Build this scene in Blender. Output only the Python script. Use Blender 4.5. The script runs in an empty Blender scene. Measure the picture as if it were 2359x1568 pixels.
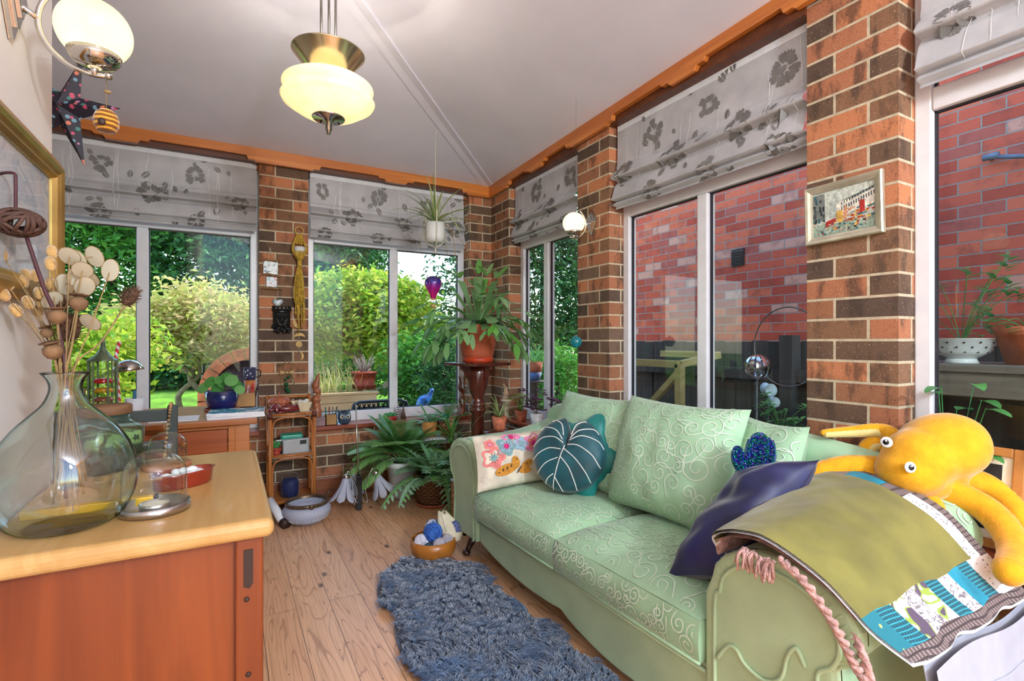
import bpy, bmesh, math, random
import numpy as np
from mathutils import Vector, Matrix
R = random.Random(7)
NR = np.random.default_rng(11)
PI = math.pi
scn = bpy.context.scene
COL = scn.collection
# ---------------------------------------------------------------- estimated camera, image pixels to room points (metres)
F, HZ, CX, H = 1170., 786., 1179.5, 1.12
SY, CY = math.sin(math.radians(29.2)), math.cos(math.radians(29.2))
def P(u, v, x=None, y=None, z=None, d=None):
    """image pixel (u, v) unprojected from the estimated camera onto a plane of the room, or to depth d"""
    l = (u-CX)/F; w = (HZ-v)/F
    dx, dy = SY+CY*l, CY-SY*l
    t = x/dx if x is not None else y/dy if y is not None else (z-H)/w if z is not None else d
    return Vector((t*dx, t*dy, H+t*w))
V = Vector
def lin(c):
    return tuple(((x/255.)/12.92 if x/255. <= .04045 else ((x/255.+.055)/1.055)**2.4) for x in c[:3])+(1.,)
# ---------------------------------------------------------------- materials
MATS = {}
class NT:
    def __init__(s, name):
        s.m = bpy.data.materials.new(name); s.m.use_nodes = True
        s.t = s.m.node_tree; s.t.nodes.clear()
        s.out = s.n('ShaderNodeOutputMaterial')
    def n(s, ty, **k):
        x = s.t.nodes.new(ty)
        for a, b in k.items():
            if a.startswith('i_'):
                q = a[2:]; q = int(q) if q.isdigit() else q.replace('_', ' ')
                x.inputs[q].default_value = b
            else: setattr(x, a, b)
        return x
    def l(s, a, b): s.t.links.new(a, b)
    def ramp(s, fac, stops, interp='LINEAR'):
        r = s.n('ShaderNodeValToRGB'); cr = r.color_ramp; cr.interpolation = interp
        while len(cr.elements) < len(stops): cr.elements.new(.5)
        for e, (p, c) in zip(cr.elements, stops): e.position = p; e.color = lin(c)
        s.l(fac, r.inputs[0]); return r.outputs[0]
    def coord(s, kind='Object', scale=(1, 1, 1), rot=(0, 0, 0)):
        if kind == 'World': o = s.n('ShaderNodeNewGeometry').outputs['Position']
        else: o = s.n('ShaderNodeTexCoord').outputs[kind]
        mp = s.n('ShaderNodeMapping'); mp.inputs['Scale'].default_value = scale; mp.inputs['Rotation'].default_value = rot
        s.l(o, mp.inputs[0]); return mp.outputs[0]
    def noise(s, vec, sc=5., det=3., rough=.5, dist=0.):
        x = s.n('ShaderNodeTexNoise'); x.inputs['Scale'].default_value = sc; x.inputs['Detail'].default_value = det
        x.inputs['Roughness'].default_value = rough; x.inputs['Distortion'].default_value = dist
        s.l(vec, x.inputs['Vector']); return x.outputs[0]
    def mix(s, fac, a, b, mode='MIX'):
        x = s.n('ShaderNodeMix', data_type='RGBA', blend_type=mode)
        for sock, val in ((x.inputs[0], fac), (x.inputs[6], a), (x.inputs[7], b)):
            if isinstance(val, (int, float)): sock.default_value = val
            elif isinstance(val, tuple): sock.default_value = lin(val)
            else: s.l(val, sock)
        return x.outputs[2]
    def math(s, op, a, b=0.):
        x = s.n('ShaderNodeMath', operation=op)
        for i, v in enumerate((a, b)):
            if isinstance(v, (int, float)): x.inputs[i].default_value = v
            else: s.l(v, x.inputs[i])
        return x.outputs[0]
    def bsdf(s, col, rough=.5, metal=0., spec=.5, bump=None, bstr=.3, bdist=.01, sheen=0., coat=0., trans=0., alpha=1., sss=0.):
        b = s.n('ShaderNodeBsdfPrincipled')
        if isinstance(col, tuple): b.inputs['Base Color'].default_value = lin(col)
        else: s.l(col, b.inputs['Base Color'])
        if isinstance(rough, (int, float)): b.inputs['Roughness'].default_value = rough
        else: s.l(rough, b.inputs['Roughness'])
        b.inputs['Metallic'].default_value = metal; b.inputs['Specular IOR Level'].default_value = spec
        b.inputs['Sheen Weight'].default_value = sheen; b.inputs['Coat Weight'].default_value = coat
        b.inputs['Transmission Weight'].default_value = trans; b.inputs['Alpha'].default_value = alpha
        if sheen: b.inputs['Sheen Roughness'].default_value = .4
        if bump is not None:
            bp = s.n('ShaderNodeBump'); bp.inputs['Strength'].default_value = bstr; bp.inputs['Distance'].default_value = bdist
            s.l(bump, bp.inputs['Height']); s.l(bp.outputs[0], b.inputs['Normal'])
        s.b = b
        s.l(b.outputs[0], s.out.inputs[0]); return b
def plain(name, c, rough=.5, metal=0., var=.12, sc=18., bump=0., bsc=120., **k):
    """paint / ceramic / metal / cloth: base colour gently mottled by noise"""
    if name in MATS: return MATS[name]
    t = NT(name); vec = t.coord()
    n1 = t.noise(vec, sc, 3.)
    lo = tuple(max(0, x*(1-var)) for x in c); hi = tuple(min(255, x*(1+var*.6)) for x in c)
    col = t.ramp(n1, [(.3, lo), (.7, hi)])
    bp = t.noise(vec, bsc, 2.) if bump else None
    t.bsdf(col, rough, metal, bump=bp, bstr=bump, bdist=.004, **k)
    MATS[name] = t.m; return t.m
def wood(name, c1, c2, rough=.4, along='y', sc=1., coat=0., dark=None, knots=True, kind='Object'):
    if name in MATS: return MATS[name]
    t = NT(name); s = {'x': (1.2, 26, 26), 'y': (26, 1.2, 26), 'z': (26, 26, 1.2)}[along]
    vec = t.coord(kind, tuple(a*sc for a in s))
    n1 = t.noise(vec, 1., 4., .6, 1.2)
    col = t.ramp(n1, [(.3, c2), (.5, tuple((a+b)/2 for a, b in zip(c1, c2))), (.68, c1)])
    s2 = {'x': (2, 9, 9), 'y': (9, 2, 9), 'z': (9, 9, 2)}[along]
    v2 = t.coord(kind, tuple(a*sc*.8 for a in s2))
    n2 = t.noise(v2, 1., 2.)
    col = t.mix(t.math('MULTIPLY', t.math('GREATER_THAN', n2, .52), .12), col, tuple(x*.75 for x in c2))
    if knots:
        vo = t.n('ShaderNodeTexVoronoi'); vo.inputs['Scale'].default_value = .7
        t.l(v2, vo.inputs['Vector'])
        kf = t.ramp(vo.outputs['Distance'], [(.03, (255, 255, 255)), (.09, (0, 0, 0))])
        col = t.mix(kf, col, dark or tuple(x*.35 for x in c2))
    t.bsdf(col, rough, coat=coat, bump=n1, bstr=.08, bdist=.002)
    MATS[name] = t.m; return t.m
def leafmat(name, c1, c2, c3=None, trans=.35, rough=.45):
    if name in MATS: return MATS[name]
    t = NT(name)
    g = t.n('ShaderNodeNewGeometry')
    col = t.ramp(g.outputs['Random Per Island'], [(0, c1), (.5, c2), (1, c3 or c2)])
    b = t.bsdf(col, rough, spec=.35)
    tr = t.n('ShaderNodeBsdfTranslucent'); t.l(col, tr.inputs[0])
    mx = t.n('ShaderNodeMixShader'); mx.inputs[0].default_value = trans
    t.l(b.outputs[0], mx.inputs[1]); t.l(tr.outputs[0], mx.inputs[2]); t.l(mx.outputs[0], t.out.inputs[0])
    MATS[name] = t.m; return t.m
def thinglass(name, tint=(250, 255, 253), refl=.04, rough=0.0, edge=None, pw=4.5):
    """clear sheet glass: see-through with a Fresnel reflection"""
    if name in MATS: return MATS[name]
    t = NT(name)
    tr = t.n('ShaderNodeBsdfTransparent'); tr.inputs[0].default_value = lin(tint)
    gl = t.n('ShaderNodeBsdfGlossy'); gl.inputs['Roughness'].default_value = rough
    lf = t.n('ShaderNodeLayerWeight'); lf.inputs[0].default_value = .5
    f5 = t.math('POWER', lf.outputs['Facing'], pw); fr_ = t.math('ADD', refl, t.math('MULTIPLY', f5, 1-refl*2))
    if edge:
        lw = t.n('ShaderNodeLayerWeight'); lw.inputs[0].default_value = .35
        cc = t.ramp(lw.outputs['Facing'], [(.0, tint), (.72, tint), (1., edge)])
        t.l(cc, tr.inputs[0])
    mx = t.n('ShaderNodeMixShader'); t.l(fr_, mx.inputs[0])
    t.l(tr.outputs[0], mx.inputs[1]); t.l(gl.outputs[0], mx.inputs[2]); t.l(mx.outputs[0], t.out.inputs[0])
    MATS[name] = t.m; return t.m
def glow(name, c, s, c2=None):
    if name in MATS: return MATS[name]
    t = NT(name); e = t.n('ShaderNodeEmission'); e.inputs[1].default_value = s
    n = t.noise(t.coord(), 9., 2.)
    t.l(t.ramp(n, [(.3, c), (.7, c2 or c)]), e.inputs[0])
    b = t.n('ShaderNodeBsdfGlossy'); b.inputs['Roughness'].default_value = .15
    fr = t.n('ShaderNodeFresnel'); mx = t.n('ShaderNodeMixShader'); t.l(fr.outputs[0], mx.inputs[0])
    t.l(e.outputs[0], mx.inputs[1]); t.l(b.outputs[0], mx.inputs[2]); t.l(mx.outputs[0], t.out.inputs[0])
    MATS[name] = t.m; return t.m
def brick(name, stops, mortar, wl=.225, h=.075, mt=.011, speck=.5, rough=.85, dirt=(40, 34, 30), dirtamt=.5, streak=True):
    if name in MATS: return MATS[name]
    t = NT(name)
    pos = t.n('ShaderNodeNewGeometry').outputs['Position']
    sx = t.n('ShaderNodeSeparateXYZ'); t.l(pos, sx.inputs[0])
    cb = t.n('ShaderNodeCombineXYZ')
    t.l(t.math('ADD', t.math('ADD', sx.outputs[0], sx.outputs[1]), 5.0), cb.inputs[0]); t.l(t.math('ADD', sx.outputs[2], 3.0), cb.inputs[1])
    b = t.n('ShaderNodeTexBrick'); t.l(cb.outputs[0], b.inputs['Vector'])
    b.inputs['Color1'].default_value = (0, 0, 0, 1); b.inputs['Color2'].default_value = (1, 1, 1, 1); b.inputs['Mortar'].default_value = (.5, .5, .5, 1)
    b.inputs['Scale'].default_value = 1.; b.inputs['Mortar Size'].default_value = mt/2; b.inputs['Mortar Smooth'].default_value = .25
    b.inputs['Brick Width'].default_value = wl; b.inputs['Row Height'].default_value = h; b.offset = .5
    col = t.ramp(b.outputs['Color'], stops, 'CONSTANT')
    vs = t.n('ShaderNodeMapping'); vs.inputs['Scale'].default_value = (14, 14, 5) if streak else (10, 10, 10); t.l(pos, vs.inputs[0])
    pn = t.noise(vs.outputs[0], 1., 5., .65)
    col = t.mix(t.math('MULTIPLY', t.ramp(pn, [(.5, (0, 0, 0)), (.62, (255, 255, 255))]), dirtamt), col, dirt)
    sp = t.noise(pos, 240., 1.)
    col = t.mix(t.math('MULTIPLY', t.math('GREATER_THAN', sp, .66), speck), col, tuple(x*.6 for x in dirt))
    s2 = t.noise(pos, 170., 1.)
    col = t.mix(t.math('MULTIPLY', t.math('GREATER_THAN', s2, .7), speck*.7), col, (222, 198, 165))
    mn = t.ramp(t.noise(pos, 40., 3.), [(.3, tuple(x*.86 for x in mortar)), (.7, mortar)])
    col = t.mix(b.outputs['Fac'], col, mn)
    hgt = t.math('ADD', t.math('MULTIPLY', b.outputs['Fac'], -1.), t.math('MULTIPLY', sp, .25))
    t.bsdf(col, rough, spec=.3, bump=hgt, bstr=.6, bdist=.006)
    MATS[name] = t.m; return t.m
# ---------------------------------------------------------------- mesh builder
def frame_of(d, up=V((0, 0, 1))):
    d = d.normalized(); s = d.cross(up)
    if s.length < 1e-4: s = d.cross(V((1, 0, 0)))
    s.normalize(); return s, s.cross(d)
class MB:
    def __init__(s): s.v = []; s.f = []; s.mi = []; s.sm = []; s.m = 0; s.smooth = True
    def add(s, vs, fs, smooth=None):
        o = len(s.v); s.v.extend([tuple(p) for p in vs]); sm = s.smooth if smooth is None else smooth
        for f in fs: s.f.append(tuple(i+o for i in f)); s.mi.append(s.m); s.sm.append(sm)
        return s
    def box(s, lo, hi, M=None):
        (a, b, c), (d, e, f) = lo, hi
        vs = [V((x, y, z)) for x in (a, d) for y in (b, e) for z in (c, f)]
        if M is not None: vs = [M @ p for p in vs]
        return s.add(vs, [(0, 1, 3, 2), (4, 6, 7, 5), (0, 4, 5, 1), (2, 3, 7, 6), (0, 2, 6, 4), (1, 5, 7, 3)], False)
    def cbox(s, c, sz, rz=0., M=None):
        m = Matrix.Translation(V(c)) @ (M if M is not None else Matrix.Rotation(rz, 4, 'Z'))
        h = [x/2 for x in sz]
        return s.box((-h[0], -h[1], -h[2]), (h[0], h[1], h[2]), m)
    def bar(s, a, b, w, h=None, up=V((0, 0, 1))):
        a, b = V(a), V(b); d = b-a; x, y = frame_of(d, up); h = h or w; x = x*w/2; y = y*h/2
        vs = [a-x-y, a+x-y, a+x+y, a-x+y, b-x-y, b+x-y, b+x+y, b-x+y]
        return s.add(vs, [(3, 2, 1, 0), (4, 5, 6, 7), (0, 1, 5, 4), (1, 2, 6, 5), (2, 3, 7, 6), (3, 0, 4, 7)], False)
    def tube(s, pts, r, n=8, closed=False, cap=True, flat=1.):
        pts = [V(p) for p in pts]; k = len(pts); rs = r if isinstance(r, (list, tuple)) else [r]*k
        vs = []; x = None
        for i, p in enumerate(pts):
            a = pts[(i-1) % k] if (closed or i > 0) else p; b = pts[(i+1) % k] if (closed or i < k-1) else p
            d = b-a
            if d.length < 1e-9: d = V((0, 0, 1))
            d.normalize()
            if x is None: x, y = frame_of(d)
            else:
                x = x-d*x.dot(d)
                if x.length < 1e-6: x, y = frame_of(d)
                x.normalize(); y = x.cross(d)
            for j in range(n):
                t = 2*PI*j/n; vs.append(p+(x*math.cos(t)+y*math.sin(t)*flat)*rs[i])
        fs = []
        for i in range(k if closed else k-1):
            for j in range(n):
                a = i*n+j; b = i*n+(j+1) % n; c = ((i+1) % k)*n+(j+1) % n; d = ((i+1) % k)*n+j
                fs.append((a, b, c, d))
        if cap and not closed: fs += [tuple(range(n-1, -1, -1)), tuple(range((k-1)*n, k*n))]
        return s.add(vs, fs)
    def lathe(s, prof, c=(0, 0, 0), n=28, M=None, a0=0., a1=2*PI, sx=1., sy=1., rad=None, cap=False):
        full = abs(a1-a0-2*PI) < 1e-6; m = n if full else n+1; c = V(c); vs = []; fs = []
        for r, z in prof:
            for j in range(m):
                t = a0+(a1-a0)*j/n; rr = r*(rad(t, z) if rad else 1.)
                p = V((rr*math.cos(t)*sx, rr*math.sin(t)*sy, z))
                if M is not None: p = M @ p
                vs.append(c+p)
        for i in range(len(prof)-1):
            for j in range(n if not full else m):
                a = i*m+j; b = i*m+(j+1) % m; fs.append((a, b, b+m, a+m))
        if full and cap:
            if prof[0][0] > 1e-6: fs.append(tuple(range(m-1, -1, -1)))
            if prof[-1][0] > 1e-6: fs.append(tuple(range((len(prof)-1)*m, len(prof)*m)))
        return s.add(vs, fs)
    def shell(s, prof, c=(0, 0, 0), n=32, M=None, t=.004, **k):
        """open vessel with a wall: outside profile then inside profile"""
        inn = [(max(r-t, .0005), z+(t if i == 0 else 0)) for i, (r, z) in enumerate(prof)][::-1]
        return s.lathe([(.0005, prof[0][1])]+prof+inn+[(.0005, prof[0][1]+t)], c, n, M, **k)
    def ell(s, c, r, M=None, nu=16, nv=10):
        r = (r, r, r) if isinstance(r, (int, float)) else r; vs = []; c = V(c)
        for i in range(nv+1):
            ph = PI*i/nv-PI/2
            for j in range(nu):
                t = 2*PI*j/nu; p = V((r[0]*math.cos(ph)*math.cos(t), r[1]*math.cos(ph)*math.sin(t), r[2]*math.sin(ph)))
                vs.append(c+(M @ p if M is not None else p))
        fs = [(i*nu+j, i*nu+(j+1) % nu, (i+1)*nu+(j+1) % nu, (i+1)*nu+j) for i in range(nv) for j in range(nu)]
        return s.add(vs, fs)
    def prism(s, poly, h0, h1, M=None, smooth=False):
        """polygon in local xy extruded along local z"""
        n = len(poly); vs = [V((x, y, h0)) for x, y in poly]+[V((x, y, h1)) for x, y in poly]
        if M is not None: vs = [M @ p for p in vs]
        return s.add(vs, [tuple(range(n-1, -1, -1)), tuple(range(n, 2*n))]+[(i, (i+1) % n, n+(i+1) % n, n+i) for i in range(n)], smooth)
    def grid(s, fn, nu, nv, wrap=False, matfn=None):
        vs = [fn(i/nu, j/nv) for i in range(nu+1) for j in range(nv+1)]; o = len(s.v)
        s.v.extend([tuple(p) for p in vs])
        for i in range(nu):
            for j in range(nv):
                a = i*(nv+1)+j; s.f.append((o+a, o+a+nv+1, o+a+nv+2, o+a+1)); s.sm.append(s.smooth)
                s.mi.append(matfn((i+.5)/nu, (j+.5)/nv) if matfn else s.m)
        return s
    def ribbon(s, pts, nrm, w):
        vs = []; k = len(pts)
        for i, p in enumerate(pts):
            d = (pts[min(i+1, k-1)]-pts[max(i-1, 0)]); x = d.cross(nrm[i])
            if x.length < 1e-9: x = V((1, 0, 0))
            x.normalize(); ww = w*(min(1, i/2+.3, (k-1-i)/2+.3)); vs += [p-x*ww, p+x*ww]
        return s.add(vs, [(2*i, 2*i+1, 2*i+3, 2*i+2) for i in range(k-1)])
    def blade(s, base, d, L, w, droop=1., n=6, fold=.15, prof=None, up=V((0, 0, 1)), twist=0.):
        p = V(base); d = V(d).normalized(); vs = []; ds = L/n
        for i in range(n+1):
            t = i/n; ww = w/2*(prof(t) if prof else math.sin(PI*min(1, .06+t*.94))**.7 if t < 1 else .02)
            x = d.cross(up)
            if x.length < 1e-3: x = d.cross(V((.3, 1, 0)))
            x.normalize(); nn = x.cross(d)
            if twist: x = x*math.cos(twist)+nn*math.sin(twist); nn = x.cross(d)
            vs += [p-x*ww+nn*ww*fold, p.copy(), p+x*ww+nn*ww*fold]
            p = p+d*ds; d = (d+V((0, 0, -droop*ds))).normalized()
        fs = []
        for i in range(n):
            a = 3*i; fs += [(a, a+1, a+4, a+3), (a+1, a+2, a+5, a+4)]
        s.add(vs, fs); s.tip = p; s.tipd = d; return s
    def build(s, name, mats, parent=None, loc=None, bevel=0., sub=0, solid=0., seg=2):
        me = bpy.data.meshes.new(name); a = np.array(s.v, dtype=np.float64)
        org = V(loc) if loc is not None else (V(WLOC[parent.name]) if parent is not None else V((0, 0, 0)))
        a = a-np.array(org); me.from_pydata(a.tolist(), [], s.f)
        mats = mats if isinstance(mats, (list, tuple)) else [mats]
        for m in mats: me.materials.append(m)
        me.polygons.foreach_set('material_index', s.mi); me.polygons.foreach_set('use_smooth', s.sm)
        me.update()
        o = bpy.data.objects.new(name, me); COL.objects.link(o)
        if parent is not None:
            o.parent = parent; o.location = org-V(WLOC[parent.name])
        else: o.location = org
        WLOC[o.name] = tuple(org)
        if solid:
            q = o.modifiers.new('s', 'SOLIDIFY'); q.thickness = solid; q.offset = 0.
        if bevel:
            q = o.modifiers.new('b', 'BEVEL'); q.width = bevel; q.segments = seg; q.limit_method = 'ANGLE'; q.angle_limit = .6
        if sub:
            q = o.modifiers.new('u', 'SUBSURF'); q.levels = sub; q.render_levels = sub
        return o
WLOC = {}
def thing(name, label, cat, loc=(0, 0, 0), group=None):
    o = bpy.data.objects.new(name, None); COL.objects.link(o); o.location = loc; o.empty_display_size = .05
    WLOC[o.name] = tuple(loc); return tag(o, label, cat, group)
def tag(o, label, cat, group=None):
    o['label'] = label; o['category'] = cat
    if group: o['group'] = group
    return o
def struct(o): o['kind'] = 'structure'; return o
def dup(o, loc, rz=None, label=None, parent=None, scale=None):
    c = o.copy(); COL.objects.link(c); WLOC[c.name] = tuple(loc) if parent is None else WLOC[parent.name]
    if parent is None:
        c.location = loc
        if rz is not None: c.rotation_euler = (0, 0, rz)
        if scale: c.scale = (scale,)*3
        if label: c['label'] = label
    else: c.parent = parent
    for ch in list(o.children): dup(ch, None, parent=c)
    return c
def pl(m): return m
def rot(z=0., x=0., y=0.):
    return Matrix.Rotation(z, 4, 'Z') @ Matrix.Rotation(y, 4, 'Y') @ Matrix.Rotation(x, 4, 'X')
def axes(o, x, y, z):
    """matrix whose columns are the given axes, origin o"""
    M = Matrix.Identity(4)
    for i, a in enumerate((x, y, z)):
        a = V(a)
        for j in range(3): M[j][i] = a[j]
    for j in range(3): M[j][3] = V(o)[j]
    return M
def spline(pts, n=8):
    pts = [V(p) for p in pts]; out = []
    for i in range(len(pts)-1):
        p0 = pts[max(i-1, 0)]; p1 = pts[i]; p2 = pts[i+1]; p3 = pts[min(i+2, len(pts)-1)]
        for k in range(n):
            t = k/n; out.append(.5*((2*p1)+(p2-p0)*t+(2*p0-5*p1+4*p2-p3)*t*t+(3*p1-p0-3*p2+p3)*t**3))
    out.append(pts[-1]); return out
def lerp(a, b, t): return a+(b-a)*t
def noise1(x, y=0., z=0.):
    from mathutils import noise as N
    return N.noise(V((x, y, z)))
def foliage(name, pts, size, mat, parent=None, loc=(0, 0, 0), asp=.45, drop=.3, nrm=None, seed=0, curl=.25):
    """leaf cloud: every leaf a folded four point blade, one mesh"""
    g = np.random.default_rng(seed+5); pts = np.asarray(pts, float); n = len(pts)
    d = g.normal(size=(n, 3)); d[:, 2] = d[:, 2]*.5-drop; d /= np.linalg.norm(d, axis=1)[:, None]
    q = g.normal(size=(n, 3)); q[:, 2] += .8
    x = np.cross(d, q); x /= np.linalg.norm(x, axis=1)[:, None]+1e-9; m = np.cross(x, d)
    L = size*g.uniform(.6, 1.3, (n, 1)); W = L*asp*.5
    a = pts; b = pts+d*L*.5+x*W+m*W*curl; c = pts+d*L; e = pts+d*L*.5-x*W+m*W*curl
    vs = np.stack([a, b, c, e], 1).reshape(-1, 3)-np.array(loc)
    me = bpy.data.meshes.new(name); me.vertices.add(4*n); me.vertices.foreach_set('co', vs.ravel())
    me.loops.add(6*n); me.polygons.add(2*n)
    base = np.arange(n)[:, None]*4; tri = (base+np.array([[0, 1, 2, 0, 2, 3]])).ravel()
    me.loops.foreach_set('vertex_index', tri.astype(np.int32))
    me.polygons.foreach_set('loop_start', np.arange(0, 6*n, 3, dtype=np.int32))
    me.materials.append(mat); me.update(calc_edges=True); me.validate()
    o = bpy.data.objects.new(name, me); COL.objects.link(o)
    if parent is not None: o.parent = parent
    else: o.location = loc
    WLOC[o.name] = tuple(loc); return o
def cloud(ells, n, clump=14, spread=.16, seed=0, hollow=.55):
    g = np.random.default_rng(seed); out = []; tot = sum(e[1][0]*e[1][1]*e[1][2] for e in ells)
    for c, r in ells:
        k = max(8, int(n*(r[0]*r[1]*r[2])/tot)); nc = max(3, k//clump)
        d = g.normal(size=(nc, 3)); d /= np.linalg.norm(d, axis=1)[:, None]
        rad = g.uniform(hollow, 1., (nc, 1)); cc = np.array(c)+d*rad*np.array(r)
        p = np.repeat(cc, clump, 0)+g.normal(size=(nc*clump, 3))*spread*np.array([1, 1, .55])
        out.append(p)
    return np.concatenate(out)
SKY, SUN, EXPO, FILL, BULB = .34, 2.1, 1.36, 125., 650.
# ---------------------------------------------------------------- palette
m_ceil = plain('ceiling_paint', (234, 234, 246), .75, var=.02, sc=3)
m_plaster = plain('plaster_paint', (236, 230, 226), .7, var=.02, sc=4, bump=.04)
m_upvc = plain('white_upvc', (226, 226, 228), .3, var=.02)
m_gasket = plain('dark_gasket', (36, 38, 44), .5)
m_pane = thinglass('window_glass', (250, 254, 252), .02, pw=5.)
BR = [(0, (106, 82, 64)), (.2, (134, 98, 72)), (.4, (154, 104, 74)), (.58, (172, 112, 80)), (.74, (192, 124, 84)), (.86, (120, 96, 78)), (.94, (92, 74, 62))]
m_brick = brick('house_brick', BR, (206, 190, 160), dirt=(70, 56, 46), dirtamt=.72)
NB = [(0, (192, 80, 60)), (.3, (212, 94, 70)), (.55, (224, 110, 80)), (.8, (190, 94, 80)), (.95, (222, 156, 134))]
m_brick2 = brick('neighbour_brick', NB, (168, 154, 144), mt=.009, speck=.1, dirt=(132, 70, 62), dirtamt=.4, streak=False)
m_beam = wood('varnished_pine_beam', (222, 140, 64), (178, 96, 36), .3, 'x', .6, coat=.25)
m_beamy = wood('varnished_pine_beam_side', (222, 140, 64), (178, 96, 36), .3, 'y', .6, coat=.25)
m_lint = wood('dark_lintel_wood', (110, 56, 22), (78, 38, 14), .45, 'x', .6)
m_sill = wood('red_stained_sill', (168, 84, 52), (128, 56, 34), .3, 'x', .7)
m_silly = wood('red_stained_sill_side', (168, 84, 52), (128, 56, 34), .3, 'y', .7)
m_skirt = wood('brown_skirting', (150, 86, 46), (110, 58, 28), .4, 'x', .7)
def floor_mat():
    t = NT('pine_floorboards')
    pos = t.n('ShaderNodeNewGeometry').outputs['Position']
    sx = t.n('ShaderNodeSeparateXYZ'); t.l(pos, sx.inputs[0])
    cb = t.n('ShaderNodeCombineXYZ'); t.l(t.math('ADD', sx.outputs[1], 7.), cb.inputs[0]); t.l(t.math('ADD', sx.outputs[0], 5.03), cb.inputs[1])
    b = t.n('ShaderNodeTexBrick'); t.l(cb.outputs[0], b.inputs['Vector'])
    b.inputs['Color1'].default_value = (0, 0, 0, 1); b.inputs['Color2'].default_value = (1, 1, 1, 1)
    b.inputs['Scale'].default_value = 1.; b.inputs['Brick Width'].default_value = 3.1; b.inputs['Row Height'].default_value = .132
    b.inputs['Mortar Size'].default_value = .0011; b.inputs['Mortar Smooth'].default_value = .3; b.offset = .37
    # every board gets its own stretch of grain
    off = t.n('ShaderNodeCombineXYZ'); t.l(t.math('MULTIPLY', b.outputs['Color'], 17.), off.inputs[1]); t.l(t.math('MULTIPLY', b.outputs['Color'], 5.), off.inputs[0])
    va = t.n('ShaderNodeVectorMath', operation='ADD'); t.l(pos, va.inputs[0]); t.l(off.outputs[0], va.inputs[1])
    mp = t.n('ShaderNodeMapping'); mp.inputs['Scale'].default_value = (11, 1.1, 1); t.l(va.outputs[0], mp.inputs[0])
    big = t.noise(mp.outputs[0], 1., 2., .4, .6)
    rings = t.math('FRACT', t.math('MULTIPLY', big, 13.))
    mp2 = t.n('ShaderNodeMapping'); mp2.inputs['Scale'].default_value = (120, 4, 1); t.l(va.outputs[0], mp2.inputs[0])
    fine = t.noise(mp2.outputs[0], 1., 3.)
    base = t.ramp(b.outputs['Color'], [(0, (226, 174, 128)), (.5, (234, 186, 140)), (1, (214, 158, 112))])
    rl = t.ramp(rings, [(.0, (255, 255, 255)), (.12, (110, 110, 110)), (.4, (0, 0, 0)), (.9, (30, 30, 30)), (1., (255, 255, 255))])
    col = t.mix(t.math('MULTIPLY', rl, .55), base, (138, 78, 40))
    col = t.mix(t.math('MULTIPLY', t.ramp(fine, [(.45, (0, 0, 0)), (.7, (255, 255, 255))]), .35), col, (158, 96, 56))
    vo = t.n('ShaderNodeTexVoronoi'); vo.inputs['Scale'].default_value = 1.
    mp3 = t.n('ShaderNodeMapping'); mp3.inputs['Scale'].default_value = (7.2, 3.2, 1); t.l(va.outputs[0], mp3.inputs[0]); t.l(mp3.outputs[0], vo.inputs['Vector'])
    col = t.mix(t.ramp(vo.outputs['Distance'], [(.03, (255, 255, 255)), (.12, (0, 0, 0))]), col, (78, 42, 26))
    v2 = t.n('ShaderNodeTexVoronoi'); v2.inputs['Scale'].default_value = 14.; t.l(pos, v2.inputs['Vector'])
    col = t.mix(t.ramp(v2.outputs['Distance'], [(.035, (255, 255, 255)), (.06, (0, 0, 0))]), col, (74, 44, 30))
    col = t.mix(b.outputs['Fac'], col, (66, 36, 20))
    rg = t.math('ADD', .26, t.math('MULTIPLY', fine, .16))
    t.bsdf(col, rg, spec=.5, bump=t.math('SUBTRACT', t.math('MULTIPLY', fine, .3), b.outputs['Fac']), bstr=.25, bdist=.003)
    return t.m
m_floor = floor_mat()
RX, BY, SZ = 1.94, 3.83, .52          # right wall face, back wall face, sill height
GX, GY = 2.075, 3.965                 # glazing planes
WX, WY = -.38, 1.65                   # near left wall: face and end
NEAR, FARX = -2.3, -1.75
PIER = [(.184, .494), (1.735, 1.95)]              # back wall piers (x from, to)
PILL = [(.845, 1.15), (2.31, 2.615), (3.52, 3.96)]  # right wall pillars (y from, to)
def ceil_z(x, y):
    a, c = BY-y, RX-x
    return 2.40+.2*a if a < c else 2.40+.2*c+.03*(a-c)
b = MB(); b.box((FARX-.1, NEAR, -.06), (2.1, 4.0, 0)); struct(b.build('floor', m_floor))
# ceiling: two hipped planes that meet over the corner
ez = lambda y: 2.40+(BY-y)*.03
sl = .2
C0 = V((RX, BY, 2.40)); L = 3.69
Hh = C0+V((-L, -L, sl*L))
b = MB(); b.smooth = False
A = [C0+V((.15, .15, -.03)), V((FARX-.1, BY+.15, 2.37)), V((FARX-.1, Hh.y, Hh.z)), Hh]
B = [C0+V((.15, .15, -.03)), Hh, V((Hh.x, NEAR, Hh.z+(Hh.y-NEAR)*.03)), V((RX+.15, NEAR, ez(NEAR)-.03))]
nA, nB = V((0, .2, 1)), V((.2, 0, 1))
for q in (A, B):
    b.add(q+[p+V((0, 0, .08)) for p in q], [(0, 1, 2, 3), (7, 6, 5, 4), (0, 4, 5, 1), (1, 5, 6, 2), (2, 6, 7, 3), (3, 7, 4, 0)])
struct(b.build('ceiling', m_ceil))
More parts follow.
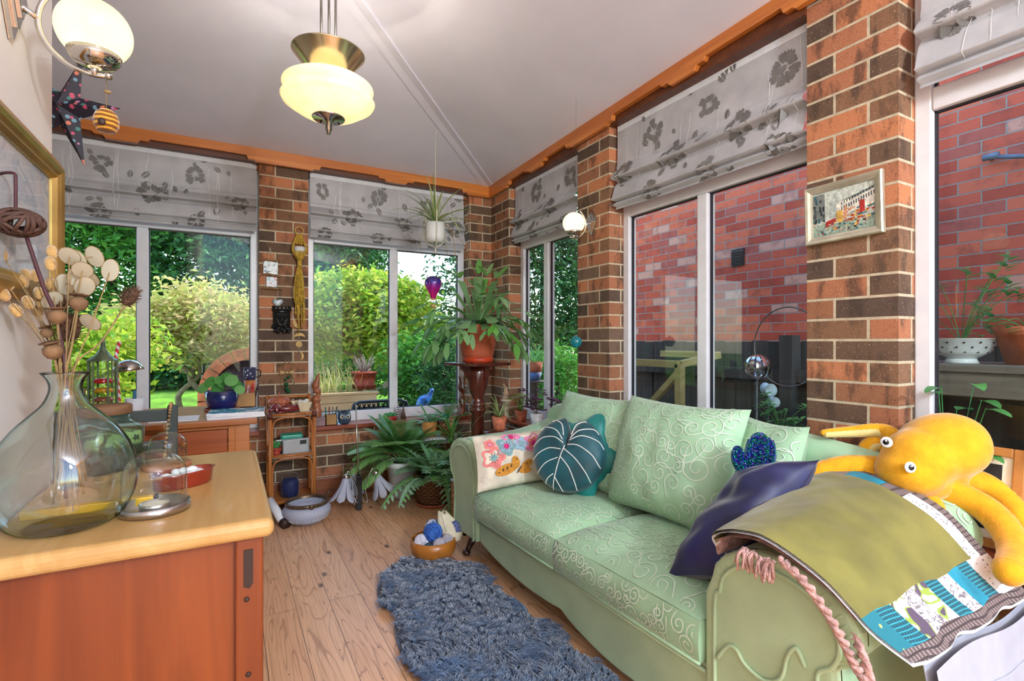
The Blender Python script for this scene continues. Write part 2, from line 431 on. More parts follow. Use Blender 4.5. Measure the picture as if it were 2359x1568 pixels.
# flat cover strip along the hip
b = MB(); d = (Hh-C0).normalized(); s_ = V((1, -1, 0)).normalized()
for o0, o1 in ((-.045, 0.), (0., .045)):
    n_ = V((0, 0, -.006)); q = [C0+s_*o0, C0+s_*o1, Hh+s_*o1, Hh+s_*o0]
    up = lambda p, o: p+V((0, 0, -abs(o)*.14+.004))
    q = [up(C0+s_*o0, o0), up(C0+s_*o1, o1), up(Hh+s_*o1, o1), up(Hh+s_*o0, o0)]
    b.add(q+[p+n_*1.5 for p in q], [(0, 1, 2, 3), (7, 6, 5, 4), (0, 4, 5, 1), (1, 5, 6, 2), (2, 6, 7, 3), (3, 7, 4, 0)], False)
struct(b.build('trim_1', m_ceil))
# brick walls
b = MB()
b.box((FARX, BY, -.05), (RX+.14, BY+.14, SZ-.03))
for x0, x1 in PIER: b.box((x0, BY, SZ-.03), (x1 if x1 < 1.9 else RX, BY+.14, 2.42))
b.box((FARX, BY, SZ-.03), (-1.3, BY+.14, 2.42))
b.box((FARX, BY+.05, 2.30), (RX, BY+.14, 2.42))
struct(b.build('wall_back', m_brick))
b = MB()
b.box((RX, NEAR, -.05), (RX+.14, BY, SZ-.03))
for y0, y1 in PILL: b.box((RX, y0, SZ-.03), (RX+.14, min(y1, BY+.14), ez(y0)+.04))
b.box((RX, NEAR, SZ-.03), (RX+.14, -.6, 2.5))
b.box((RX+.05, NEAR, 2.42), (RX+.14, BY, 2.47))
struct(b.build('wall_right', m_brick))
b = MB(); b.box((WX-.1, NEAR, 0), (WX, WY, 3.12)); struct(b.build('wall_left', m_plaster))
b = MB(); b.box((FARX-.1, .6, 0), (FARX, BY+.14, 3.12)); b.box((FARX, .6, 0), (WX-.1, .7, 3.12)); struct(b.build('wall_alcove', m_plaster))  # unseen walls, put in only to shade the light here
# sills and skirting
b = MB(); b.box((.494, BY-.05, SZ-.03), (1.735, GY-.03, SZ)); struct(b.build('trim_2', m_sill, bevel=.006))
b = MB(); b.box((-1.3, BY-.05, SZ-.03), (.184, GY-.03, SZ)); struct(b.build('trim_3', m_sill, bevel=.006))
for k, (y0, y1) in enumerate(((2.615, 3.52), (1.15, 2.31), (-.6, .845))):
    b = MB(); b.box((RX-.05, y0, SZ-.03), (GX-.03, y1, SZ)); struct(b.build('trim_%d' % (4+k), m_silly, bevel=.006))
b = MB(); b.box((FARX, BY-.022, 0), (RX, BY, .15)); struct(b.build('baseboard_back', m_skirt, bevel=.008))
b = MB(); b.box((RX-.022, NEAR, 0), (RX, BY-.022, .15)); struct(b.build('baseboard_right', m_skirt, bevel=.008))
# carved cornice boards
def carved(a0, a1, gaps, steps=.038):
    """lower outline of the board: full depth over piers, cut away in steps over windows"""
    pts = [(a0, 0)]
    for g0, g1 in gaps:
        m = (g0+g1)/2; c = steps
        pts += [(g0+.02, 0), (g0+.035, .012), (g0+.07, .012), (g0+.08, c), (m-.14, c), (m-.13, .022), (m-.09, .022), (m-.075, .004),
                (m+.075, .004), (m+.09, .022), (m+.13, .022), (m+.14, c), (g1-.08, c), (g1-.07, .012), (g1-.035, .012), (g1-.02, 0)]
    return pts+[(a1, 0)]
low = carved(FARX, RX-.03, [(-1.3, .184), (.494, 1.735)])
b = MB(); b.prism(low+[(RX-.03, .095), (FARX, .095)], 0, .03, axes((0, BY-.045, 2.315), (1, 0, 0), (0, 0, 1), (0, 1, 0)))
struct(b.build('trim_7', m_beam, bevel=.003))
low = carved(NEAR, BY-.045, [(-.5, .845), (1.15, 2.31), (2.615, 3.52)])
b = MB(); b.prism([(y, z) for y, z in low]+[(BY-.045, .095), (NEAR, .095)], 0, .03,
                  axes((RX-.045, 0, 2.315+BY*.03), (0, 1, -.03), (0, 0, 1), (1, 0, 0)))
struct(b.build('trim_8', m_beamy, bevel=.003))
b = MB()
for x0, x1 in ((-1.3, .184), (.494, 1.735)): b.box((x0, BY-.014, 2.325), (x1, BY+.06, 2.40))
struct(b.build('trim_9', m_lint))
b = MB()
for y0, y1 in ((-.5, .845), (1.15, 2.31), (2.615, 3.52)): b.box((RX-.014, y0, ez(y1)-.075), (RX+.06, y1, ez(y1)+.0))
struct(b.build('trim_10', m_lint))
# ---------------------------------------------------------------- windows
def window(name, horiz, g, a0, a1, mull, zt, z1, mw=.062, bottom=SZ):
    """horiz 'x' for the back wall, 'y' for the right wall; g glazing plane, mull mullion centres, zt underside of the transom"""
    def bx(B, p0, p1, q0, q1, dp=.06, off=0.):
        lo, hi = g-dp/2+off, g+dp/2+off
        if horiz == 'x': B.box((p0, lo, q0), (p1, hi, q1))
        else: B.box((lo, p0, q0), (hi, p1, q1))
    B = MB(); fw = .05
    bx(B, a0, a1, bottom, bottom+.075); bx(B, a0, a1, z1-.04, z1)
    bx(B, a0, a0+fw, bottom+.075, z1-.04); bx(B, a1-fw, a1, bottom+.075, z1-.04)
    bx(B, a0+fw, a1-fw, zt, zt+.075)
    for m in mull:
        bx(B, m-mw/2, m+mw/2, bottom+.075, zt); bx(B, m-mw/2, m+mw/2, zt+.075, z1-.04)
    fr = struct(B.build(name, m_upvc, loc=(0, 0, 0), bevel=.006))
    ed = [a0+fw]+[e for m in mull for e in (m-mw/2, m+mw/2)]+[a1-fw]
    for q0, q1 in ((bottom+.075, zt), (zt+.075, z1-.04)):
        for i in range(0, len(ed), 2):
            B = MB(); bx(B, ed[i], ed[i+1], q0, q1, .004); B.build('glass_pane', m_pane, fr)
            B = MB(); w = .006
            for r in ((ed[i], ed[i]+w, q0, q1), (ed[i+1]-w, ed[i+1], q0, q1), (ed[i], ed[i+1], q0, q0+w), (ed[i], ed[i+1], q1-w, q1)): bx(B, *r, .016)
            B.build('gasket', m_gasket, fr)
    return fr
window('window_1', 'x', GY, -1.3, .184, [-.472], 1.84, 2.32)
window('window_2', 'x', GY, .494, 1.735, [1.137], 1.84, 2.32)
window('window_3', 'y', GX, 2.615, 3.52, [3.149], 1.85, 2.36)
window('window_4', 'y', GX, 1.15, 2.31, [1.735], 1.85, 2.4)
window('window_5', 'y', GX, -.6, .845, [], 1.89, 2.44)
# ---------------------------------------------------------------- roman blinds
m_blind = plain('silver_blind_cloth', (184, 183, 184), .42, var=.09, sc=7, bump=.12, bsc=300, sheen=.2)
m_motif = plain('grey_woven_flower', (122, 119, 115), .5, var=.08, sc=30)
m_stem = plain('pale_woven_stem', (226, 225, 223), .5, var=.04)
m_lining = plain('white_lining', (226, 228, 230), .7, var=.03)
def blind(label, horiz, g, a0, a1, z0, z1, seed, flip=1, folds=((.0, 0), (.30, .004), (.46, .006), (.5, .012), (.515, .006), (.57, .036), (.63, .058), (.648, .05), (.656, .006), (.668, .004), (.72, .024), (.86, .046), (.892, .054), (.902, .010), (.93, .030), (.955, .042), (.966, .010), (1., .018))):
    rr = random.Random(seed); Hh_ = z1-z0
    def off(t):
        for (p, a), (q, c) in zip(folds, folds[1:]):
            if t <= q: return lerp(a, c, (t-p)/(q-p))
        return folds[-1][1]
    def S(a, t, e=0.):
        o = -(off(t)+e+.003*noise1(a*3, t*4, seed)+.004*math.sin(a*9+seed)*max(0, t-.4))
        z = z1-t*Hh_-.006*math.sin((a-a0)/(a1-a0)*PI)*(t > .5)
        return V((a, g+o, z)) if horiz == 'x' else V((g+o, a, z))
    o_ = V(((a0+a1)/2, g, z0)) if horiz == 'x' else V((g, (a0+a1)/2, z0))
    root = thing('roman_blind', label, 'blind', o_, 'floral roman blinds over the conservatory windows')
    b = MB(); ts = sorted(set([f[0] for f in folds]+[i/40 for i in range(41)]))
    nu = 30
    b.m = 0
    vs = [S(lerp(a0, a1, i/nu), t) for i in range(nu+1) for t in ts]; nt = len(ts)
    b.add(vs, [(i*nt+j, (i+1)*nt+j, (i+1)*nt+j+1, i*nt+j+1) for i in range(nu) for j in range(nt-1)])
    def poly(pts, m):
        b.m = m; n = len(pts); k = [S(min(max(a, a0+.004), a1-.004), min(max(t, .005), .995), .0022) for a, t in pts]
        b.add(k, [tuple(range(n))])
    def flower(ca, ct, r):
        for k in range(9):
            th = 2*PI*k/9+rr.uniform(-.1, .1); w = .37; R_ = r*rr.uniform(.62, 1.12)
            pts = []
            for rad, dw in ((.30, -.5), (.62, -1), (.92, -.86), (1.06, -.45), (.92, -.2), (1.05, .1), (.95, .3), (1.02, .62), (.86, .9), (.6, .95), (.33, .4)):
                pts.append((ca+R_*rad*math.cos(th+dw*w), ct+R_*rad*math.sin(th+dw*w)/Hh_))
            poly(pts, 1)
    def leaf(ca, ct, r, th):
        for sd in (1, -1):
            pts = [(0, sd*.04)]+[(x, sd*(.04+.25*math.sin(PI*x)**.8)) for x in (.2, .4, .6, .8)]+[(1, sd*.04)]
            poly([(ca+r*(x*math.cos(th)-y*math.sin(th)), ct+r*(x*math.sin(th)+y*math.cos(th))/Hh_) for x, y in pts], 1)
    W = a1-a0; n = max(1, round(W/.44))
    for k in range(n+1):
        for row, (tt, dx) in enumerate(((.27, .0), (.62, .5), (.93, .0))):
            ca = a0+W*(k+.25+dx+rr.uniform(-.06, .06))/n
            if a0+.05 < ca < a1-.05: flower(ca, tt, rr.uniform(.058, .075)*(1 if row < 2 else .9))
    for k in range(int(W*24)):
        leaf(rr.uniform(a0+.03, a1-.05), rr.uniform(.05, .96), rr.uniform(.034, .068), rr.choice((-1, 1))*rr.uniform(.5, 1.6))
    for k in range(int(W*11)):
        ca = rr.uniform(a0+.03, a1-.03); ph = rr.uniform(0, 6); t0 = rr.uniform(.02, .3); t1 = rr.uniform(.55, .98)
        pts = [S(ca+.006*math.sin(ph+t*.35), lerp(t0, t1, t/18), .002) for t in range(19)]
        b.m = 2; b.ribbon(pts, [V((0, -1, 0)) if horiz == 'x' else V((-1, 0, 0))]*19, .0013)
    b.build('fabric', [m_blind, m_motif, m_stem], root)
    b = MB()
    if horiz == 'x': b.box((a0, g-.004, z1-.03), (a1, g+.026, z1+.005))
    else: b.box((g-.004, a0, z1-.03), (g+.026, a1, z1+.005))
    b.build('head_rail', m_lining, root)
    b = MB(); e = a1 if flip > 0 else a0
    for k in range(3):
        c = S(e-flip*.004, .97); b.tube([S(e-flip*.006, .02)+(V((0, .012, 0)) if horiz == 'x' else V((.012, 0, 0))), c+(V((0, .012, -.0)) if horiz == 'x' else V((.012, 0, 0)))], .0016, 5)
        break
    b.build('pull_cord', m_lining, root)
    return root
blind('wide floral grey roman blind over the window above the desk', 'x', BY+.045, -1.28, .168, 1.865, 2.325, 3)
blind('grey floral roman blind directly behind the hanging spider plant', 'x', BY+.045, .51, 1.70, 1.865, 2.325, 4)
blind('narrow floral roman blind between the brick corner and the globe wall light', 'y', RX+.05, 2.635, 3.50, 1.89, 2.34, 5)
blind('large floral roman blind above the two tall panes behind the sofa', 'y', RX+.05, 1.165, 2.29, 1.885, 2.37, 6)
blind('floral roman blind cut by the top right corner of the photo', 'y', RX+.05, -.58, .80, 1.945, 2.42, 9)
# ---------------------------------------------------------------- sofa
m_sage = plain('sage_plain_weave', (168, 192, 150), .75, var=.05, sc=8, bump=.25, bsc=700, sheen=.25)
m_damask = plain('sage_damask', (162, 200, 160), .6, var=.05, sc=6, bump=.15, bsc=700, sheen=.3)
m_scroll = plain('pale_scroll_thread', (202, 220, 196), .5, var=.04, sc=60)
m_legd = wood('dark_turned_leg', (70, 44, 30), (40, 24, 16), .3, 'z', coat=.3)
es = V((-.035, .9994, 0)).normalized(); ew = V((es.y, -es.x, 0))
SO = V((1.125, .60, 0))
def SL(w, s, z): return SO+ew*w+es*s+V((0, 0, z))
SM = axes(SO, ew, es, (0, 0, 1))
def scroll_lines(rr, w, h, n, r0=.035, r1=.08):
    """spirals with trailing stems in a w x h patch (metres)"""
    out = []; cs = []
    for k in range(n):
        r = rr.uniform(r0, r1)
        for _ in range(30):
            cx, cy = rr.uniform(0, w), rr.uniform(0, h)
            if all(math.hypot(cx-q[0], cy-q[1]) > (r+q[2])*.74 for q in cs): break
        else: continue
        cs.append((cx, cy, r)); a = rr.uniform(0, 6.3); s = rr.choice((1, -1)); tn = rr.uniform(1.3, 1.8)
        pts = []
        for i in range(26):
            t = i/25; q = a+s*t*tn*2*PI; rr_ = r*(1-.84*t); pts.append((cx+rr_*math.cos(q), cy+rr_*math.sin(q)))
        d = V((pts[0][0]-pts[1][0], pts[0][1]-pts[1][1])); d.normalize(); p = V(pts[0]); tail = []
        for i in range(9):
            tail.append((p.x, p.y)); p = p+d*r*.16; d = (Matrix.Rotation(-s*.09*i/3, 2) @ d)
        out.append(tail[::-1]+pts[1:])
    return out
def on_surface(b, S, w, h, n, seed, m=1, wd=.0021, **k):
    rr = random.Random(seed); b.m = m
    for ln in scroll_lines(rr, w, h, n, **k):
        run = []; nn = []
        def flush():
            if len(run) > 2: b.ribbon(list(run), list(nn), wd)
            run.clear(); nn.clear()
        for x, y in ln:
            a, c = x/w*2-1, y/h*2-1
            if abs(a) > .985 or abs(c) > .985: flush(); continue
            p = S(a, c); e = .01; u = S(a+e, c)-S(a-e, c); v = S(a, c+e)-S(a, c-e); q = u.cross(v)
            if q.length < 1e-12: flush(); continue
            q.normalize(); run.append(p+q*.0022); nn.append(q)
        flush()
    b.m = 0
def pillow_fn(M, ex, ey, ez, pinch=.07, p=4., back=False, wr=.0, sd=0.):
    def S(a, c, sg=1):
        k = max(0., 1-abs(a)**p)*max(0., 1-abs(c)**p); t = k**.5
        x = a*ex*(1-pinch*(1-c*c)*abs(a)**3); y = c*ey*(1-pinch*(1-a*a)*abs(c)**3)
        z = sg*ez*t
        if wr: z += wr*noise1(x*6+sd, y*6, sd)*t+wr*.6*noise1(x*16+sd, y*13, sd+3)*t
        return M @ V((x, y, z))
    return S
def pillow(b, S, n=22):
    b.grid(lambda u, v: S(u*2-1, v*2-1, 1), n, n); b.grid(lambda u, v: S(1-u*2, v*2-1, -1), n, n)
sofa = thing('sofa', 'sage green scroll arm sofa with swirl patterned cushions under the brick wall windows', 'sofa', SO)
def sprism(name, poly, w0, w1, mat, bev=.0, ax='w', parent=None):
    """outline in (s, z) extruded along the depth axis, or (w, z) along the length"""
    b = MB()
    if ax == 'w': b.prism(poly, w0, w1, axes(SO, es, (0, 0, 1), ew), smooth=False)
    else: b.prism(poly, w0, w1, axes(SO, ew, (0, 0, 1), -es), smooth=False)
    return b.build(name, mat, parent or sofa, bevel=bev, seg=3)
# base apron: serpentine lower edge
low = [(s, (.10-.055*math.sin((1.0-s)/.665*PI)**.8) if s < 1.0 else (.10+.035*(s-1.)/.655-.03*max(0, math.sin((s-1.0)/.655*PI))**.8)) for s in [.335+i*.665/14 for i in range(14)]+[1.0+i*.655/14 for i in range(15)]]
sprism('base_rail', low+[(1.655, .255), (.335, .255)], .012, .06, m_sage, .008)
b = MB(); b.tube([SL(.006, s, .235) for s in (.335, 1.0, 1.655)], .006, 8); b.build('piping', m_sage, sofa)
b = MB(); b.box((.05, .30, .12), (.66, 1.66, .25), SM); b.build('seat_deck', m_sage, sofa)
b = MB()
def backS(u, v):
    s = lerp(.06, 1.90, u); t = v*2-1; zt = .80+.015*math.cos((u-.5)*PI*2)-.05*abs(u*2-1)**4
    th = lerp(-.15*PI, 1.15*PI, v); top = zt-.055
    prof = [(.60, .14), (.60, top)]
    if v < .4: w, z = .60+.0*v, lerp(.14, top, v/.4)
    elif v < .6: q = (v-.4)/.2*PI; w, z = .665-.075*math.cos(q), top+.065*math.sin(q)
    else: w, z = .74, lerp(top, .14, (v-.6)/.4)
    return SL(w-(.01 if v < .4 else 0), s, z)
b.grid(backS, 24, 30)
for s in (.06, 1.90):
    u = (s-.06)/1.84; vs = [backS(u, j/30) for j in range(31)]; b.add(vs, [tuple(range(31))] if s < 1 else [tuple(range(30, -1, -1))], False)
b.build('back_frame', m_damask, sofa)
def arm(s_in, s_out, near):
    """scroll arm: inner wall, roll on top and an arched facing at the front"""
    sg = 1 if s_out > s_in else -1; mid = s_in+sg*(.15 if not near else .172); rw = .165 if not near else .188
    def prof(z_roll, zb=.13):
        pts = [(s_in, zb), (s_in, z_roll-.16)]
        for i in range(13):
            q = PI-i/12*PI*1.25; pts.append((mid+sg*.02+sg*rw*math.cos(q)*(1 if math.cos(q) > 0 else .92), z_roll-.115+.115*math.sin(q)))
        pts += [(s_out-sg*.025, z_roll-.26), (s_out-sg*.015, zb)]
        return pts
    b = MB(); n = 14; P0 = prof(.62)
    def fn(u, v):
        zr = .615+.02*u+.07*max(0, u-.45)**1.4*2
        q = prof(zr); k = v*(len(q)-1); i = min(int(k), len(q)-2); f = k-i
        return SL(lerp(.03, .66, u), lerp(q[i][0], q[i+1][0], f), lerp(q[i][1], q[i+1][1], f))
    b.grid(fn, n, 34)
    on_surface(b, (lambda a, c: fn((a+1)/2, (c+1)/2*.55+.1)) if not near else (lambda a, c: fn((1-a)/2, (c+1)/2*.55+.1)), .6, .42, 40, 5+near, r0=.02, r1=.05)
    a = b.build('arm', [m_damask, m_scroll], sofa)
    # arched front facing and its gathered border
    P0 = prof(.615)
    b = MB(); b.prism(P0 if sg < 0 else P0[::-1], -.004, .035, axes(SO, es, (0, 0, 1), ew)); b.build('arm_facing', m_sage, a, bevel=.012, seg=3)
    b = MB(); c = [SL(-.006, mid+(s-mid)*.80, .13+(z-.13)*.93) for s, z in P0]; b.tube(spline(c, 4), .0055, 8)
    b.build('facing_piping', m_sage, a)
    b = MB()
    for i in range(2, len(P0)-3):
        for f in (0., .5):
            s, z = lerp(P0[i][0], P0[i+1][0], f), lerp(P0[i][1], P0[i+1][1], f); c0 = SL(-.003, mid+(s-mid)*.84, .13+(z-.13)*.94); c1 = SL(.012, s, z)+V((0, 0, .001))
            b.tube([c0, (c0+c1)/2-ew*.006, c1], [.002, .0045, .003], 6)
    b.build('pleats', m_sage, a)
    return a
an = arm(.333, -.02, 1); af = arm(1.66, 1.955, 0)
# lower scroll panel on the near facing
pw = [(.03, .13), (.03, .30), (.06, .345), (.085, .35), (.11, .325), (.16, .315), (.20, .345), (.215, .40), (.235, .43), (.255, .40), (.26, .13)]
b = MB(); b.tube(spline([SL(-.008, .32-s, z) for s, z in pw[1:-1]], 5), .005, 8); b.build('scroll_piping', m_sage, an)
def seat(s0, s1, name='seat_cushion'):
    b = MB(); w0, w1, zb, ze = -.012, .54, .258, .372
    ex, ey = (w1-w0)/2, (s1-s0)/2-.003; M = axes(SL((w0+w1)/2, (s0+s1)/2, 0), ew, es, (0, 0, 1))
    def top(a, c):
        k = (1-abs(a)**3.5)*(1-abs(c)**4); r = .03
        x = a*ex; y = c*ey; z = ze+.058*max(0, k)**.6+.004*noise1(x*5, y*5, s0)
        return M @ V((x, y, z))
    b.grid(lambda u, v: top(u*2-1, v*2-1), 26, 26)
    def side(u, v):      # boxing all round, bulging a little
        q = u*4; i = int(q) % 4; f = q-int(q); a, c = [(-1+2*f, -1), (1, -1+2*f), (1-2*f, 1), (-1, 1-2*f)][i]
        o = .016*math.sin(PI*v); l = math.hypot(a, c)
        return M @ V((a*ex+a/l*o*(abs(a) > .99), c*ey+c/l*o*(abs(c) > .99)*.3, lerp(zb, ze, v)))
    b.grid(side, 64, 6)
    front = lambda a, c: M @ V((-ex-.018*math.cos(c*PI/2), -a*ey, (zb+ze)/2+c*(ze-zb)/2))
    on_surface(b, top, ex*2, ey*2, 90, int(s0*100), r0=.02, r1=.046)
    on_surface(b, front, ey*2, ze-zb, 40, int(s0*77)+1, r0=.014, r1=.032)
    o = b.build(name, [m_damask, m_scroll], sofa)
    b = MB()
    for z in (zb,): b.tube([M @ V((a*ex, c*ey, z)) for a, c in ((-1, 1), (-1, -1))], .005, 8)
    b.build('piping', m_damask, o)
seat(.338, 1.0); seat(1.003, 1.655)
def backc(s0, s1, zb, zt, w, lean, yaw=0., sd=1, thick=.085):
    c = SL(w, (s0+s1)/2, (zb+zt)/2); up = (V((0, 0, 1))+ew*lean).normalized(); y = (es+ew*yaw).normalized(); n = up.cross(y)*-1
    n = y.cross(up); n = -n if n.dot(ew) > 0 else n
    M = axes(c, y, up, n); S = pillow_fn(M, (s1-s0)/2, (zt-zb)/2, thick, .07, 2.6, wr=.014, sd=sd)
    b = MB(); pillow(b, S, 26)
    Sf = (lambda a, q: S(a, q)) if y.cross(up).dot(n) > 0 else (lambda a, q: S(-a, q))
    on_surface(b, Sf, s1-s0, zt-zb, 90, sd*13, r0=.02, r1=.055)
    b.build('back_cushion', [m_damask, m_scroll], sofa)
backc(1.10, 1.68, .40, .86, .50, .30, .0, 1, .11)
backc(.36, .66, .42, .85, .53, .36, .25, 2, .07)
backc(.56, 1.15, .40, .885, .465, .32, -.02, 3, .125)
for w, s in ((.08, .12), (.08, 1.84), (.62, .12), (.62, 1.84)):
    b = MB(); p = SL(w, s, 0); dr = -ew if w < .3 else ew
    b.tube(spline([p+dr*.045+V((0, 0, .018)), p+dr*.03+V((0, 0, .05)), p+V((0, 0, .105)), p-dr*.01+V((0, 0, .15))], 5), [.014]*3+[.016]*3+[.02]*4+[.024]*4+[.026]*2, 10)
    b.ell(p+dr*.05+V((0, 0, .016)), (.022, .022, .016)); b.build('leg', m_legd, sofa)
# ---------------------------------------------------------------- cushions
m_leafd = plain('dark_teal_velvet', (10, 74, 82), .55, var=.3, sc=9, sheen=.6)
m_teal = plain('bright_teal_velvet', (4, 124, 116), .5, var=.25, sc=9, sheen=.6)
m_vein = plain('cream_vein_cord', (232, 228, 220), .6, var=.04)
m_navy = plain('navy_velvet', (24, 29, 76), .5, var=.35, sc=7, sheen=.35)
m_linen = plain('cream_linen', (222, 212, 190), .8, var=.1, sc=25, bump=.4, bsc=500)
pc = P(1310, 1046, d=2.30); nrm = V((-.78, -.55, .30)).normalized()
ux = nrm.cross(V((0, 0, 1))).normalized()*-1
ux = ux if ux.dot(V((CY, -SY, 0))) > 0 else -ux
uy = nrm.cross(ux); uy = uy if uy.z > 0 else -uy
LR = .172
LM = axes(pc, ux, uy, nrm)
def leafS(r, th):       # r 0..1, th angle; a notch where the stalk joins at the top
    nd = abs((th-1.5+PI) % (2*PI)-PI); cut = .80*math.exp(-(nd/.13)**2)
    Rr = 1.-cut; k = (1-(r**3.2))**.5*(1-.5*math.exp(-(nd/.3)**2)*r)
    return Rr*r*math.cos(th), Rr*r*math.sin(th), k
b = MB(); b.m = 0
for sg in (1, -1):
    b.grid(lambda u, v: (lambda q: LM @ V((q[0]*LR, q[1]*LR*.98, sg*.062*q[2]+.004*noise1(q[0]*4, q[1]*4, 2))))(leafS(v**.7, sg*u*2*PI)), 72, 14)
veins = [[(-.015, .2), (-.106, -.136), (-.29, -.97)], [(-.06, .258), (-.318, .394), (-.68, .348), (-.97, .09)], [(-.09, .348), (-.318, .59), (-.68, .65), (-.80, .55)],
 [(-.09, .47), (-.197, .77), (-.41, .86), (-.50, .83)], [(-.106, .09), (-.44, .09), (-.742, -.076), (-.93, -.258)], [(-.167, -.136), (-.47, -.288), (-.76, -.6)],
 [(-.258, -.56), (-.41, -.68), (-.51, -.84)], [(.045, .227), (.348, .227), (.712, .015), (.92, -.288)], [(.076, .34), (.41, .485), (.80, .394), (.96, .2)],
 [(.09, .394), (.318, .62), (.65, .69), (.80, .57)], [(.12, .5), (.197, .77), (.36, .87), (.44, .87)], [(-.045, .12), (.288, -.106), (.59, -.44), (.70, -.68)],
 [(-.09, -.106), (.167, -.379), (.318, -.712), (.36, -.91)], [(-.227, -.62), (-.106, -.80), (-.015, -.98)]]
b.m = 1
for vn in veins:
    pts = []
    for p in spline([(x, y, 0) for x, y in vn], 6):
        r = min(.99, math.hypot(p.x, p.y)); k = (1-r**3.2)**.5; th = math.atan2(p.y, p.x); nd = abs((th-1.5+PI) % (2*PI)-PI)
        pts.append(LM @ V((p.x*LR, p.y*LR*.98, .063*k*(1-.5*math.exp(-(nd/.3)**2)*r)+.004*noise1(p.x*4, p.y*4, 2))))
    b.tube(pts, .0023, 6)
tag(b.build('leaf_cushion', [m_leafd, m_vein], loc=pc), 'round dark teal velvet leaf cushion with white stitched veins on the sofa', 'cushion')
b = MB(); q = pc-nrm*.085+ux*.035+V((0, 0, .012)); TM = axes(q, ux, uy, nrm)
def lobed(u, v, sg):
    th = u*2*PI; rr = (.17+.035*max(-.6, math.cos(5*th+.5)))*v
    return TM @ V((rr*math.cos(th), rr*math.sin(th)*1.02, sg*.045*(1-v**3)**.5))
for sg in (1, -1): b.grid(lambda u, v: lobed(sg*u, v, sg), 80, 10)
tag(b.build('leaf_cushion', m_teal, loc=q), 'bright teal lobed leaf cushion mostly hidden behind the veined leaf cushion', 'cushion')
# floral pillow
PM = axes(V((1.235, 2.155, .548)), (1, .05, 0), (0, .22, 1), (.05, -1, .22)); PS = pillow_fn(PM, .235, .125, .055, .05, 4, wr=.006, sd=4)
fl = [m_linen] + [plain(n, c, .8, var=.12, sc=60, bump=.3, bsc=400) for n, c in (('coral_felt', (226, 128, 122)), ('grey_teal_felt', (126, 164, 164)), ('magenta_felt', (200, 40, 110)),
      ('pink_felt', (226, 132, 168)), ('ochre_felt', (204, 138, 44)), ('black_thread', (44, 38, 40)), ('blue_grey_felt', (150, 180, 196)))]
b = MB(); pillow(b, PS, 24)
def patch(S, pts, m, off=.003):
    b.m = m; ps = []
    for a, c in pts:
        a = max(-.96, min(.96, a)); c = max(-.95, min(.95, c)); e = .01; p = S(a, c); n = (S(a+e, c)-S(a-e, c)).cross(S(a, c+e)-S(a, c-e)).normalized()
        ps.append(p+n*(off if n.dot(V((0, -1, 0))) > 0 else -off))
    o = sum(ps, V())/len(ps); k = len(ps); b.add([o]+ps, [(0, i+1, (i+1) % k+1) for i in range(k)], True)
def bloom(x, y, r, m, m2, n=5, m3=None):
    ca, cc = (x-740)/370-1, 1-(y-1015)/237.5; ra = r/370; rc = r/237.5
    patch(PS, [(ca+ra*(1+.16*math.cos(n*t))*math.cos(t), cc+rc*(1+.16*math.cos(n*t))*math.sin(t)) for t in [i*2*PI/30 for i in range(30)]], m)
    if m3 is not None: patch(PS, [(ca+ra*.62*(1+.2*math.cos(n*t))*math.cos(t), cc+rc*.62*(1+.2*math.cos(n*t))*math.sin(t)) for t in [i*2*PI/30 for i in range(30)]], m3, .004)
    patch(PS, [(ca+ra*.3*math.cos(t), cc+rc*.3*math.sin(t)) for t in [i*2*PI/14 for i in range(14)]], m2, .005)
    for i in range(9):
        t = i*2*PI/9; patch(PS, [(ca+ra*(s*math.cos(t)-d*math.sin(t)), cc+rc*(s*math.sin(t)+d*math.cos(t))) for s, d in ((.32, 0), (.42, .04), (.52, 0), (.42, -.04))], 6, .0055)
bloom(855, 1215, 88, 1, 2); bloom(835, 1100, 42, 1, 4); bloom(970, 1130, 80, 2, 3, 5, 7); bloom(1030, 1055, 72, 4, 3, 6); bloom(1100, 1125, 58, 7, 2); bloom(1215, 1130, 82, 4, 3, 5, 1); bloom(1330, 1270, 90, 6, 3)
wing = lambda cx, cy, rx, ry, th: [((cx+rx*math.cos(t)*math.cos(th)-ry*math.sin(t)*math.sin(th)-740)/370-1, 1-((cy+rx*math.cos(t)*math.sin(th)+ry*math.sin(t)*math.cos(th))-1015)/237.5) for t in [i*2*PI/20 for i in range(20)]]
for w in ((950, 1325, 98, 45, -.25), (1035, 1275, 34, 55, -.2), (1125, 1310, 60, 32, -.6), (1110, 1355, 55, 26, .1)): patch(PS, wing(*w), 5, .006)
for w in ((885, 1345, 9, 5, 0), (920, 1325, 5, 14, 0), (955, 1312, 5, 14, .1), (990, 1300, 5, 14, .2), (1045, 1250, 4, 12, .3), (1130, 1300, 12, 4, -.6), (1060, 1340, 40, 5, -.9)): patch(PS, wing(*w), 6, .0075)
tag(b.build('floral_cushion', fl, loc=V((1.235, 2.155, .43))), 'cream linen cushion with felt flowers and a butterfly against the far sofa arm', 'cushion')
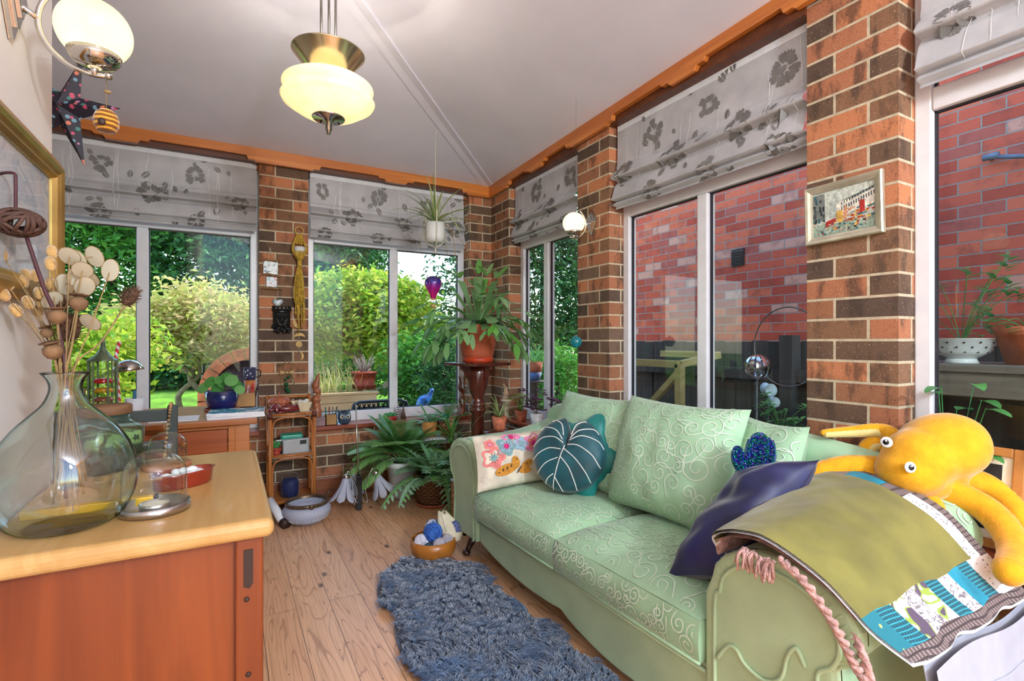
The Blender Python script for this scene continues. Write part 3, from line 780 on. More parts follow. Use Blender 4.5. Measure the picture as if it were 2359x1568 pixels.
# navy velvet cushion slumped over the near arm
A_ = V((.35, -.03, .33)).normalized(); B_ = V((.12, -.93, .30)).normalized(); N_ = A_.cross(B_).normalized(); N_ = N_ if N_.z > 0 else -N_
cN = V((1.34, .955, .60))+B_*-.035
NS = pillow_fn(axes(cN, A_, B_, N_), .215, .125, .08, .06, 2.6, wr=.034, sd=12)
b = MB(); pillow(b, NS, 34)
tag(b.build('velvet_cushion', m_navy, loc=cN), 'crumpled navy blue velvet cushion slumped against the near sofa arm', 'cushion')
t = NT('sequins'); vo = t.n('ShaderNodeTexVoronoi'); vo.inputs['Scale'].default_value = 190; t.l(t.coord(), vo.inputs[0])
sp = t.n('ShaderNodeSeparateColor'); t.l(vo.outputs['Color'], sp.inputs[0])
t.bsdf(t.ramp(sp.outputs[0], [(0, (20, 60, 190)), (.3, (60, 40, 170)), (.5, (0, 120, 130)), (.75, (0, 150, 96)), (1, (120, 90, 220))]), .22, .85, bump=vo.outputs['Distance'], bstr=.9, bdist=.01); m_seq = t.m
b = MB(); c0 = P(1708, 1098, d=1.64); r_ = V((CY, -SY, 0)); u_ = V((0, 0, 1))
for pts, r in (([(0, -.03), (.035, .04), (.05, .085), (.058, .115)], .036), ([(.0, .03), (-.012, .055), (-.012, .085)], .02), ([(.06, .03), (.085, .06), (.085, .095), (.08, .11)], .024)):
    q = spline([c0+r_*x+u_*y for x, y in pts], 5); b.tube(q, [r*.75]+[r]*(len(q)-2)+[r*.8], 14); b.ell(q[-1], r*.81); b.ell(q[0], r*.76)
tag(b.build('sequin_cactus_cushion', m_seq, loc=c0), 'blue and green sequin cactus shaped cushion behind the navy cushion', 'cushion')
# ---------------------------------------------------------------- throw over the near arm
m_olive = plain('olive_cotton', (124, 120, 56), .7, var=.14, sc=8, bump=.15, bsc=500, sheen=.3)
def checks(name, c1, c2, c3, sc):
    t = NT(name); w1 = t.n('ShaderNodeTexWave', wave_type='BANDS', bands_direction='X'); w2 = t.n('ShaderNodeTexWave', wave_type='BANDS', bands_direction='Z')
    for w in (w1, w2): w.inputs['Scale'].default_value = sc; t.l(t.coord('Object', (1, 1.3, 1.3), (0, 0, .0)), w.inputs[0])
    f = t.math('GREATER_THAN', w1.outputs['Fac'], .8); g = t.math('GREATER_THAN', w2.outputs['Fac'], .8)
    t.bsdf(t.mix(g, t.mix(f, c1, c2), c3), .75, sheen=.2); MATS[name] = t.m; return t.m
def dots(name, c1, c2, sc, th=.25):
    t = NT(name); v = t.n('ShaderNodeTexVoronoi'); v.inputs['Scale'].default_value = sc; t.l(t.coord(), v.inputs[0])
    t.bsdf(t.mix(t.math('LESS_THAN', v.outputs['Distance'], th), c1, c2), .7, sheen=.2); MATS[name] = t.m; return t.m
def swirl(name, c1, c2, c3, sc):
    t = NT(name); n = t.noise(t.coord(), sc, 0., .4, 1.4)
    t.bsdf(t.ramp(n, [(0, c1), (.46, c1), (.47, c2), (.56, c2), (.57, c3), (1, c3)], 'CONSTANT'), .7, sheen=.2); MATS[name] = t.m; return t.m
tm = [m_olive, checks('brown_plaid', (96, 80, 76), (150, 140, 140), (62, 52, 54), 26), dots('teal_dotted_cotton', (20, 116, 130), (176, 186, 110), 42, .17), checks('teal_leaf_print', (18, 96, 112), (4, 42, 56), (40, 150, 162), 40),
      swirl('lime_swirl_print', (232, 230, 226), (146, 170, 70), (90, 76, 96), 22), dots('white_speckled_cotton', (230, 228, 224), (92, 90, 94), 90, .22), swirl('white_circle_print', (226, 224, 222), (118, 112, 118), (236, 234, 230), 60),
      plain('turquoise_cotton', (34, 140, 164), .7, var=.15), plain('white_fleece', (226, 224, 226), .9, var=.06, sc=60, bump=.8, bsc=200)]
fr_ = [(1.09, .88, .60), (1.062, .865, .638), (1.055, .79, .670), (1.062, .714, .672), (1.075, .60, .625), (1.115, .535, .545), (1.165, .475, .485)]
bk_ = [(1.69, .965, .685), (1.695, .93, .715), (1.70, .84, .722), (1.69, .74, .71), (1.69, .625, .66), (1.71, .53, .55), (1.735, .475, .488)]
fs_, bs_ = spline(fr_, 6), spline(bk_, 6)
def TH(u, v):
    k = v*(len(fs_)-1); i = min(int(k), len(fs_)-2); f = k-i
    p = lerp(fs_[i].lerp(fs_[i+1], f), bs_[i].lerp(bs_[i+1], f), u)
    w = .006*noise1(u*4, v*3, 1)+.006*math.sin(u*17+v*5)*max(0, v-.55)*2+.003*noise1(u*9, v*12, 4)
    return p+V((0, -w*v, abs(w)+.004))
def tmat(u, v):
    if v > .93: return 1
    if v > .80: return [2, 3, 4, 6, 4, 3, 6, 7, 3, 5, 5][int(u*11)]
    if u > .94: return 1
    if u > .87: return [4, 7, 7, 1, 7, 7, 1, 5, 5, 5][int(v/.8*10)]
    return 0
b = MB(); b.grid(TH, 66, 60, matfn=tmat)
b.grid(lambda u, v: TH(u, v)+V((0, .002, -.009)), 66, 60, matfn=lambda u, v: 8)
tag(b.build('patchwork_throw', tm, loc=V((1.4, .7, .6))), 'olive green throw with a patchwork and plaid border over the near sofa arm', 'throw')
b = MB()     # white quilt under the throw
def QU(u, v): return V((lerp(1.21, 1.95, u), .462-.05*v+.012*math.sin(u*14)*v, lerp(.475, .19, v)+.012*math.sin(u*9)))
b.grid(QU, 40, 16); b.grid(lambda u, v: QU(u, v)+V((0, .022, 0)), 40, 16)
for v in (.3, .62): b.tube([QU(i/30, v)+V((0, -.001, 0)) for i in range(31)], .002, 5)
m_quilt = plain('pale_grey_quilt', (170, 173, 184), .8, var=.05, sc=12)
tag(b.build('quilt', m_quilt, loc=V((1.55, .45, .3))), 'pale grey quilted blanket hanging below the throw at the near sofa arm', 'blanket')
m_pink = plain('pink_wool', (186, 148, 140), .9, var=.2, sc=60, bump=.8, bsc=180)
kn = thing('knitted_blanket', 'dusty pink knitted blanket with tasselled fringe peeking out under the olive throw', 'blanket', (1.15, .7, .6))
b = MB()
def KN(u, v):
    k = v*(len(fs_)-1)*.78; i = min(int(k), len(fs_)-2); f = k-i; p = fs_[i].lerp(fs_[i+1], f)
    return p+V((.02+u*.5, .01, -.022+.03*u-.012*(v < .1)))
b.grid(KN, 12, 30); b.build('knit', m_pink, kn)
rr = random.Random(3)
for (u, v) in ((1725, 1268), (1762, 1285)):
    b = MB(); c = P(u, v, x=1.052)
    for k in range(13):
        q = c+V((rr.uniform(-.004, .01), rr.uniform(-.02, .02), 0)); dx = V((rr.uniform(-.012, .004), rr.uniform(-.022, .022), 0))
        b.tube(spline([q, q+dx*.6+V((-.006, 0, -.014)), q+dx+V((rr.uniform(-.006, .006), rr.uniform(-.01, .01), -.034-rr.uniform(0, .022)))], 4), [.0042]*4+[.0036]*4+[.002], 6)
    b.build('tassel', m_pink, kn)
b = MB(); cd = spline([P(1800, 1290, d=1.10), P(1850, 1335, d=1.07), P(1905, 1410, d=1.05), P(1945, 1480, d=1.04), P(1975, 1540, d=1.03), P(2003, 1575, d=1.02), P(1990, 1520, d=1.03), P(1965, 1460, d=1.05)], 10)
for ph in (0, PI): b.tube([p+V((0, .006*math.sin(i*.9+ph), .006*math.cos(i*.9+ph))) for i, p in enumerate(cd)], .0062, 7)
b.build('braided_edge', m_pink, kn)
# ---------------------------------------------------------------- octopus
m_octo = plain('mustard_plush', (224, 162, 34), .9, var=.07, sc=30, bump=.35, bsc=160, sheen=.5, spec=.12)
m_octu = plain('pale_yellow_plush', (222, 200, 128), .7, var=.08, sc=10, sheen=.5)
oc = P(2140, 1060, d=1.52)
octo = thing('octopus_toy', 'large mustard yellow plush octopus draped over the corner of the sofa', 'soft toy', V((oc.x, oc.y, .62)))
rt = V((CY, -SY, 0)); fw = V((SY, CY, 0))
b = MB(); mx = axes((0, 0, 0), (rt*.93+V((0, 0, .36))).normalized(), fw, (rt*-.36+V((0, 0, .93))).normalized())
b.ell(P(2166, 1030, d=1.50), (.128, .105, .098), mx, 28, 18); b.ell(P(2190, 1024, d=1.50), (.092, .098, .095), mx, 28, 18); b.ell(P(2118, 1055, d=1.48), (.096, .092, .088), mx, 24, 16); b.ell(P(2095, 1085, d=1.47), (.078, .088, .07), None, 24, 16)
b.ell(P(2110, 1112, d=1.50), (.09, .09, .045), None, 24, 12); b.ell(P(2165, 1100, d=1.50), (.06, .07, .04), None, 20, 12)
o = b.build('body', m_octo, octo)
q = o.modifiers.new('r', 'REMESH'); q.mode = 'VOXEL'; q.voxel_size = .0085; q.use_smooth_shade = True
q = o.modifiers.new('s', 'SMOOTH'); q.iterations = 14; q.factor = .6
def tent(pts, r0, r1, under=False, ridges=True):
    k = spline([P(u, v, d=d) for u, v, d in pts], 10); n = len(k); b = MB()
    b.tube(k, [max(.006, (lerp(r0, r1, i/(n-1)))*(1+(.045*math.sin(i*2.6) if i > n*.45 else 0))) for i in range(n)], 16); b.ell(k[-1], max(.006, r1*.98)); o = b.build('tentacle', m_octo, octo)
    if under:
        b = MB(); b.tube([p+V((0, 0, -.006))+fw*-.006 for p in k[4:]], [max(.005, lerp(r0, r1, i/(n-1))*.9) for i in range(4, n)], 12); b.build('underside', m_octu, o)
tent([(2075, 1060, 1.58), (2055, 1005, 1.64), (2020, 990, 1.68), (1960, 992, 1.70), (1897, 996, 1.70)], .034, .010, True)
tent([(2065, 1065, 1.60), (2040, 1030, 1.66), (2008, 1022, 1.68), (1990, 1045, 1.67), (1998, 1072, 1.64), (2030, 1070, 1.62)], .03, .018, True)
tent([(2085, 1085, 1.50), (2020, 1078, 1.55), (1950, 1074, 1.58), (1890, 1088, 1.60), (1858, 1115, 1.60), (1846, 1150, 1.58)], .040, .026)
tent([(2070, 1105, 1.52), (2020, 1098, 1.53), (1985, 1096, 1.55)], .036, .016)
tent([(2110, 1110, 1.50), (2128, 1140, 1.46), (2150, 1170, 1.42)], .038, .028)
tent([(2150, 1118, 1.48), (2225, 1148, 1.43), (2280, 1180, 1.38), (2320, 1225, 1.32), (2338, 1275, 1.26), (2325, 1318, 1.20)], .040, .032)
tent([(2190, 1098, 1.50), (2260, 1112, 1.49), (2315, 1150, 1.45), (2352, 1200, 1.40), (2372, 1262, 1.36)], .036, .03)
m_eyew = plain('eye_white', (240, 240, 240), .2, var=.01); m_eyeb = plain('eye_black', (16, 18, 22), .1)
for (u, v, d, nn) in ((2097, 1076, 1.405, V((-.5, -.8, .1))), (2042, 1018, 1.47, V((-.97, -.2, .1)))):
    c = P(u, v, d=d); nn.normalize(); x, y = frame_of(nn); M = axes((0, 0, 0), x, y, nn)
    b = MB(); b.ell(c, (.0155, .0155, .005), M, 20, 10); e = b.build('eye', m_eyew, octo)
    b = MB(); b.ell(c+nn*.002, (.0095, .0095, .0045), M, 16, 8); b.build('pupil', m_eyeb, e)
    b = MB(); b.ell(c+nn*.0062+V((.001, 0, .004)), (.003, .003, .0014), M, 8, 6); b.build('glint', m_eyew, e)
# ---------------------------------------------------------------- sheepskin rug
out = [(868, 1358), (885, 1325), (925, 1297), (965, 1287), (1005, 1287), (1030, 1295), (1075, 1303), (1103, 1315), (1122, 1348), (1150, 1371), (1195, 1392), (1230, 1430), (1265, 1443), (1300, 1478), (1325, 1508), (1370, 1535),
       (1430, 1575), (1500, 1650), (1420, 1735), (1200, 1740), (1050, 1680), (990, 1575), (948, 1548), (916, 1490), (908, 1445), (918, 1425), (897, 1408), (874, 1390)]
rp = [P(u, v, z=0.) for u, v in out]; rp = spline(rp+[rp[0]], 4)[:-1]
b = MB(); n = len(rp); ce = sum(rp, V())/n
vs = []; rings = (1., .97, .85, .6, .3)
for k, f in enumerate(rings): vs += [ce+(p-ce)*f+V((0, 0, [.003, .017, .022, .022, .022][k])) for p in rp]
b.add(vs+[ce+V((0, 0, .022))], [(k*n+i, k*n+(i+1) % n, (k+1)*n+(i+1) % n, (k+1)*n+i) for k in range(4) for i in range(n)]+[(4*n+i, 4*n+(i+1) % n, 5*n) for i in range(n)])
t = NT('slate_blue_wool'); g_ = t.n('ShaderNodeNewGeometry'); nn = t.ramp(t.noise(t.coord(), 26., 3.), [(.38, (0, 0, 0)), (.62, (255, 255, 255))])
cc = t.mix(t.math('MULTIPLY', nn, .6), t.ramp(g_.outputs['Random Per Island'], [(0, (68, 96, 132)), (.6, (98, 126, 160)), (1, (144, 168, 196))]), (44, 62, 94))
t.bsdf(cc, .7, sheen=.5); m_wool = t.m
rug = tag(b.build('sheepskin_rug', m_wool, loc=V((ce.x, ce.y, 0))), 'slate blue sheepskin rug lying on the floorboards in front of the sofa', 'rug')
def inside(x, y):
    c = False; j = n-1
    for i in range(n):
        a, e = rp[i], rp[j]
        if (a.y > y) != (e.y > y) and x < (e.x-a.x)*(y-a.y)/(e.y-a.y)+a.x: c = not c
        j = i
    return c
g = np.random.default_rng(2); x0, x1 = min(p.x for p in rp), max(p.x for p in rp); y0, y1 = min(p.y for p in rp), max(p.y for p in rp)
vs = []; fs = []; N_ = 0
from mathutils import noise as MN
while N_ < 4600:
    x, y = g.uniform(x0, x1), g.uniform(y0, y1)
    if not inside(x, y): continue
    cl = MN.noise(V((x*6, y*6, 0)))*2.6+MN.noise(V((x*22, y*22, 5)))*1.1-2.0; a0 = cl+g.normal()*.25
    L0 = .052*g.uniform(.75, 1.15); h0 = g.uniform(.45, .95)*L0*.6; d0 = V((math.cos(a0), math.sin(a0), 0)); tip = V((x, y, .017))+d0*L0+V((0, 0, h0*.75))
    for q_ in range(11):
        bx, by = x+g.normal()*.011, y+g.normal()*.011
        if not inside(bx, by): bx, by = x, y
        p = V((bx, by, .016)); e = tip+V((g.normal()*.0035, g.normal()*.0035, g.normal()*.003)); d = e-p; s = V((-d.y, d.x, 0)).normalized()*g.uniform(.0012, .0022)
        m_ = p+d*.42+V((0, 0, h0*.55)); o = len(vs); vs += [p-s, p+s, m_+s, m_-s, e]; fs += [(o, o+1, o+2, o+3), (o+3, o+2, o+4)]
    N_ += 1
b = MB(); b.add(vs, fs); b.build('wool', m_wool, rug)['kind'] = 'stuff'
# ---------------------------------------------------------------- yarn bowl by the sofa
m_bowl = wood('amber_bowl_wood', (196, 128, 50), (164, 96, 32), .3, 'z', .6, coat=.3, knots=False)
bc = V((.925, 2.49, 0)); b = MB(); b.shell([(.055, 0), (.085, .008), (.112, .04), (.119, .075), (.113, .108)], bc, 40, t=.006)
tag(b.build('wooden_bowl', m_bowl, loc=bc), 'amber turned wooden bowl holding wool yarn on the floor by the sofa', 'bowl')
def yarn(c, r, cols, label, seed):
    ms = [plain(n_, c_, .85, var=.12, sc=60) for n_, c_ in cols]; rr = random.Random(seed); b = MB(); b.ell(c, (r*.93, r*.93, r*.85), None, 18, 12)
    for k in range(34):
        ax = V((rr.gauss(0, 1), rr.gauss(0, 1), rr.gauss(0, .6))).normalized(); x, y = frame_of(ax); o = rr.uniform(-.45, .45)*r; q = math.sqrt(r*r-o*o); b.m = k*len(ms)//34
        b.tube([V(c)+ax*o+(x*math.cos(t)+y*math.sin(t))*q for t in [i*2*PI/22 for i in range(22)]], .0026, 5, True)
    tag(b.build('yarn_ball', ms, loc=V(c)-V((0, 0, r))), label, 'yarn', 'balls of yarn in the wooden bowl')
yarn(bc+V((-.012, -.03, .145)), .046, [('bright_blue_yarn', (62, 112, 190)), ('cobalt_yarn', (40, 82, 168))], 'bright blue ball of yarn on top of the bowl', 1)
yarn(bc+V((.02, .06, .135)), .042, [('pale_blue_yarn', (170, 188, 214)), ('navy_yarn', (52, 64, 112)), ('white_yarn', (226, 226, 226))], 'blue and white striped yarn ball behind the bright blue one', 2)
yarn(bc+V((-.07, -.02, .105)), .036, [('lilac_white_yarn', (206, 202, 216)), ('cloud_yarn', (220, 220, 226))], 'pale lilac yarn ball at the left rim of the bowl', 3)
yarn(bc+V((.005, -.075, .095)), .033, [('stone_yarn', (186, 180, 186)), ('mushroom_yarn', (170, 164, 172))], 'stone grey skein at the front rim of the bowl', 4)
yarn(bc+V((.055, -.055, .1)), .03, [('mushroom_yarn', (170, 164, 172)), ('stone_yarn', (186, 180, 186))], 'mushroom grey skein tucked under the canvas bag', 5)
yarn(bc+V((-.05, -.065, .082)), .026, [('dark_teal_yarn', (24, 96, 112)), ('charcoal_yarn', (60, 60, 72))], 'dark teal and charcoal yarn ball low at the bowl front', 6)
m_canvas = plain('ecru_canvas', (216, 206, 176), .8, var=.07, sc=20, bump=.3, bsc=400); m_print = plain('indigo_print', (88, 98, 142), .8, var=.4, sc=120)
bp_ = bc+V((.072, .0, .09)); bag = thing('canvas_bag', 'ecru canvas drawstring bag with a blue printed strip in the wooden bowl', 'bag', bp_)
b = MB()
def bagS(u, v):
    a = u*2*PI; w = [.048, .066, .062, .046, .022, .02][0]*0+lerp(.05, .02, v**1.5)+.018*math.sin(v*PI); fx = 1+.12*math.sin(3*a+v*4)
    return bp_+rt*(w*math.cos(a)*fx*1.0+.022-.055*v*(v-.2))+fw*(w*.62*math.sin(a)*fx)+V((0, 0, v*.148-.01+.008*math.sin(a*2)*v))
b.grid(bagS, 40, 16); b.build('sack', m_canvas, bag)
b = MB()
def stripS(u, v): p = bagS(lerp(-.14, -.02, u), lerp(.35, .75, v)); c = bagS(.0, .5); return p+(p-(bp_+rt*.02+V((0, 0, p.z-bp_.z)))).normalized()*.002
b.grid(stripS, 6, 12); b.build('printed_strip', m_print, bag)
b = MB(); b.tube([bagS(-.30, .95)-fw*.003, bagS(-.29, .7)-fw*.004, bagS(-.28, .4)-fw*.004], .0028, 6); b.build('drawstring', m_linen, bag)
# ---------------------------------------------------------------- pine cabinet
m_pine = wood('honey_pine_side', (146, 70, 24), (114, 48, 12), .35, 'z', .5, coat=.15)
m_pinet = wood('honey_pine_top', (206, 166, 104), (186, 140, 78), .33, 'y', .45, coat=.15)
m_pined = wood('orange_pine', (196, 120, 56), (160, 88, 34), .35, 'x', .6, coat=.15)
m_dark = plain('dark_recess', (48, 26, 16), .6); m_brass = plain('brass', (196, 158, 84), .22, 1., var=.05)
CT = .78
cab = thing('pine_cabinet', 'honey pine cabinet with a rounded top beside the left wall, glassware on it', 'cabinet', (-.15, 1.45, 0))
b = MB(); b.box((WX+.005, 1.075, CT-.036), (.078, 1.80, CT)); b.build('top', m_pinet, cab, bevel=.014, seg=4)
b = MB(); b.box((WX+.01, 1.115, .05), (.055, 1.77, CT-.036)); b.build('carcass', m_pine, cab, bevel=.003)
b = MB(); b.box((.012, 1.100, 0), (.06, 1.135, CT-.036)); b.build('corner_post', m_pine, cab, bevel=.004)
b = MB(); c = [(.026, CT-.06), (.042, CT-.06), (.042, CT-.125), (.036, CT-.135), (.026, CT-.13)]
b.prism(c, 0, .004, axes((0, 1.098, 0), (1, 0, 0), (0, 0, 1), (0, 1, 0))); b.build('slot', m_dark, cab)
b = MB()
for x, z in ((.031, CT-.155), (.034, CT-.3)): b = MB(); b.ell((x, 1.099, z), (.005, .003, .005)); b.build('peg_hole', m_dark, cab)
b = MB(); b.box((WX+.015, 1.135, 0), (.035, 1.15, .06)); b.box((.02, 1.15, 0), (.035, 1.74, .06)); b.build('plinth', m_pine, cab)
# ---------------------------------------------------------------- glass things on it
gv = NT('aqua_blown_glass'); bp0 = gv.n('ShaderNodeBump'); bp0.inputs['Strength'].default_value = .75; bp0.inputs['Distance'].default_value = .012; gv.l(gv.noise(gv.coord(scale=(1, 1, .6)), 15., 1.), bp0.inputs['Height'])
rf = gv.n('ShaderNodeBsdfRefraction'); rf.inputs['IOR'].default_value = 1.18; gl = gv.n('ShaderNodeBsdfGlossy'); gl.inputs['Roughness'].default_value = .02
lw = gv.n('ShaderNodeLayerWeight'); lw.inputs[0].default_value = .4; gv.l(gv.ramp(lw.outputs['Facing'], [(0, (252, 255, 254)), (.6, (249, 255, 253)), (.95, (140, 214, 206))]), rf.inputs['Color'])
for q in (rf, gl): gv.l(bp0.outputs[0], q.inputs['Normal'])
mx = gv.n('ShaderNodeMixShader'); gv.l(gv.math('ADD', .09, gv.math('MULTIPLY', gv.math('POWER', lw.outputs['Facing'], 4.), .7)), mx.inputs[0]); gv.l(rf.outputs[0], mx.inputs[1]); gv.l(gl.outputs[0], mx.inputs[2]); gv.l(mx.outputs[0], gv.out.inputs[0]); m_gvase = gv.m
m_clear = thinglass('clear_glass', (250, 254, 252), .06, edge=(104, 134, 130), pw=3.)
m_aqua = thinglass('aqua_glass', (238, 251, 247), .06, edge=(150, 206, 196))
vc = V((-.262, 1.222, CT))
b = MB(); vp = [(.062, 0), (.084, .012), (.102, .045), (.109, .085), (.106, .115), (.094, .150), (.074, .182), (.050, .208), (.034, .226), (.026, .245), (.0245, .258), (.028, .27), (.037, .283)]
pp = [(p.x, p.z) for p in spline([(r, 0, z) for r, z in vp], 3)]
b.shell(pp, vc, 44, t=.0035); tag(b.build('glass_vase', m_gvase, loc=vc), 'large aqua blown glass bottle vase full of dried stems on the pine cabinet', 'vase')
def dome(c, r, h, knob=False):
    q = [(r, 0), (r, h*.55)]+[(r*math.cos(t), h*.55+(h*.45)*math.sin(t)) for t in [i*PI/18 for i in range(1, 9)]]+[(.0005, h)]
    return q
cc = P(357, 1176, z=CT)
b = thing('glass_dome', 'clear glass dome over a tealight dish on a shallow steel tray', 'cloche', cc)
B = MB(); B.shell([(.061, 0), (.061, .017)], cc, 40, t=.0025); B.build('steel_tray', plain('brushed_steel', (190, 186, 184), .28, 1., var=.05), b)
B = MB(); B.shell([(.026, 0), (.027, .013)], cc+V((0, .0, .004)), 32, t=.0015); B.build('tealight_dish', plain('polished_tin', (208, 210, 208), .25, 1., var=.04), b)
B = MB(); B.lathe([(.0005, .014), (.024, .014)], cc, 28); B.build('wax', plain('cream_wax', (226, 218, 196), .5), b)
B = MB(); B.lathe(dome(cc, .055, .118), cc+V((0, 0, .005)), 40); B.build('dome', m_clear, b)
cc = P(396, 1074, z=CT)+V((-.01, -.01, 0))
b = thing('glass_cloche', 'smaller knobbed glass cloche on a round wooden base behind the glass dome', 'cloche', cc)
B = MB(); B.lathe([(.0005, 0), (.056, 0), (.0575, .004), (.0575, .011), (.054, .014), (.0005, .014)], cc, 40); B.build('wooden_base', wood('beech_disc', (176, 122, 80), (150, 96, 60), .5, 'x', 1.), b)
B = MB(); B.lathe(dome(cc, .046, .082), cc+V((0, 0, .014)), 36); B.build('dome', m_clear, b)
B = MB(); B.lathe([(.006, .094), (.005, .1), (.011, .116), (.009, .122), (.0005, .124)], cc, 20); B.build('knob', m_clear, b)
# oval red dish with pebbles
dc = P(423, 1118, z=CT); dx = V((.86, .5, 0)).normalized(); DM = axes((0, 0, 0), dx, V((-dx.y, dx.x, 0)), (0, 0, 1))
m_red = plain('red_glazed_terracotta', (136, 44, 28), .25, var=.15, coat=.5)
b = MB(); b.shell([(.058, 0), (.063, .004), (.066, .03), (.071, .036)], dc, 48, DM, t=.006, sy=.55)
tag(b.build('oval_dish', m_red, loc=dc), 'red glazed oval dish of white pebbles on the cabinet', 'dish')
m_peb = plain('white_pebble', (226, 228, 228), .45, var=.05)
k = 0; rr = random.Random(5)
b = MB(); b.ell((0, 0, 0), (.0115, .0095, .0075), None, 14, 9); peb = tag(b.build('white_pebble', m_peb, loc=V((0, 0, 0))), 'smooth white pebble heaped in the red oval dish', 'pebble', 'white pebbles in the red oval dish')
first = True
for row, zz in ((0, .014), (1, .026), (2, .036)):
    for i in range(-3+row, 4-row):
        for j in (-1, 0, 1) if row < 2 else (0,):
            p = dc+DM @ V((i*.0155+rr.uniform(-.003, .003), j*.0155*(1 if row == 0 else .8)+rr.uniform(-.003, .003), zz))
            if abs(i)/3.6*abs(i)/3.6+abs(j)*.5 > 1: continue
            if first: peb.location = p; first = False
            else: dup(peb, p, rr.uniform(0, 6))
b = MB(); b.box((-.345, 1.285, CT), (-.135, 1.305, CT+.018)); m_yel = plain('yellow_lacquer', (222, 168, 28), .35)
o = thing('yellow_level', 'yellow bar with dark end caps lying behind the glass vase', 'bar', V((-.24, 1.295, CT)))
b.build('body', m_yel, o, bevel=.003); B = MB(); B.box((-.135, 1.2845, CT), (-.129, 1.3055, CT+.0185)); B.build('end_cap', m_dark, o)
# square jar terrarium with cork
jc = V((-.283, 1.70, CT)); j = thing('terrarium_jar', 'square glass jar with moss and soil under a wooden lid behind the vase', 'jar', jc)
b = MB()
def sq(t, z): k = max(abs(math.cos(t+.9)), abs(math.sin(t+.9))); return min(1/k, 1.28)
b.shell([(.06, 0), (.066, .006), (.066, .11), (.060, .125), (.052, .135), (.052, .148)], jc, 48, t=.003, rad=lambda t, z: sq(t, z) if z < .12 else 1.); b.build('glass', m_aqua, j)
t = NT('terrarium_soil'); sx = t.n('ShaderNodeSeparateXYZ'); t.l(t.coord(), sx.inputs[0]); n_ = t.noise(t.coord(), 40., 4.)
zz = t.math('ADD', sx.outputs[2], t.math('MULTIPLY', n_, .03)); t.bsdf(t.mix(t.math('GREATER_THAN', n_, .55), t.ramp(zz, [(.0, (40, 50, 36)), (.075, (52, 54, 40)), (.085, (150, 156, 96)), (.12, (176, 184, 120))]), (66, 74, 50)), .9, bump=n_, bstr=.6); 
b = MB(); b.lathe([(.0005, .005), (.062, .005), (.062, .075), (.06, .1), (.0005, .098)], jc, 48, rad=lambda t, z: sq(t, z)); b.build('moss_and_soil', t.m, j)
b = MB(); b.lathe([(.0005, .148), (.056, .148), (.057, .152), (.057, .168), (.054, .172), (.0005, .172)], jc, 36); b.build('lid', wood('cork_lid', (130, 92, 60), (104, 70, 44), .7, 'x', 1., knots=False), j)
b = MB(); p0, p1 = P(308, 1012, d=1.46), P(331, 968, d=1.46); b.tube([p0+V((0, 0, -.07)), p0, p1], [.012, .012, .011], 14, cap=False); b.ell(p0+V((0, 0, -.075)), (.024, .024, .018))
c = p0+V((0, 0, -.075)); tube_ = tag(b.build('glass_retort', m_clear, loc=V((c.x, c.y, CT))), 'small clear glass tube leaning up beside the square jar', 'glass tube')
b = MB(); p = P(322, 1066, z=CT); b.prism([(-.026, 0), (.026, 0), (.026, .05), (-.022, .05)], -.02, .02, axes(p, rt, (0, 0, 1), -fw)); tag(b.build('glass_block', m_aqua, loc=p), 'clear glass block with a slanted face between the jar and the cloche', 'glass block')
# ---------------------------------------------------------------- dried stems in the vase
m_straw = plain('dry_stem', (150, 122, 78), .8, var=.2); m_stalk = plain('dark_red_stem', (74, 34, 40), .6, var=.2)
m_bun = plain('bunny_tail_fluff', (204, 160, 96), .9, var=.15, sc=40, bump=.8, bsc=300, sheen=.8); m_pod = plain('poppy_pod', (124, 92, 62), .8, var=.2, sc=40)
m_hon = leafmat('honesty_disc', (222, 212, 184), (232, 224, 200), (210, 198, 168), .45, .4); m_teas = plain('teasel_brown', (96, 66, 44), .9, var=.25); m_rat = plain('brown_rattan', (84, 56, 44), .7, var=.25, sc=40)
neck = vc+V((0, 0, .27))
def stem_to(head, r=.0012, root=None, bend=.02, mat=m_straw, sd=0, name='stem'):
    rr = random.Random(sd); q = neck+V((rr.uniform(-.012, .012), rr.uniform(-.012, .012), rr.uniform(-.02, .0)))
    bt = vc+V((rr.uniform(-.02, .03), rr.uniform(-.03, .02), rr.uniform(.02, .09)))
    b = MB(); mid = q.lerp(head, .5)+V((0, 0, bend)); b.tube(spline([bt, q, mid, head], 6), r, 6); return b.build(name, mat, root)
sd = 0
for k, (u, v, d) in enumerate([(8, 592, .97), (20, 660, .95), (12, 684, .93), (55, 655, 1.0), (62, 640, 1.02), (82, 642, 1.03), (120, 588, 1.02), (117, 615, 1.0), (118, 660, 1.03), (68, 704, .98), (92, 682, 1.02), (96, 702, 1.03), (88, 722, 1.04), (42, 722, .96)]):
    h = P(u, v, d=d); th = thing('bunny_tail_grass', 'fluffy tan bunny tail grass head on a thin stem in the glass vase', 'dried flower', neck+V((0, 0, 0)), 'bunny tail grasses in the glass vase')
    stem_to(h, .0009, th, .015, sd=k); dr = (h-neck).normalized(); x, y = frame_of(dr); b = MB(); b.ell(h+dr*.008, (.0095, .0095, .0165), axes((0, 0, 0), x, y, dr), 14, 10); b.build('fluffy_head', m_bun, th)
hon = [[(160, 590), (178, 600), (218, 591)], [(190, 622), (180, 638), (150, 655), (163, 680)], [(254, 622), (208, 742)], [(120, 692), (195, 660), (205, 640)]]
labs = ['translucent honesty seed discs on the tallest pale sprig', 'cluster of overlapping translucent honesty discs in the middle of the vase', 'thin honesty sprig with single discs far out to the right of the vase', 'low honesty sprig with scattered discs close to the picture frame']
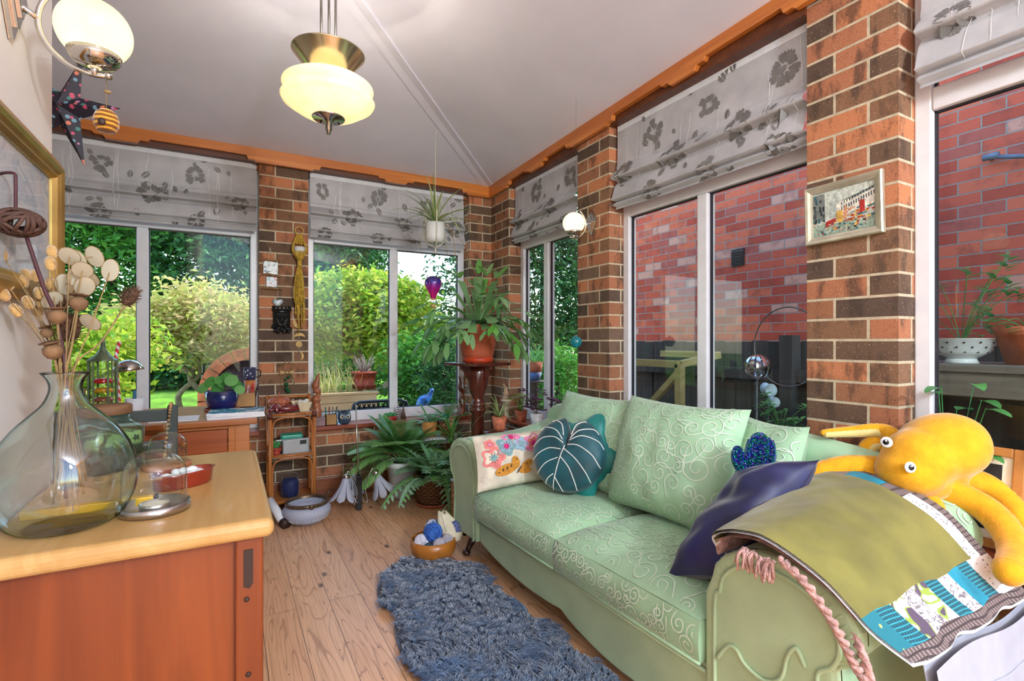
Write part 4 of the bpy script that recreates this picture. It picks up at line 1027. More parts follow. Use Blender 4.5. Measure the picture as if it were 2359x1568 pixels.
for k, (ds, lb) in enumerate(zip(hon, labs)):
    hp = [P(u, v, d=.98+.015*i) for i, (u, v) in enumerate(ds)]; th = thing('honesty_sprig', lb, 'dried flower', neck)
    stem_to(hp[0], .0011, th, .0, sd=50+k)
    for i, h in enumerate(hp):
        nn = (V((0, 0, 0))-h+V((R.uniform(-.9, .9), 0, R.uniform(-.4, 1.6)))).normalized(); x, y = frame_of(nn); a = R.uniform(0, 3); b = MB(); w = .0215
        rim = [h+x*w*math.cos(t)*(.78)+y*w*math.sin(t) for t in [i*2*PI/22 for i in range(22)]]
        b.add([h+nn*.002]+rim, [(0, i+1, (i+1) % 22+1) for i in range(22)]); o = b.build('seed_disc', m_hon, th)
        B = MB(); B.tube(rim, .0007, 4, True); B.build('rim', m_straw, o)
        if i: B = MB(); B.tube(spline([neck.lerp(hp[0], .6), (h+hp[0])/2+V((0, 0, -.012)), h], 5), .0007, 5); B.build('twig', m_straw, th)
for k, (u, v, d, s, lb) in enumerate([(132, 735, .93, .85, 'brown poppy seed head in the middle of the dried stems'), (180, 705, .97, .9, 'tallest poppy seed head beside the honesty discs'), (124, 815, .92, .9, 'poppy seed head lowest over the vase rim'), (110, 770, .95, .6, 'small poppy seed head left among the stems')]):
    h = P(u, v, d=d); th = thing('poppy_head', lb, 'dried flower', neck); stem_to(h, .0022, th, .0, sd=80+k); dr = ((h-neck).normalized()+V((0, 0, .3))).normalized(); x, y = frame_of(dr); M = axes((0, 0, 0), x, y, dr)
    b = MB(); b.lathe([(.002*s, -.012*s), (.012*s, -.006*s), (.0165*s, .004*s), (.0155*s, .013*s), (.008*s, .02*s), (.0005, .02*s)], h, 18, M, rad=lambda t, z: 1+.04*math.cos(9*t)); b.build('pod', m_pod, th)
    b = MB(); b.lathe([(.0005, .02*s), (.009*s, .0215*s), (.0165*s, .025*s), (.015*s, .0235*s), (.0005, .0195*s)], h, 27, M, rad=lambda t, z: 1+.18*math.cos(9*t)); b.build('crown', m_pod, th)
for k, (u, v, d, s, lb) in enumerate([(300, 683, 1.03, 1., 'spiky brown teasel head leaning out to the right of the vase'), (160, 755, .99, 1.5, 'large dark teasel head in the heart of the dried stems'), (140, 700, 1.0, .8, 'bristly thistle head between the poppy heads')]):
    h = P(u, v, d=d); th = thing('teasel_head', lb, 'dried flower', neck); stem_to(h, .0018, th, -.01 if k == 0 else 0, sd=95+k); dr = (h-neck).normalized(); x, y = frame_of(dr); M = axes((0, 0, 0), x, y, dr)
    b = MB(); b.ell(h, (.012*s, .012*s, .021*s), M, 14, 10); o = b.build('cone', m_teas, th); b = MB(); g = random.Random(k)
    for i in range(170):
        q = V((g.gauss(0, 1), g.gauss(0, 1), g.gauss(0, 1))).normalized(); p0 = h+M @ V((q.x*.011*s, q.y*.011*s, q.z*.02*s)); dq = (M @ V((q.x, q.y, q.z*.6+.5))).normalized(); b.tube([p0, p0+dq*.009*s], [.0007, .0002], 4)
    b.build('bristles', m_teas, o)
th = thing('rattan_ball_stem', 'woven brown rattan ball on a tall dark red stick standing in the vase', 'dried flower', neck)
q = [P(130, 735, d=.95), P(100, 660, d=.95), P(62, 548, d=.95)]; b = MB(); b.tube(spline([vc+V((0, 0, .05)), neck]+q, 6), .0035, 8); b.build('stick', m_stalk, th)
bc_ = P(44, 513, d=.95); b = MB(); g = random.Random(4)
for k in range(13):
    ax = V((g.gauss(0, 1), g.gauss(0, 1), g.gauss(0, .5))).normalized(); x, y = frame_of(ax)
    b.tube([bc_+V(((x*math.cos(t)+y*math.sin(t)).x*.036, (x*math.cos(t)+y*math.sin(t)).y*.036, (x*math.cos(t)+y*math.sin(t)).z*.024)) for t in [i*2*PI/26 for i in range(26)]], .0035, 6, True)
b.build('woven_ball', m_rat, th)
b = MB(); b.tube(spline([P(36, 495, d=.95), P(36, 420, d=.95), P(33, 400, d=.95), P(10, 398, d=.95), P(-10, 404, d=.95)], 6), .0028, 7); b.build('hooked_tip', m_stalk, th)
# ---------------------------------------------------------------- picture on the left wall
pf = thing('framed_picture', 'gold framed pale picture behind glass hanging on the white left wall', 'picture', (WX, 1.27, 1.385))
m_gold = plain('antique_gold', (196, 164, 96), .3, .85, var=.12, sc=12); m_gold2 = plain('ochre_frame_edge', (182, 128, 62), .45, .3, var=.15)
y0, y1, z0, z1 = .85, 1.642, 1.205, 1.56; fw_ = .052
b = MB(); prof = [(0, 0), (0, .016), (.008, .02), (.016, .026), (.026, .030), (.034, .026), (.040, .02), (.046, .021), (.052, .012), (.052, .004)]
def ring(d, h): return [V((WX+.002+h, y0+d, z0+d)), V((WX+.002+h, y1-d, z0+d)), V((WX+.002+h, y1-d, z1-d)), V((WX+.002+h, y0+d, z1-d))]
vs = []
for d, h in prof: vs += ring(d, h)
b.add(vs, [(k*4+i, k*4+(i+1) % 4, (k+1)*4+(i+1) % 4, (k+1)*4+i) for k in range(len(prof)-1) for i in range(4)], False)
for i in range(len(b.mi)): b.mi[i] = 1 if i//4 in (0, 1) else 0
b.build('frame', [m_gold, m_gold2], pf)
t = NT('pale_abstract_print'); nz = t.noise(t.coord(scale=(1, 3, 5)), 3., 5., .6, 1.); t.bsdf(t.ramp(nz, [(.3, (206, 214, 228)), (.5, (228, 230, 236)), (.62, (186, 200, 220)), (.7, (236, 235, 235))]), .6)
b = MB(); b.box((WX+.002, y0+.045, z0+.045), (WX+.008, y1-.045, z1-.045)); b.build('print', t.m, pf)
b = MB(); b.box((WX+.0115, y0+.05, z0+.05), (WX+.013, y1-.05, z1-.05)); b.build('glazing', thinglass('picture_glass', (252, 253, 253), .02, pw=7.), pf)
# ---------------------------------------------------------------- globe wall lights
m_globe = glow('lit_opal_globe', (255, 240, 204), .72, (255, 230, 178)); m_chr = plain('polished_nickel', (206, 202, 196), .1, 1., var=.03)
def sconce(label, plate, nx, y, gc):
    """plate on the wall with outward normal nx; opal globe held by a ring arm"""
    root = thing('globe_wall_light', label, 'wall light', plate, 'globe wall lights'); N = V((nx, 0, 0)); Z = V((0, 0, 1)); T = V((0, 1, 0))
    b = MB()
    for k, (a, h) in enumerate(((1., .0), (.72, .008), (.46, .014))):
        q = [plate+N*h+(T*.05*x+Z*.082*z)*a for x, z in ((1, 0), (0, 1), (-1, 0), (0, -1))]; r_ = [p+N*.009 for p in q]
        b.add(q+r_, [(0, 1, 2, 3), (7, 6, 5, 4)]+[(i, (i+1) % 4, 4+(i+1) % 4, 4+i) for i in range(4)], False)
    b.build('wall_plate', m_chr, root, bevel=.0015)
    b = MB(); a0 = math.atan2(0, -1)
    ring = [gc+N*(-math.cos(t)*.09)+Z*math.sin(t)*.09 for t in [math.radians(d) for d in range(-105, 62, 7)]]
    b.tube(ring, .0055, 8); b.ell(ring[0], .008); b.ell(ring[-1], .007); b.tube([plate, gc-N*.088], .006, 8); b.tube([gc-Z*.092, gc-Z*.068], .007, 10); b.build('ring_arm', m_chr, root)
    b = MB(); b.lathe([(.012, -.075), (.034, -.070), (.044, -.058), (.047, -.047), (.043, -.052)], gc, 28); b.build('cup', m_chr, root)
    b = MB(); b.ell(gc, (.067, .067, .064), None, 32, 20); b.build('globe', m_globe, root)
sconce('lit opal globe wall light on the white wall above the gold framed picture', V((WX+.001, 1.36, 1.80)), 1, 1.36, V((WX+.135, 1.36, 1.77)))
sconce('lit opal globe wall light on the far brick pillar beside the corner window', V((RX-.001, 2.465, 1.845)), -1, 2.465, V((RX-.14, 2.465, 1.825)))
hc = V((WX+.16, 1.362, 0)); hz_ = P(245, 278, d=1.08).z; hx = P(245, 278, d=1.08)
h = thing('beehive_ornament', 'fuzzy yellow and brown beehive ornament hanging from the near globe light', 'ornament', hx)
b = MB(); b.tube([hx+V((0, 0, .02)), V((hx.x, hx.y, 1.682))], .0008, 5); b.ell(hx+V((.002, 0, .062)), (.007, .004, .004)); b.build('string', m_straw, h)
t = NT('striped_felt'); w = t.n('ShaderNodeTexWave', wave_type='BANDS', bands_direction='Z'); w.inputs['Scale'].default_value = 32; w.inputs['Distortion'].default_value = 2.; t.l(t.coord(), w.inputs[0]); t.bsdf(t.ramp(w.outputs['Fac'], [(.3, (214, 156, 50)), (.6, (120, 66, 14))]), .9, sheen=.6)
b = MB(); b.lathe([(.0005, -.025), (.016, -.023), (.022, -.01), (.0225, .004), (.018, .016), (.010, .023), (.0005, .025)], hx, 22); b.build('hive', t.m, h)
b = MB(); b.ell(hx+V((-.004, -.021, -.010)), (.007, .004, .008)); b.build('door', m_dark, h)
# paper star lantern
sc_ = P(152, 250, d=1.66); t = NT('floral_paper'); v = t.n('ShaderNodeTexVoronoi'); v.inputs['Scale'].default_value = 52; t.l(t.coord(), v.inputs[0]); s_ = t.n('ShaderNodeSeparateColor'); t.l(v.outputs['Color'], s_.inputs[0])
t.bsdf(t.mix(t.math('LESS_THAN', v.outputs['Distance'], .36), (44, 38, 50), t.ramp(s_.outputs[0], [(0, (206, 82, 110)), (.3, (120, 160, 176)), (.5, (216, 120, 90)), (.7, (70, 130, 120)), (.85, (190, 130, 170))], 'CONSTANT')), .6)
st = thing('paper_star', 'dark floral folded paper star lantern hanging behind the end of the white wall', 'ornament', sc_)
b = MB(); tips = []; inn = []; x, z = rt, V((0, 0, 1))
for k in range(5):
    a = math.radians(72+72*k); tips.append(sc_+(x*math.cos(a)+z*math.sin(a))*(.18 if k != 3 else .2)); a += math.radians(36); inn.append(sc_+(x*math.cos(a)+z*math.sin(a))*.058)
f, bk = sc_-fw*.035, sc_+fw*.035; vs = [f, bk]+tips+inn
b.add(vs, sum([[(0, 2+k, 7+k), (0, 7+(k-1) % 5, 2+k), (1, 7+k, 2+k), (1, 2+k, 7+(k-1) % 5)] for k in range(5)], []), False); b.build('folded_star', t.m, st)
b = MB(); b.tube([tips[0], V((tips[0].x, tips[0].y, ceil_z(tips[0].x, tips[0].y)+.004))], .0012, 5); b.build('white_cord', m_lining, st)
# ---------------------------------------------------------------- desk at the back left window
DZ = .745
dk = thing('pine_desk', 'orange pine writing desk with a drawer under the left back window', 'desk', (-.55, 3.1, 0))
b = MB(); b.box((-1.25, 2.77, DZ-.028), (.125, 3.46, DZ)); b.build('top', m_pined, dk, bevel=.006)
b = MB(); b.box((-1.2, 2.80, DZ-.18), (-.36, 2.82, DZ-.028)); b.box((.0, 2.80, DZ-.18), (.09, 2.82, DZ-.028)); b.box((-.36, 2.80, DZ-.18), (.0, 2.82, DZ-.155)); b.box((-.36, 2.80, DZ-.045), (.0, 2.82, DZ-.028)); b.box((-1.2, 3.42, DZ-.15), (.09, 3.44, DZ-.028)); b.box((.07, 2.82, DZ-.15), (.09, 3.42, DZ-.028)); b.build('apron', m_pined, dk, bevel=.002)
b = MB(); b.box((-.357, 2.793, DZ-.153), (-.003, 2.815, DZ-.047)); dr = b.build('drawer', wood('red_pine_drawer', (168, 84, 36), (132, 60, 22), .35, 'x', .6), dk, bevel=.003)
b = MB(); b.lathe([(.006, 0), (.006, .01), (.014, .018), (.013, .026), (.0005, .03)], (-.18, 2.793, DZ-.10), 18, axes((0, 0, 0), (1, 0, 0), (0, 0, 1), (0, -1, 0))); b.build('knob', m_pined, dr)
for x, y in ((.06, 2.83), (.06, 3.41), (-1.18, 2.83), (-1.18, 3.41)):
    b = MB(); b.box((x-.032, y-.032, 0), (x+.032, y+.032, DZ-.028)); b.build('leg', m_pined, dk, bevel=.003)
m_chair = plain('dark_grey_green_paint', (66, 74, 70), .5, var=.06)
ch = thing('painted_chair', 'dark grey green painted chair tucked in front of the pine desk', 'chair', (-.38, 2.6, 0))
b = MB(); b.box((-.58, 2.47, .42), (-.18, 2.88, .455)); b.build('seat', m_chair, ch, bevel=.008)
for x in (-.195, -.565):
    b = MB(); b.bar((x, 2.47, 0), (x, 2.45, .865), .034, .03, V((0, 1, 0))); b.build('back_post', m_chair, ch, bevel=.004)
    b = MB(); b.bar((x, 2.85, 0), (x, 2.85, .42), .032, .032, V((0, 1, 0))); b.build('leg', m_chair, ch, bevel=.004)
for z, h_ in ((.825, .045), (.70, .05)):
    b = MB(); b.box((-.548, 2.443, z-h_/2), (-.212, 2.463, z+h_/2)); b.build('back_rail', m_chair, ch, bevel=.004)
b = MB(); m_bead = plain('wooden_bead', (184, 142, 92), .5, var=.2)
for k in range(40):
    a = k*2*PI/40; b.ell(V((-.212+.012*math.cos(a), 2.43 if a < PI else 2.474, .755+.115*math.cos(a*1.0+.0)*1.0)), (.0065, .0065, .006), None, 8, 6)
tag(b.build('bead_necklace', m_bead, loc=V((-.21, 2.44, .75))), 'string of tan wooden beads hung over the chair back', 'necklace')
# things on the desk
pot = P(512, 938, z=DZ+.012); pot = V((pot.x, 3.18, DZ))
m_bglaze = plain('cobalt_glaze', (24, 36, 92), .12, var=.35, sc=6, coat=.6); m_terra = plain('terracotta', (182, 96, 62), .75, var=.12, sc=14); m_soil = plain('dark_soil', (52, 38, 28), .95, var=.3, sc=80, bump=1., bsc=200)
pl_ = thing('pilea_plant', 'round leaved pilea in a cobalt blue pot on a terracotta saucer on the desk', 'plant', pot)
b = MB(); b.shell([(.068, 0), (.084, .004), (.086, .014)], pot, 32, t=.006); b.build('saucer', m_terra, pl_)
b = MB(); b.shell([(.05, .008), (.066, .016), (.08, .06), (.083, .108)], pot, 36, t=.006); b.build('pot', m_bglaze, pl_)
b = MB(); b.lathe([(.0005, .098), (.076, .098)], pot, 28); b.build('soil', m_soil, pl_)
b = MB(); m_pil = leafmat('pilea_leaf', (70, 140, 62), (96, 164, 80), (128, 186, 108), .3, .3)
for k, (dx_, dz_, r_) in enumerate([(-.10, .125, .036), (-.065, .155, .036), (-.03, .12, .034), (.05, .165, .04), (.075, .14, .034), (.02, .175, .038), (.095, .115, .03), (-.02, .165, .028), (.0, .15, .03)]):
    c = pot+rt*dx_+V((0, -.03+.02*(k % 3), dz_)); nn = (V((-.2+dx_*3, -.8, .7))).normalized(); x, y = frame_of(nn)
    b.tube(spline([pot+V((0, 0, .098)), pot+rt*dx_*.5+V((0, -.01, dz_+.01)), c], 5), .0016, 5)
    b.add([c+nn*.004]+[c+x*r_*math.cos(t)*.85+y*r_*math.sin(t) for t in [i*2*PI/16 for i in range(16)]], [(0, i+1, (i+1) % 16+1) for i in range(16)])
b.build('foliage', m_pil, pl_)
bx_ = P(562, 945, z=DZ); bx_ = V((bx_.x+.012, 3.30, DZ)); m_card = plain('brown_cardboard', (176, 136, 88), .85, var=.1)
b = MB(); w = .052
for lo, hi in (((-w, -.04, 0), (w, -.036, .08)), ((-w, .036, 0), (w, .04, .08)), ((-w, -.04, 0), (-w+.004, .04, .08)), ((w-.004, -.04, 0), (w, .04, .08)), ((-w, -.04, 0), (w, .04, .004))): b.box(tuple(bx_+V(lo)), tuple(bx_+V(hi)))
tag(b.build('pen_box', m_card, loc=bx_), 'open cardboard box holding felt pens on the desk', 'box')
for k, (c, n_) in enumerate((((36, 74, 190), 'blue'), ((26, 110, 70), 'green'), ((206, 150, 160), 'pink'), ((200, 40, 46), 'red'), ((70, 46, 44), 'dark brown'))):
    b = MB(); q0 = bx_+V((-.038+k*.019, 0, .008)); q1 = q0+V((.004+.006*k, .012, .115+.008*(k % 2))); b.tube([q0, q0.lerp(q1, .75)], .006, 10); b.tube([q0.lerp(q1, .75), q1], [.0066, .0055], 10)
    tag(b.build('felt_pen', plain(n_+'_pen_barrel', c, .35), loc=q0), n_+' felt pen standing in the cardboard pen box', 'pen')
sp_ = V((P(575, 905, y=3.44).x, 3.395, DZ)); b = MB(); b.lathe([(.0005, 0), (.032, 0), (.032, .145), (.0005, .145)], sp_, 24); tag(b.build('wooden_block', m_pined, loc=sp_), 'orange round wooden block behind the pens', 'block')
mg = sp_+V((0, 0, .145)); m_ = thing('patterned_mug', 'dark patterned mug on the round wooden block at the window', 'mug', mg)
b = MB(); b.shell([(.026, 0), (.033, .006), (.034, .075)], mg, 28, t=.003); b.build('cup', dots('ink_pattern', (36, 40, 74), (190, 186, 184), 60, .3), m_)
b = MB(); b.tube(spline([mg+V((.033, 0, .06)), mg+V((.055, 0, .055)), mg+V((.055, 0, .025)), mg+V((.033, 0, .015))], 6), .004, 8); b.build('handle', m_dark, m_)
m_paper = plain('white_paper', (232, 232, 232), .8, var=.02)
def sheetmat(n_, cs, sc):
    t = NT(n_); nz = t.noise(t.coord(), sc, 3., .6, .8); t.bsdf(t.ramp(nz, [(.3+.4*i/(len(cs)-1), c) for i, c in enumerate(cs)], 'CONSTANT'), .35); return t.m
mgz = V((P(545, 955, z=DZ).x-.005, 2.92, DZ))
for k, (cs, lb) in enumerate(((((60, 66, 84), (210, 214, 220), (120, 140, 170)), 'bottom magazine of the pile at the desk edge'), (((226, 226, 226), (40, 44, 56), (190, 200, 214)), 'dark edged magazine in the middle of the desk pile'), (((70, 150, 190), (30, 120, 130), (220, 226, 228), (200, 210, 190)), 'blue green magazine on top of the pile at the desk edge'))):
    b = MB(); M = Matrix.Translation(mgz+V((.004*k, .006*k, .0085*k))) @ rot(z=.04-.06*k); b.box((-.125, -.1, 0), (.125, .1, .008), M); b.m = 1; b.box((-.123, -.098, .008), (.123, .098, .0084), M)
    tag(b.build('magazine', [m_paper, sheetmat('cover_%d' % k, cs, 16.)], loc=mgz), lb, 'magazine', 'pile of magazines on the desk')
b = MB(); b.box((-.32, 2.84, DZ), (-.125, 3.02, DZ+.0025), Matrix.Translation((0, 0, 0))); m_txt = checks('printed_sheet', (234, 234, 234), (234, 234, 234), (222, 222, 226), 14)
tag(b.build('paper_sheet', m_paper, loc=V((-.2, 2.95, DZ))), 'white sheets of paper lying flat on the desk beside the magazines', 'paper')
b = MB(); b.box((-.56, 2.80, DZ), (-.35, 2.99, DZ+.003)); tag(b.build('paper_sheet', m_paper, loc=V((-.45, 2.9, DZ))), 'white drawing paper on the desk behind the chair back', 'paper')
pw_ = V((P(310, 935, y=3.2).x, 3.2, DZ)); b = MB(); b.shell([(.03, 0), (.036, .004), (.04, .085)], pw_, 24, t=.004); o = tag(b.build('white_pot', m_lining, loc=pw_), 'small white pot with a blue stick on the desk by the mullion', 'pot')
b = MB(); b.tube([pw_+V((0, 0, .01)), pw_+V((.0, .0, .125))], .008, 8); b.build('blue_stick', plain('petrol_blue', (50, 104, 130), .5), o)
lc = V((P(237, 900, y=3.12).x, 3.12, DZ)); ln = thing('glass_lantern', 'tall glass lantern with a pointed green metal roof and coloured discs on the desk', 'lantern', lc)
m_gmet = plain('verdigris_metal', (120, 134, 104), .35, .6, var=.2)
b = MB(); b.lathe([(.0005, .395), (.008, .385), (.012, .34), (.03, .31), (.062, .285), (.064, .28), (.0005, .282)], lc, 6); b.build('roof', m_gmet, ln)
for k in range(6):
    a = k*PI/3; b = MB(); b.bar(lc+V((.056*math.cos(a), .056*math.sin(a), 0)), lc+V((.056*math.cos(a), .056*math.sin(a), .285)), .007); b.build('post', m_gmet, ln)
b = MB(); b.lathe([(.054, .012), (.054, .28)], lc, 6); b.build('glazing', m_clear, ln)
for z, c, n_ in ((.17, (196, 30, 34), 'red_disc'), (.125, (222, 160, 30), 'amber_disc'), (.08, (150, 80, 60), 'brown_disc')):
    b = MB(); b.lathe([(.0005, z), (.04, z+.004), (.044, z+.014), (.03, z+.026), (.0005, z+.028)], lc, 24); b.build(n_, plain(n_, c, .15, coat=.6), ln)
b = MB(); b.lathe([(.0005, 0), (.062, 0), (.062, .012), (.0005, .012)], lc, 6); b.build('floor_plate', m_gmet, ln)
sc0 = V((P(272, 920, y=3.2).x, 3.22, DZ)); b = MB(); pts = [P(274, 925, y=3.22), P(270, 870, y=3.22), P(268, 818, y=3.22), P(276, 786, y=3.22)]; b.tube(spline(pts, 8), .009, 10)
t = NT('candy_stripe'); w = t.n('ShaderNodeTexWave', wave_type='BANDS', bands_direction='DIAGONAL'); w.inputs['Scale'].default_value = 16; t.l(t.coord(), w.inputs[0]); t.bsdf(t.mix(t.math('GREATER_THAN', w.outputs['Fac'], .5), (216, 44, 40), (236, 226, 222)), .35)
tag(b.build('striped_cane', t.m, loc=V((sc0.x, 3.22, DZ))), 'red and white striped bent cane beside the glass lantern', 'ornament')
lm_ = P(296, 845, y=3.26); lp = thing('chrome_desk_lamp', 'small chrome dome desk lamp on a thin curved stem at the left window', 'lamp', V((lm_.x-.04, 3.26, DZ)))
b = MB(); M = rot(y=-.12); b.lathe([(.066*math.cos(t), .058*math.sin(t)) for t in [i*PI/20 for i in range(10)]]+[(.0005, .058)], lm_-V((0, 0, .02)), 32, M); b.build('shade', m_chr, lp, solid=.002)
b = MB(); s0 = V((lm_.x-.045, 3.26, DZ+.01)); b.tube(spline([s0, s0+V((.0, 0, .1)), s0+V((-.012, 0, .2)), lm_+V((-.03, 0, .02)), lm_+V((0, 0, .03))], 6), .004, 8); b.lathe([(.0005, -.01), (.045, -.01), (.045, .004), (.0005, .008)], s0, 28); b.build('stem', m_chr, lp)
b = MB(); c = P(177, 905, y=3.3); b.box((c.x-.035, 3.27, DZ), (c.x+.03, 3.33, c.z+.02)); tag(b.build('card_box', m_card, loc=V((c.x, 3.3, DZ))), 'small cardboard box on the desk left of the lantern', 'box')
# ---------------------------------------------------------------- pendant
pd = P(757, 205, d=2.05); pd = V((pd.x, pd.y, 2.10)); zc = ceil_z(pd.x, pd.y)
m_amber = NT('amber_marbled_glass'); n_ = m_amber.noise(m_amber.coord(), 12., 4.); c_ = m_amber.ramp(n_, [(.3, (244, 237, 216)), (.7, (252, 248, 236))])
b_ = m_amber.bsdf(c_, .18, trans=.0, coat=.4); e_ = m_amber.n('ShaderNodeBsdfTranslucent'); m_amber.l(c_, e_.inputs[0]); x_ = m_amber.n('ShaderNodeMixShader'); x_.inputs[0].default_value = .32
m_amber.l(b_.outputs[0], x_.inputs[1]); m_amber.l(e_.outputs[0], x_.inputs[2]); m_amber.l(x_.outputs[0], m_amber.out.inputs[0]); m_amber = m_amber.m
m_cone = plain('champagne_metal', (222, 206, 168), .2, .95, var=.05)
pn = thing('pendant_light', 'art deco pendant with a brass cone over two amber glass dishes hanging from the ceiling', 'pendant lamp', V((pd.x, pd.y, zc)))
b = MB(); b.shell([(.042, .066), (.052, .074), (.138, .178), (.141, .181)], pd, 44, t=.003); b.build('metal_cone', m_cone, pn)
b = MB(); b.lathe([(.05, .064), (.12, .062), (.158, .056), (.172, .046), (.174, .04), (.166, .026), (.14, .014)], pd, 48); b.build('upper_dish', m_amber, pn, solid=.004)
b = MB(); b.lathe([(.14, .012), (.168, .008), (.179, -.008), (.172, -.02), (.162, -.024), (.158, -.03), (.115, -.058), (.06, -.078), (.045, -.08)], pd, 48); b.build('lower_dish', m_amber, pn, solid=.004)
b = MB(); b.lathe([(.0005, -.076), (.062, -.074), (.064, -.08), (.06, -.085), (.024, -.087), (.02, -.094), (.0135, -.095), (.0135, -.128), (.010, -.13), (.0075, -.145), (.0005, -.146)], pd, 32); b.build('finial', m_chr, pn)
b = MB()
for k in range(4):
    a = k*PI/2+.5; b.ell(pd+V((.05*math.cos(a), .05*math.sin(a), -.084)), (.005, .005, .003), None, 8, 6)
b.build('screw', m_dark, pn)
for k in range(3):
    a = k*2*PI/3+.4; b = MB(); q = pd+V((.032*math.cos(a), .032*math.sin(a), .1)); b.tube([q, V((q.x, q.y, ceil_z(q.x, q.y)+.004))], .005, 8); b.build('rod', plain('dull_nickel', (150, 144, 136), .3, 1.), pn)
b = MB(); b.ell(pd+V((0, 0, .035)), (.028, .028, .036), None, 16, 10); b.build('bulb', glow('lit_bulb', (255, 242, 220), BULB), pn)
# ---------------------------------------------------------------- hanging spider plant and balloon
hp = P(1003, 535, d=3.36); zt = ceil_z(hp.x, hp.y)
m_cer = plain('white_ceramic', (222, 224, 220), .3, var=.02); m_sp = leafmat('spider_leaf', (136, 170, 92), (198, 208, 146), (112, 152, 76), .35); m_cord = plain('cotton_cord', (212, 208, 186), .9, var=.08)
hg = thing('hanging_spider_plant', 'white hanging pot of spider plant in a cord sling in front of the blind', 'hanging plant', V((hp.x, hp.y, zt)))
b = MB(); b.shell([(.035, -.07), (.052, -.062), (.062, -.04), (.066, .06)], hp, 32, t=.005); b.build('pot', m_cer, hg)
b = MB(); b.lathe([(.0005, .05), (.061, .05)], hp, 24); b.build('soil', m_soil, hg)
b = MB(); tp = hp+V((0, 0, .25))
for k in range(3):
    a = k*2*PI/3+.3; o = V((.069*math.cos(a), .069*math.sin(a), 0)); b.tube(spline([tp, hp+o*.75+V((0, 0, .2)), hp+o+V((0, 0, .06)), hp+o*1.0+V((0, 0, -.05)), hp+V((0, 0, -.105))], 6), .004, 6)
b.tube([hp+V((0, 0, -.10)), hp+V((0, 0, -.14))], [.004, .006], 6); b.tube([tp, V((hp.x, hp.y, zt+.004))], .002, 6); b.ell(tp+V((0, 0, .01)), (.004, .004, .012)); b.build('cord_sling', m_cord, hg)
b = MB(); g = random.Random(8); base = hp+V((0, 0, .055))
for k in range(30):
    a = g.uniform(0, 6.28); el = g.uniform(.5, 1.4); L_ = g.uniform(.16, .34); d = rt*math.cos(a)*math.cos(el)+fw*math.sin(a)*math.cos(el)+V((0, 0, math.sin(el)))
    b.blade(base+d*.01, d, L_, g.uniform(.015, .021), g.uniform(3.5, 7.5), 10, .25, lambda t: (1-t)**.5*min(1, .5+t*3))
for a, el, L_, dr in ((0.1, .35, .42, 2.4), (.05, .75, .40, 3.6), (-.1, .15, .36, 3.8), (2.9, .8, .26, 8.), (1.9, 1.45, .34, .3), (.2, 1.2, .36, 4.)):
    d = rt*math.cos(a)*math.cos(el)+fw*-math.sin(a)*.4*math.cos(el)+V((0, 0, math.sin(el))); b.blade(base, d, L_, .022, dr, 12, .25, lambda t: (1-t)**.5*min(1, .5+t*3))
b.build('foliage', m_sp, hg)
m_run = leafmat('dry_runner', (178, 160, 100), (160, 172, 104), (190, 140, 90)); b = MB()
for s, dx_ in ((1, .05), (2, -.07), (3, .09)): b.tube(spline([base+rt*dx_*.7, hp+rt*dx_*1.2+V((0, 0, .0)), hp+rt*(dx_*1.5)+V((0, 0, -.10-.02*s))], 6), .0018, 5); b.blade(hp+rt*(dx_*1.5)+V((0, 0, -.10-.02*s)), V((.2, 0, -1)), .06, .008, 0, 4)
b.tube(spline([base+rt*.06, hp+rt*.19+V((0, 0, -.08)), hp+rt*.26+V((0, 0, -.26)), hp+rt*.33+V((0, 0, -.38))], 8), .0016, 5); b.build('runner', m_run, hg)
ba = P(998, 662, d=3.36); bl = thing('hot_air_balloon_ornament', 'purple and pink glass hot air balloon ornament hanging by the back window', 'ornament', ba)
t = NT('purple_to_pink_glass'); sx = t.n('ShaderNodeSeparateXYZ'); t.l(t.coord(), sx.inputs[0]); mr = t.n('ShaderNodeMapRange'); mr.inputs[1].default_value = -.06; mr.inputs[2].default_value = .06; t.l(sx.outputs[2], mr.inputs[0])
t.bsdf(t.ramp(mr.outputs[0], [(.2, (206, 20, 130)), (.5, (160, 24, 150)), (.75, (66, 36, 150)), (1, (44, 40, 120))]), .12, .25, coat=.8)
b = MB(); b.lathe([(.014, -.075), (.022, -.05), (.044, -.012), (.058, .022), (.055, .045), (.04, .064), (.018, .074), (.0005, .077)], ba, 32, rad=lambda t_, z: 1+.012*abs(math.cos(4*t_))); e_ = b.build('envelope', t.m, bl)
b = MB()
for k in range(8): a = k*PI/4; b.tube([ba+V((r_*1.015*math.cos(a), r_*1.015*math.sin(a), z)) for r_, z in ((.015, -.075), (.023, -.05), (.045, -.012), (.059, .022), (.056, .045), (.041, .064), (.0185, .075))], .001, 4)
b.build('seam', m_brass, bl)
b = MB(); b.lathe([(.016, -.083), (.017, -.074), (.0005, -.074)], ba, 20); b.shell([(.014, -.135), (.019, -.112)], ba, 16, t=.002)
for k in range(4): a = k*PI/2; b.tube([ba+V((.016*math.cos(a), .016*math.sin(a), -.08)), ba+V((.018*math.cos(a), .018*math.sin(a), -.114))], .0009, 4)
b.build('basket', plain('pale_wicker', (196, 164, 100), .7), bl)
b = MB(); b.tube([ba+V((0, 0, .076)), V((ba.x, ba.y, hp.z-.14))], .0008, 4); b.build('thread', m_dark, bl)
